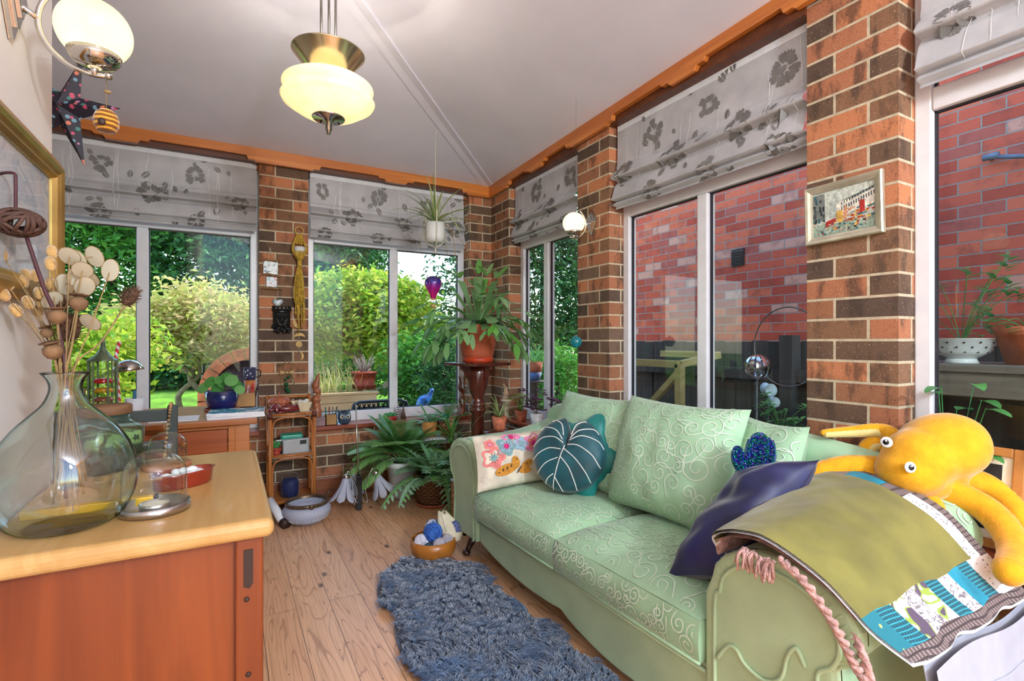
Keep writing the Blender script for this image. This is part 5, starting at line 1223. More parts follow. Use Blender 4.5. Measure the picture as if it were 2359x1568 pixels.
# ---------------------------------------------------------------- decoration on the brick pier
py = BY-.004
def W(u, v, o=.0): return P(u, v, y=py-o)
f = thing('driftwood_photo_hanger', 'two small photos in a driftwood hanger on the brick pier', 'picture', W(622, 650)); m_drift = plain('driftwood', (150, 112, 74), .85, var=.25, sc=30)
c = W(622, 625); sx_ = .0031
def px(u, v, o=0): return P(u, v, y=py-.012-o)
for (ua, va, ub, vb) in ((600, 597, 645, 601), (600, 631, 648, 636), (602, 664, 650, 664)):
    b = MB(); a_, e_ = px(ua, va), px(ub, vb); b.tube(spline([a_, a_.lerp(e_, .35)+V((0, 0, .004)), a_.lerp(e_, .7)+V((0, 0, -.003)), e_], 5), [.005]*4+[.0085]*8+[.007]*3+[.003], 8); b.build('driftwood_bar', m_drift, f)
b = MB()
for q in ([(622, 570), (617, 598)], [(622, 570), (629, 598)], [(609, 600), (610, 664)], [(637, 600), (640, 664)]): b.tube([px(*p, o=-.006) for p in q], .0015, 5)
b.build('string', m_cord, f)
for (u0, v0, u1, v1), cs in (((607, 603, 640, 630), ((90, 160, 170), (226, 230, 226), (60, 84, 110), (190, 196, 170))), ((614, 638, 638, 660), ((120, 170, 180), (214, 220, 220), (190, 70, 60), (60, 90, 110)))):
    b = MB(); a_, e_ = px(u0, v1), px(u1, v0); b.box((a_.x, py-.010, a_.z), (e_.x, py-.007, e_.z)); b.build('photo', sheetmat('small_photo_%d' % u0, cs, 30.), f)
h = thing('heart_ornament', 'small grey metal heart hanging above the black mask on the brick pier', 'ornament', W(640, 697)); hc_ = px(640, 697)
m_pew = plain('pewter', (120, 124, 122), .4, .7, var=.2); b = MB(); sh = .0021
hs = [(16*math.sin(t)**3, 13*math.cos(t)-5*math.cos(2*t)-2*math.cos(3*t)-math.cos(4*t)) for t in [i*2*PI/36 for i in range(36)]]
b.prism([(x*sh, z*sh) for x, z in hs], 0, .006, axes(hc_, (1, 0, 0), (0, 0, 1), (0, 1, 0)), True); b.build('heart', m_pew, h, bevel=.002); b = MB(); b.tube([hc_+V((0, 0, .012)), px(640, 668)], .0012, 5); b.build('string', m_cord, h)
kc = W(649, 738, .002); k_ = thing('king_mask', 'black carved crowned face mask with a curly beard on the brick pier', 'mask', kc); m_blk = plain('black_bronze', (34, 34, 34), .3, .4, var=.3)
b = MB(); FM = axes(kc, (1, 0, 0), (0, 0, 1), (0, -1, 0))
def face(u, v):
    x, y = (u*2-1), (v*2-1); k = max(0, 1-(abs(x)**2.5))*max(0, 1-abs(y)**4); z = .028*k**.5
    z += .014*math.exp(-((x/.16)**2))*math.exp(-((y-.0)/.35)**2); z += .010*math.exp(-((y-.34)/.09)**2)*(abs(x) < .8)
    z -= .010*math.exp(-((abs(x)-.38)/.18)**2-((y-.17)/.12)**2); z -= .006*math.exp(-(x/.3)**2-((y+.42)/.06)**2)
    return FM @ V((x*.055, y*.062+.004, z))
b.grid(face, 30, 34); b.build('face', m_blk, k_)
b = MB(); b.lathe([(.052, .048), (.055, .056), (.057, .076)], kc+V((0, .012, 0)), 24, a0=PI, a1=2*PI, sy=.7)
for i in range(7):
    a = PI+PI*(i+.5)/7; q = kc+V((.056*math.cos(a), .012+.04*math.sin(a), .076)); b.tube([q+V((0, 0, -.008)), q+V((0, 0, .016))], [.009, .004], 6); b.ell(q+V((0, 0, .018)), .005, None, 8, 6)
b.build('crown', m_blk, k_, solid=.004)
b = MB(); g = random.Random(3)
for i in range(26):
    x, z = g.uniform(-.055, .055), g.uniform(-.078, -.036)
    if abs(x) < .02 and z > -.05: continue
    b.ell(kc+V((x, -.012-.012*(1-abs(x)/.06), z)), (.012, .012, .014), None, 10, 7)
for s in (-1, 1): b.tube(spline([kc+V((0, -.034, -.026)), kc+V((s*.02, -.034, -.03)), kc+V((s*.036, -.026, -.022)), kc+V((s*.042, -.022, -.012))], 4), [.006]*8+[.005]*4+[.003], 7)
for s in (-1, 1): b.ell(kc+V((s*.021, -.022, .015)), (.010, .006, .005), None, 10, 6)
b.build('beard', m_blk, k_)
m_must = plain('mustard_cotton', (196, 160, 56), .9, var=.2, sc=60, bump=.8, bsc=220)
mh = thing('macrame_hanger', 'mustard yellow macrame hanger holding a small white pot on the brick pier', 'plant hanger', W(690, 600)); c = W(689, 531, .02)
b = MB(); b.tube([c+V((.026*math.cos(t), 0, .026*math.sin(t))) for t in [i*2*PI/24 for i in range(24)]], .004, 8, True); b.build('ring', plain('pale_wood_ring', (206, 172, 96), .5), mh)
pc2 = W(690, 575, .045); b = MB(); g = random.Random(6)
for r_ in range(8):
    z = c.z-.03-.009*r_; w = .012+.0028*r_
    for i in range(5): b.ell(V((c.x-w+2*w*i/4+.001*(r_ % 2), c.y-.006+.006*abs(i-2)*.5, z)), (.008, .009, .0065), None, 8, 6)
for s in (-1, 1): b.tube(spline([c+V((s*.02, -.004, -.05)), c+V((s*.04, -.02, -.11)), pc2+V((s*.042, 0, -.01)), pc2+V((s*.02, 0, -.055)), pc2+V((0, 0, -.08))], 5), .007, 7)
for i in range(7): b.tube([pc2+V((-.036+.012*i, -.036+.004*abs(i-3), -.012)), pc2+V((-.02+.0066*i, -.03, -.055)), pc2+V((0, -.01, -.082))], .0045, 6)
b.tube([pc2+V((0, -.005, -.075)), pc2+V((0, -.005, -.125))], .015, 10)
for i in range(26):
    x = g.uniform(-.03, .03); y_ = g.uniform(-.02, .012); L_ = g.uniform(.24, .46) if g.random() < .45 else g.uniform(.18, .27); q = pc2+V((x*.4, -.005+y_*.4, -.12))
    b.tube(spline([q, q+V((x*.6, y_*.5, -L_*.4)), q+V((x*.8+g.uniform(-.006, .006), y_*.5, -L_))], 4), .0042, 5)
b.build('macrame', m_must, mh)
b = MB(); b.shell([(.02, -.045), (.032, -.03), (.037, .018)], pc2, 20, t=.003); b.build('pot', m_cer, mh)
mo = thing('moon_phase_garland', 'string of five golden wooden moon phases on the brick pier', 'garland', W(690, 770)); m_moon = plain('golden_plywood', (206, 170, 100), .6, var=.12, sc=30)
def crescent(c, r, off, th):
    a = []; n = 18
    for i in range(n+1): t = PI*.5+PI*i/n*1.0; a.append((r*math.cos(t-.0)*1., r*math.sin(t)))
    inn = [(off*r*math.cos(PI*.5+PI*i/n), r*.98*math.sin(PI*.5+PI*i/n)) for i in range(n, -1, -1)]
    P_ = [(x*math.cos(th)-y*math.sin(th), x*math.sin(th)+y*math.cos(th)) for x, y in a[:-1]+inn[1:-1]+[a[-1]][:0]]
    b = MB(); M = axes(c, (1, 0, 0), (0, 0, 1), (0, 1, 0)); k = len(P_)
    # strip between the two arcs
    vs = []
    for i in range(n+1):
        for q in (a[i], (off*a[i][0], .985*a[i][1])):
            x, y = q; vs += [M @ V((x*math.cos(th)-y*math.sin(th), x*math.sin(th)+y*math.cos(th), z)) for z in (0, .006)]
    b.add(vs, sum([[(4*i, 4*i+4, 4*i+6, 4*i+2), (4*i+1, 4*i+3, 4*i+7, 4*i+5), (4*i, 4*i+1, 4*i+5, 4*i+4), (4*i+2, 4*i+6, 4*i+7, 4*i+3)] for i in range(n)], []), False); return b
for u, v, r_, off, th in ((687, 712, .038, .45, PI*.5+.25), (688, 743, .038, .35, .45), (690, 778, .037, .35, -PI/2), (689, 820, .031, .5, PI*.5+PI*.55)):
    crescent(W(u, v, .008), r_, off, th).build('moon', m_moon, mo)
b = MB(); c = W(689, 793, .008); b.prism([(.021*math.cos(t), .021*math.sin(t)) for t in [i*2*PI/24 for i in range(24)]], 0, .006, axes(c, (1, 0, 0), (0, 0, 1), (0, 1, 0))); b.build('moon', m_moon, mo)
b = MB(); b.tube([W(689, v, .004) for v in (700, 740, 780, 828)], .0012, 4); b.build('string', m_cord, mo)
sw = thing('star_wreath', 'straw star wreath with a bow and green felt balls on the brick pier', 'wreath', W(663, 850)); c = W(662, 843, .01)
b = MB(); b.tube([c+V((r_*math.cos(a), 0, r_*math.sin(a))) for r_, a in [((.056 if i % 2 == 0 else .026), PI/2+i*PI/5) for i in range(10)]], .0032, 6, True); b.build('star', m_straw, sw)
b = MB(); c2 = c+V((-.004, -.006, -.045))
for s in (-1, 1): b.add([c2, c2+V((s*.045, -.008, .02)), c2+V((s*.045, -.002, -.018)), c2+V((s*.02, -.012, 0))], [(0, 1, 3), (0, 3, 2), (1, 2, 3)])
b.ell(c2+V((0, -.006, 0)), .009); b.build('bow', plain('raffia_bow', (196, 164, 116), .8), sw, solid=.003)
b = MB(); q = c+V((.002, 0, -.105)); b.tube([q+V((.042*math.cos(t), 0, .052*math.sin(t))) for t in [i*2*PI/28 for i in range(28)]], .003, 6, True); b.build('hoop', m_straw, sw)
for k, (dx_, dz_, r_) in enumerate(((.008, -.075, .010), (-.012, -.09, .010), (-.008, -.125, .014), (-.006, -.155, .013), (.006, -.17, .014))):
    b = MB(); b.ell(c+V((dx_, -.012, dz_)), r_, None, 12, 8); b.build('felt_ball', plain('green_felt', (20, 92, 48), .9, var=.2), sw)
# ---------------------------------------------------------------- rattan shelf unit
m_rtn = wood('rattan_cane', (196, 126, 62), (160, 92, 38), .4, 'z', 1.2); m_bind = plain('brown_leather_binding', (96, 42, 26), .5, var=.2); m_marb = plain('pale_shelf_top', (200, 186, 170), .4, var=.12)
sx0, sx1, sy0, sy1 = .232, .495, 3.555, 3.795; tz = .655
un = thing('rattan_shelf', 'narrow rattan shelf unit standing against the brick pier', 'shelf unit', ((sx0+sx1)/2, (sy0+sy1)/2, 0))
for x in (sx0, sx1):
    b = MB(); b.tube([(x, sy0, 0), (x, sy0, tz)], .0115, 10); b.build('leg', m_rtn, un)
    b = MB(); b.tube([(x, sy1, 0), (x, sy1, tz+.10)], .0105, 10); b.build('leg', m_rtn, un)
for z in (.09, .385, tz-.006):
    b = MB(); b.box((sx0, sy0, z-.012), (sx1, sy1, z+.004)); s = b.build('shelf_board', m_marb if z > .2 else m_rtn, un)
    B = MB()
    for p, q in (((sx0, sy0, z), (sx1, sy0, z)), ((sx0, sy1, z), (sx1, sy1, z)), ((sx0, sy0, z), (sx0, sy1, z)), ((sx1, sy0, z), (sx1, sy1, z))): B.tube([p, q], .0095, 8)
    B.build('edge_cane', m_rtn, s)
    if z > .2:
        B = MB(); q = sy0-.002; B.tube(spline([(sx0+.014, q, z-.27), (sx0+.016, q, z-.07), (sx0+.055, q, z-.024), ((sx0+sx1)/2, q, z-.018), (sx1-.055, q, z-.024), (sx1-.016, q, z-.07), (sx1-.014, q, z-.27)], 6), .006, 8); B.build('curved_brace', m_rtn, s)
b = MB(); b.tube([(sx0, sy1, tz+.085), (sx1, sy1, tz+.085)], .0095, 8); b.build('back_rail', m_rtn, un)
b = MB()
for x in (sx0, sx1): b.tube([(x, sy0, tz-.03), (x, sy0, tz+.006)], .0155, 10); b.ell((x, sy0, tz+.006), (.0155, .0155, .005))
b.build('corner_binding', m_bind, un)
c = V((sx0+.065, sy1-.085, tz)); m_rib = plain('rust_ribbed_glaze', (176, 96, 62), .35, var=.2)
g_ = thing('ribbed_gourd_pot', 'rust coloured ribbed gourd shaped lidded pot on top of the rattan shelf', 'pot', c)
rb = lambda t_, z: 1+.04*math.cos(22*t_); b = MB(); b.lathe([(.035, 0), (.055, .008), (.062, .045), (.06, .05)], c, 88, rad=rb); b.build('body', m_rib, g_)
b = MB(); b.lathe([(.064, .052), (.07, .062), (.06, .085), (.03, .098), (.0005, .10)], c, 88, rad=rb); b.tube(spline([c+V((0, 0, .098)), c+V((.003, 0, .11)), c+V((-.006, 0, .122))], 4), .005, 7); b.build('lid', m_rib, g_)
c = V((sx0+.09, sy0+.055, tz)); m_ox = plain('oxblood_glaze', (116, 34, 34), .15, var=.25, coat=.7)
g_ = thing('ceramic_dog', 'glossy oxblood ceramic dog lying at the front of the rattan shelf top', 'figurine', c)
b = MB(); b.ell(c+V((.03, .01, .026)), (.075, .03, .026), rot(z=.15)); b.ell(c+V((-.055, -.005, .034)), (.03, .026, .03)); b.ell(c+V((-.082, -.012, .022)), (.022, .017, .015))
b.tube(spline([c+V((.1, .02, .03)), c+V((.13, .03, .024)), c+V((.15, .02, .02))], 4), [.014]*4+[.009]*4+[.005], 8); o = b.build('body', m_ox, g_); q = o.modifiers.new('r', 'REMESH'); q.mode = 'VOXEL'; q.voxel_size = .004; q.use_smooth_shade = True
for s in (-1, 1): b = MB(); b.ell(c+V((-.05, -.005+s*.026, .032)), (.014, .007, .022), rot(x=s*.3)); b.build('ear', m_ox, g_); b = MB(); b.ell(c+V((-.03, s*.028, .008)), (.028, .010, .008)); b.build('paw', m_ox, g_)
m_cream = plain('cream_glaze', (226, 208, 172), .3, var=.05)
for k, (dx_, dy_, lb) in enumerate(((.205, .075, 'cream square tapered bowl in front on the rattan shelf'), (.175, .15, 'second cream square bowl standing behind the front one'))):
    c = V((sx0+dx_, sy0+dy_, tz)); b = MB(); s2 = 2**.5; b.lathe([(.0005, 0), (.034*s2*.8, 0), (.052*s2*.86, .062), (.048*s2*.86, .062), (.032*s2*.8, .008), (.0005, .008)], c, 4, rot(z=PI/4+.15)); tag(b.build('square_bowl', m_cream, loc=c, bevel=.004), lb, 'bowl', 'cream square bowls on the rattan shelf')
    if k == 0:
        for i, (x, y_, z) in enumerate(((-.02, .01, .062), (.022, .012, .066), (.0, -.015, .06))):
            B = MB(); B.ell(c+V((x, y_, z)), .016, None, 12, 8); tag(B.build('shell', plain('ivory_shell', (226, 218, 200), .4, var=.08), loc=c+V((x, y_, z-.016))), ['round ivory shell at the left in the cream bowl', 'round ivory shell at the right in the cream bowl', 'round ivory shell at the front in the cream bowl'][i], 'shell', 'shells in the cream bowl')
def wicker(name, c1, c2, sc=60, kind='Object'):
    if name in MATS: return MATS[name]
    t = NT(name); co = t.coord(kind); s = t.n('ShaderNodeSeparateXYZ'); t.l(co, s.inputs[0]); w1 = t.math('SINE', t.math('MULTIPLY', s.outputs[2], sc*6.28))
    an_ = t.math('MULTIPLY', t.math('ARCTAN2', s.outputs[1], s.outputs[0]), 20.); w2 = t.math('SINE', t.math('ADD', an_, t.math('MULTIPLY', t.math('FLOOR', t.math('MULTIPLY', s.outputs[2], sc)), 3.14)))
    h_ = t.math('ADD', t.math('MULTIPLY', w1, .5), t.math('MULTIPLY', w2, .5)); t.bsdf(t.ramp(t.math('ADD', t.math('MULTIPLY', h_, .5), .5), [(.1, c2), (.6, c1)]), .65, bump=h_, bstr=.9, bdist=.01); MATS[name] = t.m; return t.m
m_wick = wicker('brown_wicker', (150, 102, 62), (62, 36, 22), 70)
c = V(((sx0+sx1)/2, sy0+.14, .389)); g_ = thing('basket_tray', 'low brown wicker tray on the middle shelf of the rattan unit', 'basket', c)
b = MB()
for lo, hi in (((-.11, -.07, 0), (.11, -.062, .075)), ((-.11, .062, 0), (.11, .07, .075)), ((-.11, -.07, 0), (-.102, .07, .075)), ((.102, -.07, 0), (.11, .07, .075)), ((-.11, -.07, 0), (.11, .07, .006))): b.box(tuple(c+V(lo)), tuple(c+V(hi)))
b.build('woven_sides', m_wick, g_); b = MB(); b.tube([c+V((x, y_, .075)) for x, y_ in ((-.11, -.07), (.11, -.07), (.11, .07), (-.11, .07))], .005, 6, True); b.build('rim', plain('dark_cane_rim', (60, 44, 38), .5), g_)
tag(MB().box(tuple(c+V((-.06, -.05, .03))), tuple(c+V((.075, .05, .115)))).build('green_case', plain('sea_green_plastic', (36, 156, 122), .35, var=.05), loc=c+V((0, 0, .03)), bevel=.012, seg=3), 'sea green plastic case sitting in the wicker tray', 'case')
tag(MB().box(tuple(c+V((-.09, -.058, .06))), tuple(c+V((.03, -.052, .088)))).build('white_packet', m_paper, loc=c+V((0, -.055, .06))), 'white packet at the front of the wicker tray', 'packet')
c = V((sx0+.155, sy0+.055, .389)); rd = thing('silver_radio', 'silver portable radio with a small display on the rattan shelf', 'radio', c); m_sil = plain('silver_plastic', (178, 180, 180), .35, .3, var=.03); M = Matrix.Translation(c) @ rot(z=.12)
b = MB(); b.box((-.082, -.022, 0), (.082, .022, .092), M); b.build('body', m_sil, rd, bevel=.005)
b = MB(); b.box((.022, -.0235, .056), (.062, -.021, .082), M); b.build('display', plain('dark_lcd', (58, 66, 58), .2), rd)
b = MB()
for i in range(4):
    for j in range(2): b.ell(M @ V((.024+.0125*i, -.023, .022+.016*j)), (.0035, .002, .0035), None, 8, 6)
b.build('button', m_lining, rd); b = MB(); b.lathe([(.012, .092), (.012, .097), (.0005, .097)], M @ V((.06, 0, 0)), 16); b.build('dial', m_dark, rd)
c = V((sx0+.038, sy0+.04, .389)); g_ = thing('potted_cactus', 'small green cactus in a two tier red pot at the left of the radio', 'plant', c)
b = MB(); b.shell([(.016, 0), (.023, .005), (.026, .035)], c, 20, t=.003); b.lathe([(.026, .03), (.032, .034), (.032, .046), (.0005, .046)], c, 20); b.build('pot', plain('red_pot', (176, 62, 44), .5, var=.2), g_)
b = MB(); m_cac = plain('cactus_green', (56, 132, 66), .6, var=.3, sc=40)
for x, z, r_ in ((0, .058, .02), (.016, .075, .013), (-.012, .08, .012)): b.ell(c+V((x, 0, z)), (r_, r_, r_*1.1), None, 14, 9)
b.build('cactus', m_cac, g_)
c = V(((sx0+sx1)/2-.005, sy0+.11, .095)); g_ = thing('navy_lantern', 'navy blue pierced ceramic lantern with a wire handle on the bottom shelf', 'lantern', c)
b = MB(); b.lathe([(.0005, 0), (.05, 0), (.056, .01), (.056, .09), (.05, .105), (.044, .112), (.042, .112), (.042, .02)], c, 36); b.build('body', dots('navy_pierced_ceramic', (24, 34, 84), (8, 10, 26), 55, .32), g_)
b = MB(); b.tube(spline([c+V((-.05, 0, .1)), c+V((-.045, 0, .14)), c+V((0, 0, .158)), c+V((.045, 0, .14)), c+V((.05, 0, .1))], 6), .002, 6); b.build('wire_handle', m_pew, g_)
# ---------------------------------------------------------------- on the floor under the back window
m_frost = NT('frosted_glass'); b_ = m_frost.bsdf((214, 218, 230), .45, spec=.5); e_ = m_frost.n('ShaderNodeBsdfTranslucent'); e_.inputs[0].default_value = lin((222, 226, 238)); x_ = m_frost.n('ShaderNodeMixShader'); x_.inputs[0].default_value = .45
m_frost.l(b_.outputs[0], x_.inputs[1]); m_frost.l(e_.outputs[0], x_.inputs[2]); m_frost.l(x_.outputs[0], m_frost.out.inputs[0]); m_frost = m_frost.m
c = V((.425, 3.36, 0)); g_ = thing('frosted_glass_bowl', 'frosted glass ceiling shade with a bronze rim standing like a bowl on the floor', 'bowl', c)
b = MB(); b.shell([(.05, .002), (.10, .02), (.138, .065), (.14, .09), (.118, .122)], c, 44, t=.004); b.build('bowl', m_frost, g_)
b = MB(); b.lathe([(.116, .118), (.126, .120), (.128, .132), (.122, .140), (.114, .140), (.112, .122)], c, 44); b.build('rim', plain('aged_bronze', (120, 100, 78), .35, .8, var=.2), g_)
b = MB(); q = c+V((.01, -.128, .128)); b.ell(q, (.018, .01, .014)); b.ell(q+V((0, -.006, .006)), (.01, .006, .01)); q = c+V((.12, .03, .135)); b.tube([q, q+V((.012, 0, .02))], [.005, .003], 6); b.ell(q+V((.013, 0, .026)), .007); b.build('clasp', plain('aged_bronze', (120, 100, 78), .35, .8, var=.2), g_)
b = MB()
for i in range(26):
    a = -PI/2+(i-13)*.2; r0_, r1_ = .131, .106; p0 = c+V((r0_*math.cos(a), r0_*math.sin(a), .052)); p1 = c+V((r1_*math.cos(a+.1), r1_*math.sin(a+.1), .0255)); p2 = c+V((r0_*math.cos(a+.2), r0_*math.sin(a+.2), .052)); b.tube([p0, p1, p2], .0012, 4)
b.build('cut_zigzag', m_lining, g_)
c = V((.245, 3.44, .03)); b = MB(); b.tube([c+V((.05, -.10, -.004)), c+V((-.02, .06, .1))], .026, 16); b.m = 1; b.tube([c+V((.062, -.128, -.006)), c+V((.045, -.09, .0))], .0285, 16)
tag(b.build('paper_roll', [m_paper, m_dark], loc=c-V((0, 0, .03))), 'white roll with a black end leaning beside the rattan shelf', 'roll')
# fallen flower lamp
c = V((P(826, 1138, y=3.45).x, 3.45, 0)); fl_ = thing('flower_floor_lamp', 'black and chrome lamp with three frosted glass flower shades under the window', 'lamp', c); m_blkl = plain('black_lacquer', (22, 22, 24), .2, coat=.4)
b = MB(); b.box((c.x-.018, c.y-.018, 0), (c.x+.018, c.y+.018, .225)); b.build('black_base', m_blkl, fl_, bevel=.003)
b = MB(); b.tube([c+V((0, 0, .22)), V((c.x-.012, c.y+.03, P(822, 930, y=3.48).z))], [.006, .0045], 8); b.build('rod', m_chr, fl_)
def shade(top, dr, s=1.):
    dr = V(dr).normalized(); x, y = frame_of(dr); M = axes((0, 0, 0), x, y, dr); b = MB()
    for k in range(7):
        a = k*2*PI/7
        def pet(u, v): 
            t_ = a+(u-.5)*.95*(1-.25*v)*(1 if v < .75 else math.sqrt(max(0, 1-((v-.75)/.25)**2))*1.0+.02); r_ = (.022+.075*v**1.7)*s
            return top+M @ V((r_*math.cos(t_), r_*math.sin(t_), .165*s*v))
        b.grid(pet, 6, 14)
    o = b.build('flower_shade', m_frost, fl_, solid=.003); B = MB(); B.lathe([(.0005, -.024), (.018, -.022), (.026, -.008), (.026, .006), (.0005, .006)], top, 22, M); B.build('cap', m_chr, o)
for (u, v, y_, dr) in ((797, 1100, 3.42, (-.18, -.25, -1)), (866, 1090, 3.45, (.38, -.1, -1)), (812, 1082, 3.55, (-.05, .1, -1))):
    tp_ = P(u, v, y=y_); shade(tp_, dr, .95); b = MB(); s_ = 1 if u > 826 else -1; e_ = tp_-V(dr).normalized()*.024
    b.tube(spline([V((c.x, c.y, .13)), V((c.x+s_*.03, y_, .06)), V((tp_.x-s_*.055, y_, .05)), V((tp_.x-s_*.07, y_, .14)), e_+V((-s_*.02, 0, .008)), e_], 7), .004, 7); b.build('curved_arm', m_chr, fl_)
# ---------------------------------------------------------------- pedestal with staghorn fern
m_mahog = wood('mahogany', (104, 48, 34), (66, 28, 20), .18, 'z', .7, coat=.5, knots=False)
pq = V((1.515, 3.2, 0)); PZ = .975; g_ = thing('plant_pedestal', 'turned mahogany pedestal carrying the staghorn fern in the brick corner', 'pedestal', pq)
b = MB(); b.box((-.165, -.165, PZ-.022), (.165, .165, PZ), Matrix.Translation(pq) @ rot(z=.25)); b.build('square_top', m_mahog, g_, bevel=.006)
b = MB(); b.lathe([(.0005, 0), (.14, 0), (.14, .03), (.12, .05), (.07, .09), (.052, .14), (.046, .2), (.044, .45), (.043, .62), (.056, .635), (.06, .65), (.05, .665), (.058, .68), (.05, .695), (.044, .71), (.04, .73), (.062, .78), (.072, .82), (.075, .90), (.07, .952), (.0005, .953)], pq, 36); b.build('turned_column', m_mahog, g_)
for k in range(4):
    b = MB(); a = k*PI/2+.25; d = V((math.cos(a), math.sin(a), 0)); b.prism([(.06, PZ-.023), (.15, PZ-.023), (.148, PZ-.045), (.12, PZ-.06), (.105, PZ-.10), (.08, PZ-.115), (.07, PZ-.13), (.06, PZ-.13)], -.012, .012, axes(pq, d, (0, 0, 1), V((d.y, -d.x, 0)))); b.build('bracket', m_mahog, g_, bevel=.003)
sf = thing('staghorn_fern', 'large staghorn fern in a terracotta pot on the mahogany pedestal', 'plant', pq+V((0, 0, PZ)))
q0 = pq+V((0, 0, PZ)); m_tplast = plain('terracotta_plastic', (186, 92, 60), .5, var=.06)
b = MB(); b.shell([(.095, .012), (.112, .06), (.137, .20), (.142, .205), (.145, .26)], q0, 40, t=.006); b.build('pot', m_tplast, sf)
b = MB(); b.lathe([(.0005, .0), (.098, .0), (.104, .004), (.108, .035), (.0005, .035)], q0, 36); b.build('saucer', plain('orange_red_plastic', (206, 70, 38), .4), sf)
b = MB(); b.lathe([(.0005, .235), (.138, .235)], q0, 32); b.build('soil', m_soil, sf)
m_stag = leafmat('staghorn_green', (116, 162, 100), (146, 188, 132), (108, 178, 66), .35, .35); b = MB(); g = random.Random(21); top = q0+V((0, 0, .25))
def frond(a, el, L_, dr, w=.05, forks=2):
    d = rt*math.cos(a)*math.cos(el)+fw*math.sin(a)*math.cos(el)+V((0, 0, math.sin(el))); o = top+V((d.x, d.y, 0))*.05
    b.blade(o, d, L_, w, dr, 9, .12, lambda t: .35+.75*t**1.5, twist=g.uniform(-.4, .4)); tip, td = b.tip.copy(), b.tipd.copy()
    for k in range(forks+1):
        s = (k-forks/2)*.75+g.uniform(-.15, .15); q = td.cross(V((0, 0, 1)))
        if q.length < .1: q = rt.copy()
        q.normalize(); dd = (td+q*s+V((0, 0, -.1))).normalized(); l2 = L_*g.uniform(.25, .5); b.blade(tip-td*.012, dd, l2, w*.62, dr*1.6, 6, .12, lambda t: .6+.4*math.sin(t*PI) if t < .8 else max(.05, (1-t)*4), twist=g.uniform(-.3, .3))
for k in range(40): frond(g.uniform(0, 6.28), g.uniform(.15, 1.35), g.uniform(.18, .34), g.uniform(2.2, 6.), g.uniform(.035, .06))
for a, el, L_, dr in ((3.0, .2, .28, 3.5), (3.3, .0, .26, 4.5), (2.9, .45, .3, 2.), (3.5, -.1, .24, 4.), (.1, .2, .26, 4.), (-.2, .0, .24, 5.), (.3, .5, .28, 4.), (-.5, .1, .22, 5.5), (1.6, 1.3, .3, 1.), (2.2, 1.1, .32, 1.2), (.9, 1.2, .3, 1.8), (-1.2, .6, .25, 5.), (-1.8, .5, .22, 6.), (3.9, .3, .26, 5.)): frond(a, el, L_*1.25, dr*.85, .07, 2); frond(a+.15, el-.15, L_*1.05, dr, .06, 1)
b.build('foliage', m_stag, sf)
m_shield = leafmat('shield_frond', (150, 176, 150), (120, 150, 120), (170, 190, 168), .25, .5); b = MB()
for k in range(7):
    a = -PI/2+g.uniform(-1.2, 1.2); d = V((math.cos(a), math.sin(a), .3)); b.blade(top+d*.06, d, g.uniform(.12, .2), .09, 9., 7, .3, lambda t: .6+.5*math.sin(t*9)*.3+(.4 if t < .8 else 0))
b.build('shield_fronds', m_shield, sf)
# ---------------------------------------------------------------- floor plants
def frondp(b, base, d, L_, n, ll, lw, dr, col=None, up=.5):
    """feather frond: rachis with paired leaflets"""
    p = V(base); d = V(d).normalized(); pts = [p.copy()]; ds = L_/24
    for i in range(24): p = p+d*ds; d = (d+V((0, 0, -dr*ds))).normalized(); pts.append(p.copy())
    b.tube(pts, [.003*(1-i/25)+.0008 for i in range(25)], 5)
    for i in range(n):
        t = .22+.76*i/n; k = t*24; j = min(int(k), 23); q = pts[j].lerp(pts[j+1], k-j); dd = (pts[j+1]-pts[j]).normalized(); sd = dd.cross(V((0, 0, 1)))
        if sd.length < .1: sd = rt.copy()
        sd.normalize(); l_ = ll*(math.sin(PI*(t*.85+.12)))**.7
        for s in (-1, 1): b.blade(q, dd*.75+sd*s+V((0, 0, .15*up)), l_, lw, 5.*up+1, 4, .2, lambda x: math.sin(PI*min(1, .15+.85*x))**.8 if x < 1 else .03)
m_palm = leafmat('palm_leaf', (130, 188, 100), (172, 214, 142), (108, 172, 104), .4, .3)
c = V((1.10, 3.60, 0)); g_ = thing('kentia_palm', 'feathery green palm in a white pot under the back window', 'plant', c); b = MB(); b.shell([(.075, 0), (.088, .02), (.105, .22), (.112, .222), (.112, .26)], c, 36, t=.005); b.build('pot', m_cer, g_)
b = MB(); b.lathe([(.0005, .235), (.104, .235)], c, 24); b.build('soil', m_soil, g_); b = MB(); g = random.Random(31)
for a, el, L_, dr in ((2.6, 1.15, .62, 3.4), (2.9, .95, .58, 3.6), (3.4, .75, .60, 4.), (4.0, 1.0, .52, 4.2), (4.6, .9, .48, 4.5), (5.4, 1.05, .5, 4.), (6.1, 1.0, .48, 3.8), (.5, 1.15, .52, 3.4), (1.5, 1.3, .5, 2.5), (3.2, 1.25, .66, 2.6), (4.3, 1.25, .55, 3.2), (3.7, .55, .5, 5.), (5., 1.2, .42, 4.), (2.75, 1.3, .6, 2.2), (3.3, .95, .52, 4.4), (4.8, 1.1, .4, 4.5), (5.9, .8, .44, 4.2), (3.9, 1.1, .45, 4.8)):
    d = V((math.cos(a)*math.cos(el), -abs(math.sin(a))*math.cos(el)*.55, math.sin(el))); frondp(b, c+V((0, 0, .235)), d, L_*(.8 if el < 1.1 else .66), 30, .165, .014, dr)
b.build('foliage', m_palm, g_)
c = V((1.245, 3.33, 0)); m_fern = leafmat('blue_fern', (128, 188, 136), (168, 212, 176), (132, 194, 104), .35, .32)
g_ = thing('basket_fern', 'blue green fern in a round brown wicker basket on a terracotta saucer', 'plant', c)
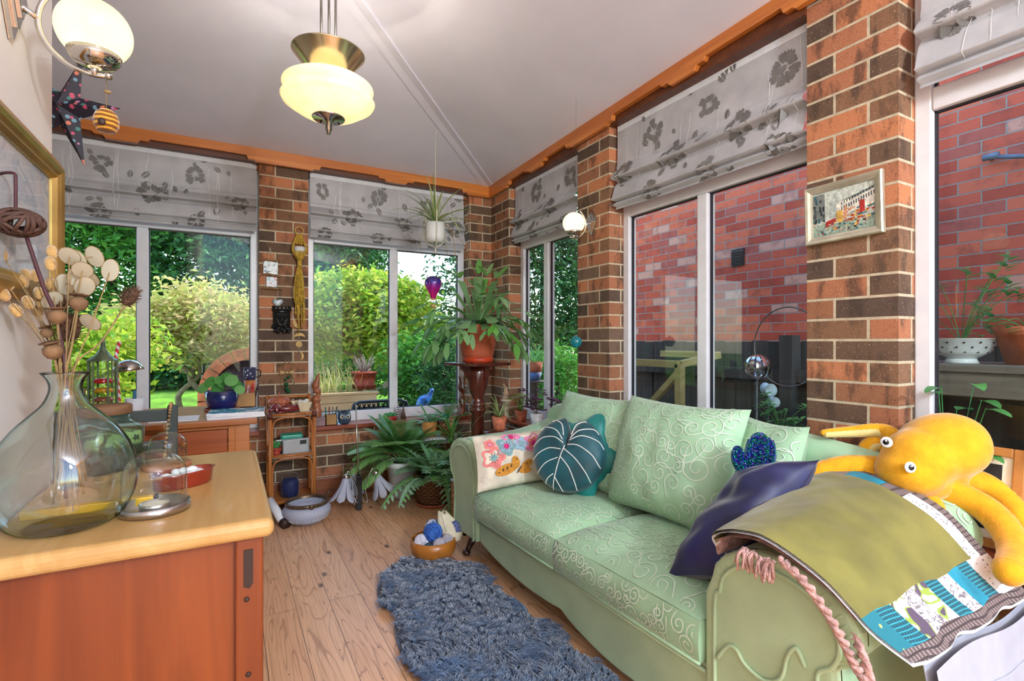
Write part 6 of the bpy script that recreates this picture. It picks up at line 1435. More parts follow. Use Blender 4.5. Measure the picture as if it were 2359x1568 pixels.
b = MB(); b.shell([(.10, 0), (.122, .004), (.126, .022)], c, 36, t=.006); b.build('saucer', m_terra, g_)
b = MB(); b.shell([(.095, .008), (.112, .03), (.128, .10), (.134, .185), (.136, .2)], c, 44, t=.008); b.tube([c+V((.134*math.cos(t_), .134*math.sin(t_), .2)) for t_ in [i*2*PI/40 for i in range(40)]], .008, 8, True); b.build('basket', m_wick, g_)
b = MB(); b.lathe([(.0005, .175), (.126, .175)], c, 24); b.build('soil', m_soil, g_); b = MB(); g = random.Random(77)
def lobe_frond(o, d, L_, dr, w):
    b.blade(o, d, L_, w*.4, dr, 10, .15, lambda t: .5+.6*math.sin(PI*t) if t < 1 else .05)
    p = V(o); d = V(d).normalized(); ds = L_/10
    for i in range(10):
        p = p+d*ds; d = (d+V((0, 0, -dr*ds))).normalized()
        if 2 < i < 9:
            s0 = d.cross(V((0, 0, 1)))
            if s0.length < .1: s0 = rt.copy()
            s0.normalize()
            for s in (-1, 1): b.blade(p, d*.6+s0*s, w*(.9 if i < 7 else .6), .02, 3., 4, .1)
for k in range(44):
    a = g.uniform(0, 6.28); el = g.uniform(.3, 1.3); d = rt*math.cos(a)*math.cos(el)+fw*math.sin(a)*math.cos(el)+V((0, 0, math.sin(el))); lobe_frond(c+V((d.x*.04, d.y*.04, .175)), d, g.uniform(.2, .36), g.uniform(3., 6.5), g.uniform(.06, .09))
lobe_frond(c+V((-.0, -.09, .19)), V((0.05, -1, .35)), .34, 11., .085); lobe_frond(c+V((-.09, -.03, .19)), V((-1, -.3, .25)), .38, 4., .08); lobe_frond(c+V((-.08, -.05, .19)), V((-.9, -.6, .5)), .34, 6., .08)
b.build('foliage', m_fern, g_)
c = V((1.475, 3.46, 0)); g_ = thing('dracaena_plant', 'spiky striped dracaena in a cream pot between the basket fern and the sofa', 'plant', c); b = MB(); b.shell([(.075, 0), (.082, .01), (.102, .25), (.104, .252)], c, 32, t=.005); b.build('pot', m_cream, g_)
b = MB(); b.lathe([(.09, .252), (.112, .25), (.113, .268), (.10, .27)], c, 32); b.build('blue_liner', plain('dark_blue_plastic', (34, 48, 90), .3), g_); b = MB(); b.lathe([(.0005, .25), (.1, .25)], c, 24); b.build('soil', m_soil, g_)
m_drac = leafmat('dracaena_leaf', (70, 128, 60), (110, 160, 76), (150, 180, 100), .3, .35); b = MB(); g = random.Random(5)
for o, n_, L0 in ((V((-.07, -.04, .43)), 24, .19), (V((.05, 0, .28)), 20, .15), (V((-.02, .05, .36)), 16, .2)):
    b.tube([c+V((o.x*.4, o.y*.4, .25)), c+o], .007, 7)
    for k in range(n_): a = k*2.4; el = -.2+1.5*k/n_; b.blade(c+o+V((0, 0, .05*k/n_-.03)), V((math.cos(a)*math.cos(el), math.sin(a)*math.cos(el), math.sin(el))), L0*g.uniform(.8, 1.1), .022, 3., 6, .25)
b.build('foliage', m_drac, g_)
c = V((1.385, 3.64, 0)); g_ = thing('stone_plant_stand', 'speckled white stone topped plant stand behind the floor plants', 'plant stand', c); SZt = .415
b = MB(); b.lathe([(.0005, SZt-.05), (.125, SZt-.05), (.15, SZt-.03), (.15, SZt), (.0005, SZt)], c, 36); b.build('round_top', plain('speckled_stone', (206, 208, 206), .8, var=.3, sc=90, bump=.6, bsc=120), g_)
b = MB(); b.lathe([(.0005, 0), (.06, 0), (.045, .03), (.04, SZt-.05)], c, 20); b.build('stem', m_pew, g_)
def small_pot(c, r, h, mat, label, cat='plant', name='potted_plant', fol=None):
    g_ = thing(name, label, cat, c); b = MB(); b.shell([(r*.72, 0), (r*.78, .004), (r, h)], c, 28, t=.004); b.build('pot', mat, g_); b = MB(); b.lathe([(.0005, h*.86), (r*.93, h*.86)], c, 20); b.build('soil', m_soil, g_); return g_
q = V((1.30, 3.58, SZt)); g_ = small_pot(q, .06, .115, plain('ochre_terracotta', (190, 128, 62), .7, var=.15), 'ochre terracotta pot at the left of the stone plant stand', name='terracotta_pot')
b = MB(); g = random.Random(9)
for k in range(14): a = g.uniform(0, 6.28); el = g.uniform(.4, 1.3); frondp(b, q+V((0, 0, .1)), V((math.cos(a)*math.cos(el), math.sin(a)*math.cos(el), math.sin(el))), g.uniform(.14, .24), 9, .035, .012, 4.)
b.build('foliage', m_fern, g_)
q = V((1.43, 3.56, SZt)); t = NT('triangle_fretwork'); co = t.coord(); s = t.n('ShaderNodeSeparateXYZ'); t.l(co, s.inputs[0]); aa = t.math('MULTIPLY', t.math('ARCTAN2', s.outputs[1], s.outputs[0]), 12/6.2832); zz = t.math('MULTIPLY', s.outputs[2], 34.)
tri = t.math('MULTIPLY', t.math('ABSOLUTE', t.math('SUBTRACT', t.math('FRACT', aa), .5)), 2.); dlt = t.math('ABSOLUTE', t.math('SUBTRACT', tri, t.math('FRACT', zz))); rim = t.math('GREATER_THAN', t.math('FRACT', zz), .9)
t.bsdf(t.mix(t.math('MAXIMUM', t.math('LESS_THAN', dlt, .16), rim), (140, 52, 40), (226, 190, 130)), .6); g_ = small_pot(q, .062, .135, t.m, 'red pot with cream triangle pattern and a round cactus on the stone stand', name='patterned_pot')
b = MB(); b.ell(q+V((-.02, -.015, .14)), (.03, .03, .028), None, 18, 12); b.build('ball_cactus', plain('blue_green_cactus', (20, 104, 70), .5, var=.25, sc=60), g_)
b = MB(); g = random.Random(19)
for k in range(12): a = g.uniform(0, 6.28); el = g.uniform(.2, 1.2); frondp(b, q+V((0, 0, .12)), V((math.cos(a)*math.cos(el), math.sin(a)*math.cos(el), math.sin(el))), g.uniform(.16, .3), 10, .03, .014, 4.)
frondp(b, q+V((.03, -.02, .12)), V((.95, -.3, .4)), .3, 14, .05, .014, 1.2); b.build('foliage', leafmat('bright_fern', (96, 156, 60), (126, 180, 86), (80, 140, 56), .4), g_)
c = V((1.31, 2.79, 0)); g_ = thing('wicker_basket', 'tan wicker hamper basket with a looped handle behind the far sofa arm', 'basket', c); m_wick2 = wicker('tan_wicker', (206, 150, 90), (150, 92, 46), 60)
b = MB()
for lo, hi in (((-.125, -.1, 0), (.125, -.09, .27)), ((-.125, .09, 0), (.125, .1, .27)), ((-.125, -.1, 0), (-.115, .1, .27)), ((.115, -.1, 0), (.125, .1, .27)), ((-.125, -.1, 0), (.125, .1, .01))): b.box(tuple(c+V(lo)), tuple(c+V(hi)))
b.build('woven_sides', m_wick2, g_)
b = MB(); b.tube([c+V((x, y_, .275)) for x, y_ in ((-.12, -.095), (.12, -.095), (.12, .095), (-.12, .095))], .008, 8, True); b.build('white_lining', m_lining, g_)
b = MB(); b.tube(spline([c+V((-.12, -.06, .27)), c+V((-.122, -.055, .34)), c+V((-.122, -.015, .365)), c+V((-.122, .025, .34)), c+V((-.12, .03, .27))], 6), .008, 8); b.build('handle', m_rtn, g_)
# ---------------------------------------------------------------- sill of the back right window
def sill(u, dy=.0): return V((P(u, 960, y=BY+dy).x, BY+dy, SZ))
m_carv = wood('pale_carved_wood', (176, 112, 74), (146, 84, 54), .4, 'z', 1.5, knots=False)
c = sill(733, -.01); g_ = thing('carved_figure', 'carved wooden abstract figure on a stone block at the left of the sill', 'sculpture', c)
b = MB(); b.box(tuple(c+V((-.045, -.035, 0))), tuple(c+V((.045, .035, .065)))); b.build('plinth', plain('mauve_stone', (142, 112, 112), .6, var=.2), g_, bevel=.008)
b = MB(); q = c+V((-.01, 0, .065)); b.tube(spline([q, q+V((.002, 0, .06)), q+V((-.004, 0, .12)), q+V((.012, 0, .165)), q+V((-.008, 0, .205)), q+V((.004, 0, .26)), q+V((.014, 0, .31))], 6), [.032]*6+[.028]*4+[.024, .03, .033, .034, .03, .024, .018, .017]+[.018, .022, .026, .028, .026]*2+[.022, .02, .018, .015, .012, .010, .008, .006, .004], 14); b.build('figure', m_carv, g_)
c = sill(762); b = MB(); 
for lo, hi in (((-.038, -.03, 0), (.038, -.026, .075)), ((-.038, .026, 0), (.038, .03, .075)), ((-.038, -.03, 0), (-.034, .03, .075)), ((.034, -.03, 0), (.038, .03, .075)), ((-.038, -.03, 0), (.038, .03, .004))): b.box(tuple(c+V(lo)), tuple(c+V(hi)))
tag(b.build('pencil_box', m_card, loc=c), 'small wooden pencil box on the window sill beside the owl', 'box')
for k, (n_, cc_) in enumerate((('teal', (30, 120, 110)), ('maroon', (120, 50, 60)), ('grey', (120, 130, 134)), ('dark green', (30, 70, 52)))):
    b = MB(); q = c+V((-.024+.016*k, 0, .006)); e_ = q+V((-.012+.01*k, .004, .115)); b.tube([q, e_], .0045, 8); b.tube([e_, e_+(e_-q).normalized()*.012], [.0045, .0008], 8); tag(b.build('pencil', plain(n_.replace(' ', '_')+'_pencil_paint', cc_, .4), loc=q), n_+' pencil standing in the box on the window sill', 'pencil')
b = MB(); q = c+V((.062, -.025, .0)); b.box((-.022, -.003, 0), (.022, .003, .085), Matrix.Translation(q) @ rot(z=.25, x=-.15)); tag(b.build('blue_card', sheetmat('blue_card_print', ((120, 180, 220), (226, 234, 238), (80, 140, 190)), 40.), loc=q), 'pale blue card leaning against the pencil box', 'card')
c = sill(792, -.005); g_ = thing('owl_pot', 'dark blue grey owl face pot on the back window sill', 'pot', c); m_owl = plain('slate_blue_glaze', (58, 76, 96), .3, var=.3, sc=14)
b = MB(); b.shell([(.03, 0), (.046, .015), (.052, .05), (.042, .088), (.04, .09)], c, 32, t=.004)
for s in (-1, 1): b.lathe([(.016, 0), (.0005, .03)], c+V((s*.032, 0, .08)), 10, rot(y=s*.3))
b.build('body', m_owl, g_)
for s in (-1, 1):
    q = c+V((s*.02, -.046, .058)); b = MB(); b.ell(q, (.016, .007, .016), None, 16, 10); o = b.build('eye', plain('cream_eye_ring', (206, 204, 180), .3), g_); B = MB(); B.ell(q+V((0, -.004, 0)), (.008, .005, .008)); B.build('pupil', m_dark, o)
b = MB(); b.tube([c+V((-.034, -.046, .082)), c+V((0, -.056, .058)), c+V((.034, -.046, .082))], [.004, .006, .004], 7); b.tube([c+V((0, -.054, .056)), c+V((0, -.060, .036))], [.007, .001], 7); b.build('brow_and_beak', plain('pale_blue_glaze', (150, 170, 186), .3), g_)
c = sill(898, -.01); g_ = thing('cactus_dish', 'green cactus mounds in a low red dish on the window sill by the mullion', 'plant', c); b = MB(); b.shell([(.045, 0), (.054, .02), (.056, .034)], c, 28, t=.004, sy=.7); b.build('dish', plain('red_dish', (176, 50, 38), .4), g_)
b = MB()
for x, r_ in ((-.028, .022), (.004, .026), (.034, .02)): b.ell(c+V((x, 0, .036)), (r_, r_*.85, r_*1.05), None, 14, 9)
b.build('cactus', m_cac, g_)
for k, (u, h_, lb) in enumerate(((917, .125, 'taller white patterned cone tree ornament on the window sill'), (929, .105, 'smaller brown striped cone tree ornament on the window sill'))):
    c = sill(u, .005+.02*k); b = MB(); b.lathe([(.0005, 0), (.024, 0), (.002, h_), (.0005, h_)], c, 20); t = NT('cone_stripe_%d' % k); w = t.n('ShaderNodeTexWave', wave_type='BANDS', bands_direction='DIAGONAL'); w.inputs['Scale'].default_value = 30; t.l(t.coord(), w.inputs[0]); t.bsdf(t.mix(t.math('GREATER_THAN', w.outputs['Fac'], .55), (84, 58, 48), (206, 200, 196) if k == 0 else (120, 96, 82)), .5)
    tag(b.build('cone_tree', t.m, loc=c), lb, 'ornament')
c = sill(1061, -.0); b = MB(); q = c+V((0, -.005, 0)); b.tube(spline([q, q+V((.016, 0, .05)), q+V((-.008, 0, .12)), q+V((.018, 0, .18)), q+V((-.010, 0, .225)), q+V((-.004, 0, .27)), q+V((-.014, 0, .315))], 7), [.022]*7+[.012]*7+[.014]*7+[.018]*7+[.014]*7+[.008]*7+[.003], 10); b.tube(spline([q+V((.02, 0, .01)), q+V((.03, 0, .10)), q+V((.012, .0, .17))], 6), .008, 8)
tag(b.build('twisted_sculpture', wood('glossy_brown_wood', (140, 74, 40), (100, 48, 26), .25, 'z', 1.5, coat=.4, knots=False), loc=c), 'glossy brown twisted wood sculpture on the sill left of the pedestal', 'sculpture')
# right sill of the corner window
def silr(u, x=RX+.01): return V((x, P(u, 900, x=x).y, SZ))
c = silr(1167, RX+.0); g_ = thing('pottery_tower', 'cream pottery wizard tower with a bent pointed roof in the corner', 'ornament', c)
b = MB(); b.lathe([(.042, 0), (.034, .02), (.03, .12), (.044, .125), (.046, .135), (.034, .14)], c, 24); b.build('tower', m_cream, g_)
b = MB(); q = c+V((0, 0, .138)); b.tube(spline([q, q+V((0, 0, .05)), q+V((-.006, .004, .09)), q+V((-.024, .014, .125))], 6), [.038]*3+[.03]*5+[.02]*5+[.01]*5+[.003], 14); b.build('pointed_roof', plain('pinkish_clay', (196, 158, 124), .7, var=.12), g_)
b = MB(); b.prism([(-.013, 0), (.013, 0), (.013, .035)]+[(.013*math.cos(t_), .035+.016*math.sin(t_)) for t_ in [i*PI/8 for i in range(1, 8)]]+[(-.013, .035)], 0, .006, axes(c+V((-.036, -.012, 0)), (.35, -.94, 0), (0, 0, 1), (-.94, -.35, 0))); b.build('door', plain('door_clay', (150, 120, 96), .7), g_)
m_oxl = leafmat('oxalis_purple', (104, 14, 44), (80, 20, 60), (130, 40, 90), .3, .5)
def oxalis(c, label, n_, seed, spread=.14, hgt=.16):
    g_ = small_pot(c, .05, .085, m_cer, label, name='oxalis_plant'); b = MB(); B = MB(); g = random.Random(seed)
    for k in range(n_):
        a = g.uniform(0, 6.28); r_ = spread*g.uniform(.2, 1); tp_ = c+V((r_*math.cos(a)*.5-.02, r_*math.sin(a)*1.2, .085+hgt*g.uniform(.15, 1))); B.tube(spline([c+V((0, 0, .07)), c.lerp(tp_, .5)+V((0, 0, .05)), tp_], 5), .001, 4)
        for j in range(3):
            t_ = j*2.09+g.uniform(0, 1); d = V((math.cos(t_), math.sin(t_), g.uniform(-.2, .35))).normalized(); b.blade(tp_, d, .034, .046, 6., 3, .3, lambda x: min(1, x*1.15+.02))
    b.build('foliage', m_oxl, g_); B.build('stems', leafmat('oxalis_stem', (170, 150, 140), (186, 170, 150)), g_)
oxalis(silr(1236, RX-.005), 'purple leaved oxalis in a white pot on the corner sill', 22, 4, .12, .19); oxalis(silr(1300, RX-.01), 'purple oxalis leaning toward the brick pillar on the corner sill', 20, 5, .10, .16)
c = silr(1200, RX-.005); g_ = small_pot(c, .05, .08, m_terra, 'bright green broad leaved arum in a terracotta pot on the corner sill', name='arum_plant'); b = MB(); g = random.Random(12)
for k in range(9): a = g.uniform(0, 6.28); d = V((math.cos(a)*.5, math.sin(a)*.5, 1.)); tp_ = c+V((d.x*.09, d.y*.09, .08+g.uniform(.03, .11))); b.tube([c+V((0, 0, .06)), tp_], .002, 5); b.blade(tp_, V((d.x, d.y, .2)), .085, .055, 10., 6, .2, lambda t_: min(1, t_*5)*(1-t_)**.6)
b.build('foliage', leafmat('arum_leaf', (112, 176, 60), (140, 196, 84), (96, 160, 56), .4), g_)
c = V((1.80, 3.10, .0)); c = V((P(1150, 985, y=3.0).x, 3.0, .0)); st_ = thing('corner_stool', 'low dark stool hidden behind the sofa arm holding the small spider plant', 'stool', c); 
b = MB(); b.lathe([(.0005, .50), (.11, .50), (.11, .53), (.0005, .53)], c, 24); b.build('seat', m_mahog, st_)
for k in range(3): b = MB(); a = k*2.09; b.tube([c+V((.08*math.cos(a), .08*math.sin(a), 0)), c+V((.06*math.cos(a), .06*math.sin(a), .5))], .012, 8); b.build('leg', m_mahog, st_)
q = c+V((0, 0, .53)); g_ = small_pot(q, .05, .09, plain('banded_terracotta', (206, 120, 84), .7, var=.25, sc=30), 'small spider plant in a banded terracotta pot behind the far sofa arm', name='small_spider_plant'); b = MB(); g = random.Random(14)
for k in range(26): a = g.uniform(0, 6.28); el = g.uniform(.5, 1.35); b.blade(q+V((0, 0, .08)), V((math.cos(a)*math.cos(el), math.sin(a)*math.cos(el), math.sin(el))), g.uniform(.14, .3), .008, g.uniform(6, 11), 9, .25, lambda t_: (1-t_)**.5)
b.build('foliage', m_sp, g_)
gb = P(1327, 787, d=2.86); g_ = thing('glass_ball', 'teal glass ball hanging on a thread in front of the corner window', 'ornament', gb); b = MB(); b.ell(gb, .033, None, 28, 18); mt = NT('teal_blown_glass'); bb = mt.bsdf((20, 150, 160), .05, trans=.55, coat=.3); b.build('ball', mt.m, g_)
b = MB(); b.lathe([(.007, .031), (.007, .04), (.0005, .041)], gb, 12); b.tube([gb+V((0, 0, .04)), V((gb.x, gb.y, ceil_z(gb.x, gb.y)+.004))], .0006, 4); b.build('thread', m_pew, g_)
# ---------------------------------------------------------------- painting on the near pillar
y0, y1, z0, z1 = .882, 1.146, 1.485, 1.70; fx = RX-.004
g_ = thing('street_painting', 'small silver framed oil painting of a street scene on the near brick pillar', 'picture', (fx, 1.01, 1.6)); rr = random.Random(40); fwd = .026
PMt = axes((fx, (y0+y1)/2, (z0+z1)/2), (0, -1, 0), (0, 0, 1), (-1, 0, 0)) @ Matrix.Rotation(math.radians(1.2), 4, 'Z'); hw, hh = (y1-y0)/2, (z1-z0)/2
prof = [(0, 0), (0, .016), (.004, .02), (.012, .018), (.020, .013), (.026, .011), (.026, .004)]; vs = []
for d, h_ in prof: vs += [PMt @ V((sx_*(hw-d), sz_*(hh-d), h_)) for sx_, sz_ in ((-1, -1), (1, -1), (1, 1), (-1, 1))]
b = MB(); b.add(vs, [(k*4+i, k*4+(i+1) % 4, (k+1)*4+(i+1) % 4, (k+1)*4+i) for k in range(len(prof)-1) for i in range(4)], False); b.build('frame', plain('silver_gilt', (206, 200, 176), .3, .6, var=.1), g_)
b = MB(); cols = [(196, 204, 190), (70, 78, 80), (172, 182, 172), (120, 128, 122), (176, 44, 36), (40, 110, 120), (214, 170, 80), (206, 150, 110), (40, 46, 50), (226, 222, 206), (150, 170, 150)]
iw, ih = hw-.024, hh-.024; b.m = 0; b.box((-iw, -ih, .004), (iw, ih, .006), PMt)
ZD = [.0062]
def dab(x, y, w, h_, m, sk=0.): ZD[0] += .000012; q = ZD[0]; x1 = min(x+w, 1.); b.m = m; b.add([PMt @ V((x*iw, y*ih, q)), PMt @ V((x1*iw, (y+sk)*ih, q)), PMt @ V((x1*iw, min(1., y+sk+h_)*ih, q)), PMt @ V((x*iw, min(1., y+h_)*ih, q))], [(0, 1, 2, 3)], False)
dab(-1, -1, 2, .55, 10); dab(-1, -.3, .42, 1.2, 3); dab(-.15, -.25, 1.15, .55, 9, .3); dab(-.42, -.25, .3, .75, 2); dab(-.1, .28, 1.1, .1, 3, .38); dab(-.2, -.15, .5, .5, 9, .1)
for k in range(14): dab(-.05+k*.075, .0+k*.03, .035, .16, 1)
for k in range(12): dab(-.05+k*.085, .25+k*.034, .03, .10, 8)
for k in range(26): dab(rr.uniform(-1, -.62), rr.uniform(-.4, .8), .06, rr.uniform(.08, .25), rr.choice((1, 8, 3, 5)))
for k in range(46): dab(rr.uniform(-.1, .9), rr.uniform(-.55, -.02), rr.uniform(.06, .25), rr.uniform(.03, .08), rr.choice((4, 5, 5, 6, 7, 9, 4)), .03)
dab(.52, -.25, .15, .5, 4); dab(-.55, -.62, .32, .25, 4, .1); dab(-.2, -.5, .2, .5, 6); dab(.05, -.45, .08, .6, 7)
for k in range(70): dab(rr.uniform(-.95, .9), rr.uniform(-.95, -.45), rr.uniform(.03, .1), rr.uniform(.03, .08), rr.choice((0, 2, 4, 6, 7, 9, 5, 8)))
b.build('canvas', [plain('oil_paint_%d' % i, c, .45, var=.2, sc=90, bump=.5, bsc=300) for i, c in enumerate(cols)], g_)
# ---------------------------------------------------------------- right window sill, near end
c = V((1.965, .62, SZ)); g_ = thing('framed_portrait', 'wooden framed portrait print of a face in a wide hat leaning behind the octopus', 'picture', c)
LMt = axes((1.925, .665, SZ+.004), (0, -1, 0), V((.16, 0, 1)).normalized(), V((-1, 0, .16)).normalized()); w_, h_ = .125, .29
m_oak = plain('honey_oak_frame', (186, 128, 66), .4, var=.15, sc=10)
b = MB()
for lo, hi in (((-w_, 0, 0), (-w_+.026, h_, .016)), ((w_-.026, 0, 0), (w_, h_, .016)), ((-w_+.026, 0, 0), (w_-.026, .026, .016)), ((-w_+.026, h_-.026, 0), (w_-.026, h_, .016))): b.box(lo, hi, LMt)
b.build('frame', m_oak, g_, bevel=.003)
b = MB(); b.box((-w_+.024, .024, .004), (w_-.024, h_-.024, .007), LMt); b.build('mount', plain('ivory_mount', (226, 222, 202), .8, var=.03), g_)
pc_ = [plain(n_, c_, .5, var=.25, sc=30) for n_, c_ in (('ink_black', (32, 38, 44)), ('ink_teal', (90, 160, 178)), ('ink_grey', (120, 120, 116)), ('ink_cream', (222, 220, 196)))]
b = MB(); ah, aw = h_-.1, w_-.05; b.m = 0; b.add([LMt @ V((x, y_, .0074)) for x, y_ in ((-aw, .05), (aw, .05), (aw, h_-.05), (-aw, h_-.05))], [(0, 1, 2, 3)], False)
def blob(pts, m, z): b.m = m; b.add([LMt @ V((x, y_, z)) for x, y_ in pts], [tuple(range(len(pts)))], False)
el_ = lambda x, y_, a, e, t0=0, t1=2*PI: [(x+a*math.cos(t0+(t1-t0)*i/20), y_+e*math.sin(t0+(t1-t0)*i/20)) for i in range(20)]
blob([(-aw, h_-.05), (aw*.1, h_-.05), (-.0, h_-.12), (-aw, h_-.1)], 3, .0077); blob(el_(-.01, .16, .05, .06), 1, .0078); blob(el_(-.008, .19, .07, .028), 2, .0081); blob(el_(-.005, .215, .038, .03), 2, .0082); blob(el_(.035, .14, .02, .05), 3, .0083); blob(el_(-.024, .165, .008, .005), 0, .0084); blob(el_(.008, .165, .008, .005), 0, .0084); blob(el_(-.01, .128, .012, .005), 0, .0084)
b.build('print', pc_, g_)
q = V((2.0, .735, SZ)); g_ = small_pot(q, .05, .08, m_terra, 'leafy green plant on the right window sill behind the octopus head', name='sill_plant'); b = MB(); g = random.Random(44)
for k in range(20): a = g.uniform(0, 6.28); hgt = g.uniform(.10, .42); tp_ = q+V((.05*math.cos(a)*.6-.01, .09*math.sin(a)-.03*hgt, .06+hgt)); b.tube([q+V((0, 0, .06)), tp_], .0014, 4); d = V((math.cos(a)-.4, math.sin(a), .1)); b.blade(tp_, d, .09, .05, 6., 6, .25, lambda t_: min(1, t_*4)*(1-t_)**.55)
b.build('foliage', leafmat('sill_leaf', (60, 150, 80), (90, 176, 96), (50, 130, 70), .4, .3), g_)
q = V((2.0, .47, SZ)); b = MB(); b.box((1.955, .38, SZ), (2.04, .545, SZ+.20)); tag(b.build('pink_tin', checks('pink_stripes', (214, 178, 176), (236, 222, 220), (196, 150, 150), 20), loc=q, bevel=.008), 'pink striped tin on the right window sill at the edge of the photo', 'tin')
b = MB(); q = V((1.998, .468, SZ+.20)); b.shell([(.03, 0), (.06, .03), (.075, .10), (.06, .17), (.03, .21), (.032, .225)], q, 36, t=.004); tag(b.build('ochre_vase', plain('ochre_clay', (206, 150, 96), .6, var=.12), loc=q), 'rounded ochre clay vase standing on the pink striped tin', 'vase')
# ---------------------------------------------------------------- outside
GZ = -.18
m_lawn = plain('lawn_green', (112, 158, 44), .9, var=.3, sc=3, bump=.6, bsc=60); m_patio = plain('patio_slab', (150, 140, 126), .9, var=.15, sc=3)
b = MB(); b.prism([(8.0, GZ-.3), (34, GZ-.3), (34, .17), (11., .17), (8.0, GZ)], -30, 14, axes((0, 0, 0), (0, 1, 0), (0, 0, 1), (1, 0, 0))); o = b.build('lawn', m_lawn); o['kind'] = 'structure'
b = MB(); b.box((-30, 4.02, GZ-.1), (14, 8.0, GZ-.005)); b.box((2.12, -9, GZ-.1), (14, 4.02, GZ-.005)); b.box((-30, -9, GZ-.1), (FARX-.1, 4.02, GZ-.005)); o = b.build('patio_ground', m_patio); o['kind'] = 'structure'
b = MB(); b.box((FARX-.1, -9, GZ-.1), (2.12, NEAR, GZ-.005)); o = b.build('bounce_ground', plain('pale_bounce_paving', (206, 200, 190), .9, var=.1, sc=3)); o['kind'] = 'structure'  # unseen ground behind the room, made pale to bounce daylight indoors
NX = 3.95
nw = thing('neighbour_house', 'red brick side wall of the neighbouring house seen through the right windows', 'house', (NX, 0, GZ))
b = MB(); b.box((NX, -5, GZ), (NX+.3, 4.75, 6.2)); b.build('brick_wall', m_brick2, nw)
vq = P(1700, 593, x=NX-.01); v_ = MB(); v_.box((NX-.02, vq.y-.06, vq.z-.075), (NX, vq.y+.06, vq.z+.075))
for i in range(6): v_.box((NX-.03, vq.y-.055, vq.z-.06+.02*i), (NX-.018, vq.y+.055, vq.z-.052+.02*i))
v_.build('air_vent', plain('dark_brown_plastic', (62, 44, 40), .6), nw)
a_, e_ = P(2275, 362, x=NX-.06), P(2420, 358, x=NX-.06); b = MB(); b.tube([a_, e_], .013, 10); b.tube([a_+V((0, .02, 0)), a_+V((0, -.05, 0))], .02, 10); b.tube([a_, a_+V((.06, 0, 0))], .012, 8); b.build('waste_pipe', plain('grey_pipe', (106, 124, 146), .5), nw)
m_fence = wood('weathered_fence', (92, 86, 80), (62, 56, 54), .85, 'z', .4, knots=False); m_tanf = wood('tan_fence', (196, 160, 104), (156, 120, 72), .8, 'z', .4, knots=False)
FX = 3.3; fe = thing('side_fence', 'dark weathered board fence in front of the neighbouring brick wall', 'fence', (FX, 1.5, GZ))
b = MB(); y = -3.
while y < 4.2: b.box((FX+(.012 if int(y*8) % 2 else 0), y, GZ), (FX+.03, y+.118, 1.12+.006*math.sin(y*37))); y += .122
b.build('boards', m_fence, fe)
for y in (-1.6, .2, 2.0, 3.8): b = MB(); b.box((FX-.09, y, GZ), (FX, y+.09, 1.16)); b.build('post', m_fence, fe)
for z in (.2, .85): b = MB(); b.box((FX-.05, -3, z), (FX-.0, 4.2, z+.08)); b.build('rail', m_fence, fe)
fb = thing('back_fence', 'tan board fence across the end of the garden behind the trees', 'fence', (1, 12.6, GZ)); b = MB(); x = -9.
while x < 9: b.box((x, 12.7, GZ), (x+.118, 12.73, 1.55)); x += .124
b.build('boards', m_tanf, fb)
# planter with colander and pot outside the near window
m_old = wood('grey_old_timber', (132, 122, 108), (90, 80, 72), .9, 'y', .6)
pb_ = P(2270, 840, x=2.75); PT = 1.025; g_ = thing('timber_planter', 'old grey timber planter ledge outside the near right window', 'planter', (2.75, .7, GZ))
b = MB(); b.box((2.62, -.6, PT-.13), (2.66, 1.25, PT-.03)); b.box((2.66, -.6, PT-.06), (3.05, 1.25, PT-.03)); b.box((3.05, -.6, PT-.13), (3.08, 1.25, PT-.03)); b.box((2.60, -.6, PT-.03), (2.72, 1.25, PT)); b.box((2.73, -.6, PT-.03), (3.10, 1.25, PT)); b.build('ledge', m_old, g_, bevel=.004)
for y in (-.5, .35, 1.18): b = MB(); b.box((2.68, y, GZ), (2.75, y+.07, PT-.06)); b.box((2.98, y, GZ), (3.05, y+.07, PT-.06)); b.build('support', m_old, g_)
b = MB(); b.box((3.06, -.6, GZ), (3.085, 1.25, PT-.13)); b.build('back_boards', m_fence, g_)
c = P(2228, 825, x=2.80); c = V((2.80, P(2215, 800, x=2.80).y, PT)); g_ = thing('enamel_colander', 'white enamel colander planted with trailing leaves on the timber ledge', 'colander', c)
b = MB(); b.lathe([(.055, 0), (.06, 0), (.05, .022), (.048, .022)], c, 28); b.shell([(.05, .02), (.10, .05), (.128, .105), (.136, .108)], c, 36, t=.003)
for s in (-1, 1): b.tube(spline([c+V((0, s*.128, .1)), c+V((.02, s*.165, .102)), c+V((-.02, s*.165, .102)), c+V((-.01, s*.13, .1))], 5), .005, 7)
b.build('bowl', plain('white_enamel', (226, 230, 232), .2, var=.02), g_)
b = MB()
for i in range(14):
    for j in range(3): a = i*2*PI/14+j*.2; r_, z = ((.098, .05), (.112, .07), (.122, .09))[j]; b.ell(c+V((r_*1.0*math.cos(a), r_*math.sin(a), z)), .0042, None, 7, 5)
b.build('hole', m_dark, g_)
m_out = leafmat('outdoor_sprig', (86, 150, 80), (110, 170, 96), (70, 130, 66), .4)
def sprig(c, n_, sp, h0, h1, seed, parent, L_=.05, w=.022):
    b = MB(); g = random.Random(seed)
    for k in range(n_):
        a = g.uniform(0, 6.28); t_ = c+V((sp*math.cos(a)*g.uniform(.3, 1), sp*math.sin(a)*g.uniform(.3, 1), g.uniform(h0, h1))); b.tube(spline([c, c.lerp(t_, .5)+V((0, 0, .03)), t_], 4), .0018, 4)
        for j in range(6): a2 = j*1.05+g.uniform(0, 1); b.blade(t_+V((0, 0, -.01*j)), V((math.cos(a2), math.sin(a2), .3)), L_, w, 5., 4, .2)
    return b.build('foliage', m_out, parent)
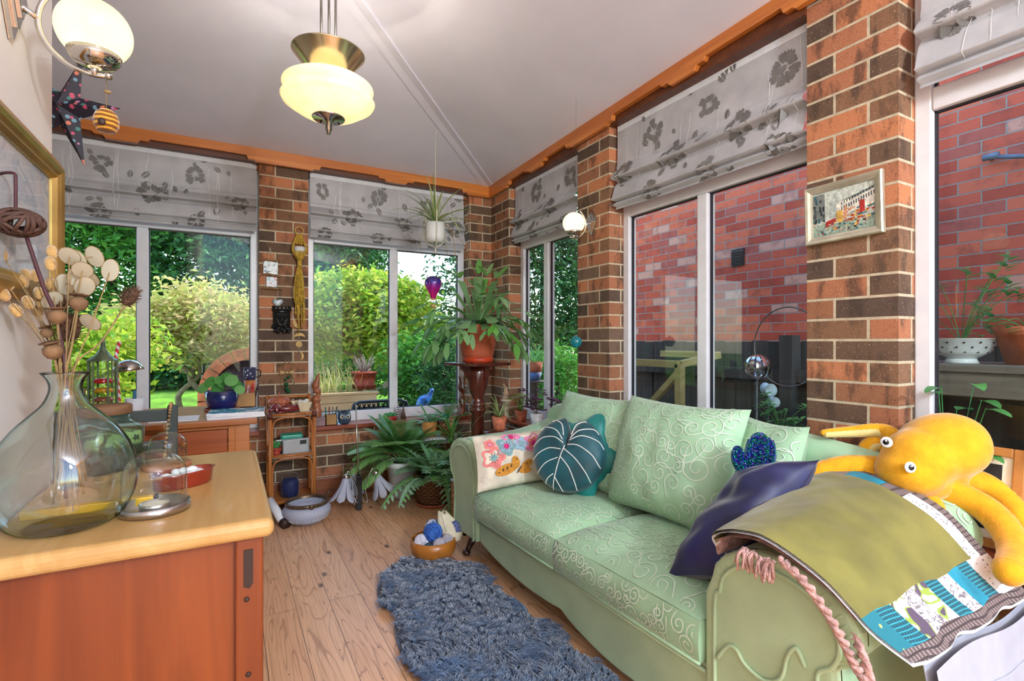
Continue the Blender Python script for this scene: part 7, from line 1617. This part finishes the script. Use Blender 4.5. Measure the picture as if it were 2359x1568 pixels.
sprig(c+V((0, 0, .09)), 16, .22, .02, .36, 3, g_, .055, .024)
c = V((2.82, P(2372, 800, x=2.82).y, PT)); g_ = thing('terracotta_planter', 'terracotta pot with leaves on the timber ledge at the right edge', 'plant', c); b = MB(); b.shell([(.07, 0), (.105, .12), (.115, .122), (.118, .155)], c, 32, t=.008); b.build('pot', m_terra, g_); sprig(c+V((0, 0, .13)), 12, .16, -.06, .2, 6, g_)
# between fence and window 4: pale cold frame, metal ball ornament, butterflies, plant
cf = thing('cold_frame', 'pale timber cold frame standing by the dark fence outside the middle window', 'cold frame', (2.75, 2.9, GZ)); m_pt = wood('pale_timber', (206, 190, 132), (176, 156, 96), .6, 'y', .6)
b = MB(); q = P(1472, 843, x=2.75); e_ = P(1566, 843, x=2.75); zt = .96
b.bar((2.75, q.y+.15, zt), (2.75, e_.y, zt), .05, .05); b.bar((2.75, e_.y, zt), (2.75, e_.y, GZ), .05, .05); b.bar((3.15, q.y+.15, zt+.06), (3.15, e_.y, zt+.06), .05, .05); b.bar((2.75, e_.y, zt), (3.15, e_.y, zt+.06), .045, .045); b.bar((2.75, e_.y, zt-.05), (2.75, q.y+.1, .45), .04, .04); b.bar((2.75, q.y+.15, zt), (2.75, q.y+.15, GZ), .05, .05); b.build('timber', m_pt, cf)
b = MB(); b.box((2.76, e_.y+.03, zt-.02), (3.14, q.y+.12, zt-.012)); b.build('cover', plain('mossy_cover', (110, 124, 66), .6, var=.2), cf)
c = P(1745, 845, x=2.7); g_ = thing('wire_ball_ornament', 'silver metal leaf ball with a wire hoop on a garden stake by the fence', 'ornament', V((c.x, c.y, GZ))); b = MB(); g = random.Random(3); b.tube([c, V((c.x, c.y+.02, GZ))], .006, 6)
b.tube([c+V((0, .20*math.cos(t_)-.18, .22*math.sin(t_)+.12)) for t_ in [i*2*PI/40 for i in range(40)]], .004, 6, True); b.build('stake_and_hoop', m_pew, g_)
b = MB()
for k in range(12): a = k*PI/6; b.grid(lambda u, v: c+V((.075*math.sin(PI*u)*math.cos(a+v*.35), .075*math.sin(PI*u)*math.sin(a+v*.35), .075*math.cos(PI*u))), 10, 2)
b.build('ball', plain('bright_steel', (206, 208, 210), .15, 1.), g_)
c = P(1770, 905, x=2.6); g_ = thing('butterfly_stake', 'pale blue metal butterflies on a thin garden stake outside the middle window', 'ornament', V((c.x, c.y, GZ))); b = MB(); b.tube([c, V((c.x, c.y, GZ))], .003, 5)
b.build('stake', m_pew, g_); b = MB()
for o, s in ((V((0, 0, 0)), 1.), (V((0, -.03, -.06)), .8)):
    for sg in (-1, 1): b.add([c+o]+[c+o+V((.02*sg, (sg*(.03+.035*math.cos(t_)))*s, (.02+.035*math.sin(t_))*s)) for t_ in [i*2*PI/12 for i in range(12)]], [(0, i+1, (i+1) % 12+1) for i in range(12)])
b.build('butterfly', plain('pale_blue_enamel', (190, 214, 230), .4), g_, solid=.002)
c = V((2.55, P(1800, 960, x=2.55).y, GZ)); g_ = thing('lower_pot_plant', 'small leafy plant in a dark pot on a stand outside below the middle window', 'plant', c); b = MB(); b.lathe([(.06, 0), (.06, .66), (.0005, .66)], c, 16); b.shell([(.08, .66), (.10, .80)], c, 24, t=.006); b.build('pot', plain('dark_pot', (48, 50, 56), .6), g_); sprig(c+V((0, 0, .80)), 16, .16, .0, .22, 8, g_)
b = MB(); dp = P(1203, 700, x=2.35); b.tube([V((dp.x, dp.y, GZ)), V((dp.x, dp.y, 2.6))], .034, 14); b.tube([V((dp.x, dp.y, 1.2)), V((dp.x, dp.y, 1.28))], .041, 14); tag(b.build('drainpipe', plain('black_drainpipe', (30, 26, 34), .4), loc=V((dp.x, dp.y, GZ))), 'black drainpipe just outside the corner window', 'pipe')
c = V((P(1230, 860, y=5.1).x, 5.1, GZ)); g_ = thing('outdoor_pot_plant', 'grassy plant in an orange and blue pot on a stand outside the corner window', 'plant', c); b = MB(); z0 = P(1230, 876, y=5.1).z-GZ; b.lathe([(.05, 0), (.05, z0-.02), (.12, z0-.02), (.12, z0), (.0005, z0)], c, 18); b.build('stand', m_fence, g_); b = MB(); b.shell([(.07, z0), (.095, z0+.10)], c, 24, t=.005); b.build('blue_base', plain('slate_blue_pot', (70, 100, 150), .5), g_); b = MB(); b.shell([(.09, z0+.10), (.105, z0+.22)], c, 24, t=.006); b.build('pot', m_terra, g_)
b = MB(); g = random.Random(2)
for k in range(40): a = g.uniform(0, 6.28); el = g.uniform(.4, 1.3); b.blade(c+V((0, 0, z0+.2)), V((math.cos(a)*math.cos(el), math.sin(a)*math.cos(el), math.sin(el))), g.uniform(.2, .4), .014, 3., 6, .2)
b.build('foliage', m_out, g_)
# planting
m_dk = leafmat('conifer_green', (34, 76, 40), (52, 104, 50), (76, 130, 60), .2, .5); m_md = leafmat('hedge_green', (62, 128, 42), (86, 150, 52), (112, 172, 64), .35); m_lime = leafmat('maple_lime', (104, 160, 46), (186, 212, 66), (214, 206, 96), .5)
m_pk = leafmat('acer_cream', (226, 200, 140), (190, 206, 96), (232, 190, 150), .5); m_br = plain('pale_bark', (150, 132, 104), .9, var=.2, sc=14, bump=.6, bsc=60); m_bk = plain('dark_bark', (84, 66, 50), .9, var=.3, sc=14)
def tree(label, base, trunk, ells, n_, size, mat, bark, group=None, seed=0, name='garden_tree', cat='tree', spread=.16, clump=14, asp=.45, drop=.3, r0=.05, hollow=.55):
    base = V(base); root = thing(name, label, cat, base, group); b = MB()
    for path in trunk:
        k = spline([base+V(p) for p in path], 5); m = len(k); b.tube(k, [lerp(r0, r0*.35, i/(m-1)) for i in range(m)], 8)
    b.build('trunk', bark, root)
    o = foliage('crown', cloud([(tuple(base+V(c)), r) for c, r in ells], n_, clump, spread, seed, hollow), size, mat, root, base, asp, drop, seed=seed); return root
hd = [(-6.4, 14.4), (-4.3, 14.1), (-2.3, 14.5), (-.4, 14.1), (1.5, 14.4), (2.9, 14.2)]
names = ['farthest left', 'second from the left', 'third from the left', 'fourth from the left', 'fifth from the left', 'rightmost']
for k, (x, y) in enumerate(hd):
    h_ = 6.6-.5*(k == 5); ww = 1.45 if k < 5 else 1.0
    tree('tall green conifer ending the garden, '+names[k]+' of the row', (x, y, GZ), [[(0, 0, 0), (0, 0, h_*.8)]], [((0, 0, 1.2), (ww, 1.2, 1.2)), ((0, 0, 2.8), (ww, 1.2, 1.5)), ((.1, 0, 4.4), (ww*.9, 1.1, 1.4)), ((0, 0, 5.7), (ww*.65, .8, 1.2))], 17000, .19, m_dk if k % 2 else m_md, m_bk, 'conifer row behind the garden', 100+k, 'conifer_tree', 'tree', .22, 18, .36, .5, .14)
tree('dark conifer close outside the corner window', (5.35, 8.3, GZ), [[(0, 0, 0), (0, 0, 4.2)]], [((0, 0, 1.1), (1.15, 1.0, 1.1)), ((0, 0, 2.4), (1.25, 1.1, 1.4)), ((-.1, 0, 3.7), (1.1, 1., 1.3)), ((-1.2, .6, 2.6), (.8, .8, 1.3)), ((.9, -.5, 2.5), (.9, .9, 1.8))], 24000, .13, m_dk, m_bk, None, 140, 'conifer_tree', 'tree', .17, 16, .34, .5, .12)
tree('mid green bush below the conifer outside the corner window', (4.1, 6.0, GZ), [[(0, 0, 0), (0, 0, .8)]], [((0, 0, .6), (.5, .5, .5)), ((.15, .1, 1.0), (.4, .4, .32))], 5000, .075, m_md, m_bk, None, 141, 'garden_shrub', 'shrub', .08)
tree('lime yellow spreading maple in the middle of the back right window', (1.95, 8.0, GZ), [[(0, 0, 0), (.03, 0, .5), (-.12, 0, .95), (-.3, 0, 1.5)], [(0, 0, .45), (.3, .0, .7), (.28, 0, 1.2), (.35, 0, 1.7)], [(-.1, 0, .9), (-.5, .1, 1.3), (-.9, .1, 1.6)]], [((0, 0, 1.75), (.75, .6, .5)), ((-.65, .1, 1.7), (.7, .55, .42)), ((.5, 0, 1.95), (.55, .5, .35)), ((-.2, 0, 2.15), (.6, .5, .26)), ((-.9, .1, 1.25), (.5, .4, .22)), ((.2, 0, 1.25), (.6, .4, .16))], 15000, .105, m_lime, m_br, None, 150, 'maple_tree', 'tree', .09, 12, .5, .1, .055)
tree('lime topped shrub right of the maple under the patch of sky', (3.1, 8.6, GZ), [[(0, 0, 0), (0, 0, 1.)]], [((0, 0, 1.25), (.65, .55, .55)), ((.5, 0, 1.0), (.5, .5, .55)), ((-.45, 0, 1.2), (.4, .4, .5))], 9000, .095, m_lime, m_bk, None, 151, 'garden_shrub', 'shrub', .1)
tree('dense mid green shrub filling the lower back right window', (2.35, 6.6, GZ), [[(0, 0, 0), (0, 0, 1.)]], [((0, 0, .55), (.55, .5, .6)), ((-.1, 0, 1.05), (.42, .4, .42)), ((.35, .1, .8), (.4, .4, .5))], 9000, .085, m_md, m_bk, None, 152, 'garden_shrub', 'shrub', .09)
tree('thin dark feathery conifer shrub close to the back right window', (2.15, 5.5, GZ), [[(0, 0, 0), (.05, 0, 1.3)]], [((0, 0, .6), (.26, .26, .6)), ((.05, 0, 1.0), (.22, .22, .42))], 3200, .11, m_dk, m_bk, None, 153, 'conifer_shrub', 'shrub', .09, 12, .18, -.3)
tree('cream and pink flushed acer with a twisted pale trunk on the lawn', (-.42, 8.9, GZ+.09), [[(-.1, 0, 0), (-.22, 0, .4), (.05, 0, .75), (-.1, 0, 1.2)], [(-.05, 0, 0), (.12, 0, .35), (-.08, 0, .7), (.25, 0, 1.1), (.6, 0, 1.3)], [(-.02, 0, .7), (-.4, 0, 1.0), (-.75, 0, 1.25)]], [((0, 0, 1.55), (.85, .6, .42)), ((.55, 0, 1.45), (.6, .5, .38)), ((-.6, 0, 1.45), (.5, .45, .38)), ((.1, 0, 1.85), (.55, .45, .24)), ((-.05, -.1, 1.1), (.6, .4, .2)), ((.75, 0, 1.0), (.35, .3, .2))], 9000, .11, m_pk, m_br, None, 154, 'acer_tree', 'tree', .14, 12, .38, .3, .05)
tree('lime green shrub at the left end of the left window', (-1.55, 7.2, GZ), [[(0, 0, 0), (0, 0, 1.)]], [((0, 0, .7), (.6, .5, .75)), ((.35, 0, 1.2), (.5, .5, .45)), ((-.6, 0, 1.1), (.6, .5, .7))], 10000, .10, m_lime, m_bk, None, 155, 'garden_shrub', 'shrub', .11)
tree('dark evergreen mound beneath the acer at the edge of the lawn', (-.4, 12.0, .15), [[(0, 0, 0), (0, 0, .8)]], [((0, 0, .7), (1.1, .6, .75)), ((-1.6, 0, .8), (1.1, .6, .85)), ((1.3, .0, .7), (.9, .5, .75))], 12000, .13, m_dk, m_bk, None, 156, 'garden_shrub', 'shrub', .13)
tree('mid green shrub in front of the tan fence behind the maple', (3.0, 10.8, .12), [[(0, 0, 0), (0, 0, .8)]], [((0, 0, .7), (1.0, .5, .7)), ((-1.5, 0, .5), (.6, .4, .5)), ((1.8, 0, .9), (1.2, .5, .9))], 10000, .11, m_md, m_bk, None, 157, 'garden_shrub', 'shrub', .12)
tree('tangle of pale woody stems left of the maple', (.95, 9.0, GZ+.1), [[(.1*k-.4, .05*(k % 3), 0), (.1*k-.4+.06*math.sin(k*2.), 0, .6), (.1*k-.42+.1*math.sin(k*1.3), 0, 1.15)] for k in range(11)], [((0, 0, 1.2), (.5, .3, .2)), ((0, 0, .35), (.5, .3, .25))], 1600, .07, m_md, plain('straw_stems', (206, 186, 140), .8, var=.15), None, 158, 'stem_shrub', 'shrub', .08, r0=.022)
# brick arch oven, trellis, raised bed, pots, bench, bird
ac = P(577, 905, y=6.1); m_ob = plain('orange_arch_brick', (206, 118, 74), .85, var=.2, sc=12, bump=.3, bsc=90)
g_ = thing('brick_arch', 'orange brick arch with a dark opening in the garden behind the desk plants', 'arch', V((ac.x, 6.1, GZ))); b = MB()
for k in range(13):
    a0_ = math.radians(-8+k*15.2); a1_ = a0_+math.radians(13.9); b.prism([(r_*math.cos(a), r_*math.sin(a)) for r_, a in ((.36, a0_), (.48, a0_), (.48, (a0_+a1_)/2), (.48, a1_), (.36, a1_), (.36, (a0_+a1_)/2))], 0, .11, axes((ac.x, 6.04, ac.z), (1, 0, 0), (0, 0, 1), (0, 1, 0)))
for s in (-1, 1):
    z = GZ
    while z < ac.z-.12: b.box((ac.x+s*.42-.06, 6.04, z), (ac.x+s*.42+.06, 6.15, z+.068)); z += .078
b.build('brick_ring', m_ob, g_); b = MB(); b.prism([(.362*math.cos(t_), .362*math.sin(t_)) for t_ in [i*PI/16 for i in range(17)]]+[(-.362, -.75), (.362, -.75)], 0, .04, axes((ac.x, 6.12, ac.z), (1, 0, 0), (0, 0, 1), (0, 1, 0))); b.build('dark_opening', plain('dark_infill', (78, 60, 66), .9, var=.3), g_)  # flat dark panel across the arch opening
q = P(535, 818, y=9.7); g_ = thing('garden_trellis', 'white panel with a black square trellis behind the brick arch', 'trellis', V((q.x, 9.7, GZ))); b = MB(); b.box((q.x-.45, 9.72, GZ), (q.x+.5, 9.74, q.z+.35)); b.build('white_panel', plain('panel_white', (216, 220, 222), .7), g_)
b = MB()
for i in range(6): b.box((q.x-.42+.17*i, 9.69, GZ), (q.x-.395+.17*i, 9.715, q.z+.36))
for i in range(8): b.box((q.x-.45, 9.685, q.z+.33-.16*i), (q.x+.5, 9.71, q.z+.355-.16*i))
b.build('lattice', plain('black_trellis', (34, 32, 34), .6), g_)
x0, x1 = P(700, 930, y=6.3).x, P(868, 930, y=6.3).x; zt = P(800, 904, y=6.3).z; m_plank = wood('pale_plank', (222, 190, 146), (196, 156, 108), .7, 'x', .5)  # pale tan plank wood for the raised bed
g_ = thing('raised_bed', 'raised wooden plank bed planted with straw coloured grasses', 'planter', ((x0+x1)/2, 6.6, GZ)); b = MB(); z = GZ
while z < zt-.03: b.box((x0, 6.3, z), (x1, 6.33, z+.088)); b.box((x1-.03, 6.33, z), (x1, 6.95, z+.088)); b.box((x0, 6.92, z), (x1-.03, 6.95, z+.088)); z += .094
b.box((x0-.02, 6.28, z), (x1+.02, 6.36, z+.025)); b.build('planks', m_plank, g_); b = MB(); b.box((x0, 6.33, GZ), (x1-.03, 6.92, zt-.05)); b.build('soil', m_soil, g_)
b = MB(); g = random.Random(7)
for k in range(150): o = V((g.uniform(x0+.05, x1-.15), g.uniform(6.4, 6.85), zt-.05)); b.blade(o, V((g.uniform(-.6, .6), g.uniform(-.5, .3), 1)), g.uniform(.18, .42), .012, 1.5, 4, .2)
b.build('grasses', leafmat('straw_grass', (222, 204, 130), (196, 196, 110), (226, 214, 170), .5), g_)
q = V((x1-.10, 6.55, zt+.01)); g_ = thing('square_terracotta_pot', 'terracotta pot with twiggy heather on the corner of the raised bed', 'plant', q); b = MB(); s2 = 2**.5; b.lathe([(.0005, 0), (.11*s2, 0), (.12*s2, .05), (.125*s2, .055), (.10*s2, .06), (.12*s2, .2), (.13*s2, .2), (.13*s2, .225), (.11*s2, .225), (.1*s2, .19), (.0005, .19)], q, 4, rot(z=PI/4+.1)); b.build('pot', plain('red_terracotta', (176, 72, 48), .7, var=.2), g_)
b = MB(); g = random.Random(17)
for k in range(40): b.tube([q+V((0, 0, .18)), q+V((g.uniform(-.12, .12), g.uniform(-.12, .12), .2+g.uniform(.05, .25)))], .004, 4)
b.build('twigs', plain('grey_twig', (150, 128, 120), .9), g_)
x0, x1 = P(812, 930, y=5.0).x, P(905, 930, y=5.0).x+.15; zt = P(850, 925, y=5.0).z; m_iron = plain('dark_blue_iron', (34, 42, 58), .4, .4)
g_ = thing('metal_bench', 'dark blue metal bench back just below the back right window glass', 'bench', ((x0+x1)/2, 4.85, GZ)); b = MB(); b.tube(spline([(x0, 5.0, GZ), (x0, 5.0, zt-.1), (x0+.05, 5.0, zt-.01), (x0+.12, 5.0, zt), (x1-.12, 5.0, zt), (x1-.05, 5.0, zt-.01), (x1, 5.0, zt-.1), (x1, 5.0, GZ)], 5), .016, 8); b.build('back_frame', m_iron, g_)
b = MB()
for i in range(22): xx = lerp(x0+.03, x1-.03, i/21); b.bar((xx, 5.0, zt-.02), (xx+.05*(1 if i % 2 else -1), 5.0, zt-.2), .012)
for z in (zt-.06, zt-.13, zt-.2): b.box((x0, 4.994, z-.012), (x1, 5.006, z+.012))
b.build('lattice', m_iron, g_); b = MB(); b.box((x0, 4.55, GZ+.36), (x1, 4.98, GZ+.39)); b.build('seat', m_iron, g_)
for x in (x0, x1): b = MB(); b.tube([(x, 4.57, GZ), (x, 4.57, GZ+.37)], .015, 8); b.build('leg', m_iron, g_)
q = P(982, 922, y=5.15); g_ = thing('blue_bird_ornament', 'blue glazed bird shaped ornament outside the lower right of the back window', 'ornament', V((q.x, 5.15, GZ))); b = MB(); b.tube(spline([q+V((-.1, 0, -.06)), q+V((-.04, 0, -.01)), q+V((.03, 0, .04)), q+V((.06, 0, .1)), q+V((.075, 0, .13))], 5), [.02, .03, .04, .05, .06, .062, .06, .056, .05, .045, .038, .032, .028, .024, .02, .026, .028, .022, .012, .006, .002], 14); b.build('bird', plain('azure_glaze', (40, 110, 190), .2, var=.4, coat=.5), g_); b = MB(); b.tube([V((q.x, 5.15, GZ)), q+V((0, 0, -.03))], .008, 6); b.build('stake', m_pew, g_)
# ---------------------------------------------------------------- daylight, pendant and fill lights, camera
w = bpy.data.worlds.new('sky'); scn.world = w; w.use_nodes = True; nt = w.node_tree; nt.nodes.clear()
sk = nt.nodes.new('ShaderNodeTexSky'); sk.sky_type = 'NISHITA'; sk.sun_disc = False; sk.sun_elevation = math.radians(42); sk.sun_rotation = math.radians(85); sk.air_density = 1.; sk.dust_density = .6; sk.ozone_density = 1.
bg = nt.nodes.new('ShaderNodeBackground'); bg.inputs[1].default_value = SKY; ow = nt.nodes.new('ShaderNodeOutputWorld'); nt.links.new(sk.outputs[0], bg.inputs[0]); nt.links.new(bg.outputs[0], ow.inputs[0])
sl_ = bpy.data.lights.new('sun', 'SUN'); sl_.energy = SUN; sl_.angle = .02; sl_.color = (1., .93, .82); so_ = bpy.data.objects.new('sun', sl_); COL.objects.link(so_)
so_.rotation_euler = V((-.72, -.05, -.70)).to_track_quat('-Z', 'Y').to_euler(); so_.location = (12, 4, 14)
def point(loc, e, c, r): l = bpy.data.lights.new('lamp_or_fill', 'POINT'); l.energy = e; l.color = c; l.shadow_soft_size = r; o = bpy.data.objects.new('lamp_or_fill', l); COL.objects.link(o); o.location = loc
point(pd+V((0, 0, .22)), 2.5, (1, .92, .82), .04)
for p_ in ((.95, -2.0, 2.2),): point(V(p_), FILL, (.90, .95, 1.), .15)  # unseen fill light behind the camera, added to brighten the room
cam = bpy.data.cameras.new('camera'); co_ = bpy.data.objects.new('camera', cam); COL.objects.link(co_); co_.location = (0, 0, H); co_.rotation_euler = (PI/2, 0, -math.radians(29.2))
cam.sensor_width = 36; cam.lens = F/2359*36; cam.shift_y = (HZ-784)/2359; cam.clip_start = .02; cam.clip_end = 200; scn.camera = co_
scn.view_settings.view_transform = 'Standard'; scn.view_settings.look = 'None'; scn.view_settings.gamma = 1.; scn.view_settings.exposure = EXPO; scn.view_settings.use_curve_mapping = False
cy = scn.cycles; cy.use_denoising = True; cy.max_bounces = 10; cy.diffuse_bounces = 5; cy.glossy_bounces = 4; cy.transmission_bounces = 8; cy.transparent_max_bounces = 14; cy.sample_clamp_indirect = 6.; cy.caustics_reflective = False; cy.caustics_refractive = True; cy.use_adaptive_sampling = True; cy.adaptive_threshold = .02
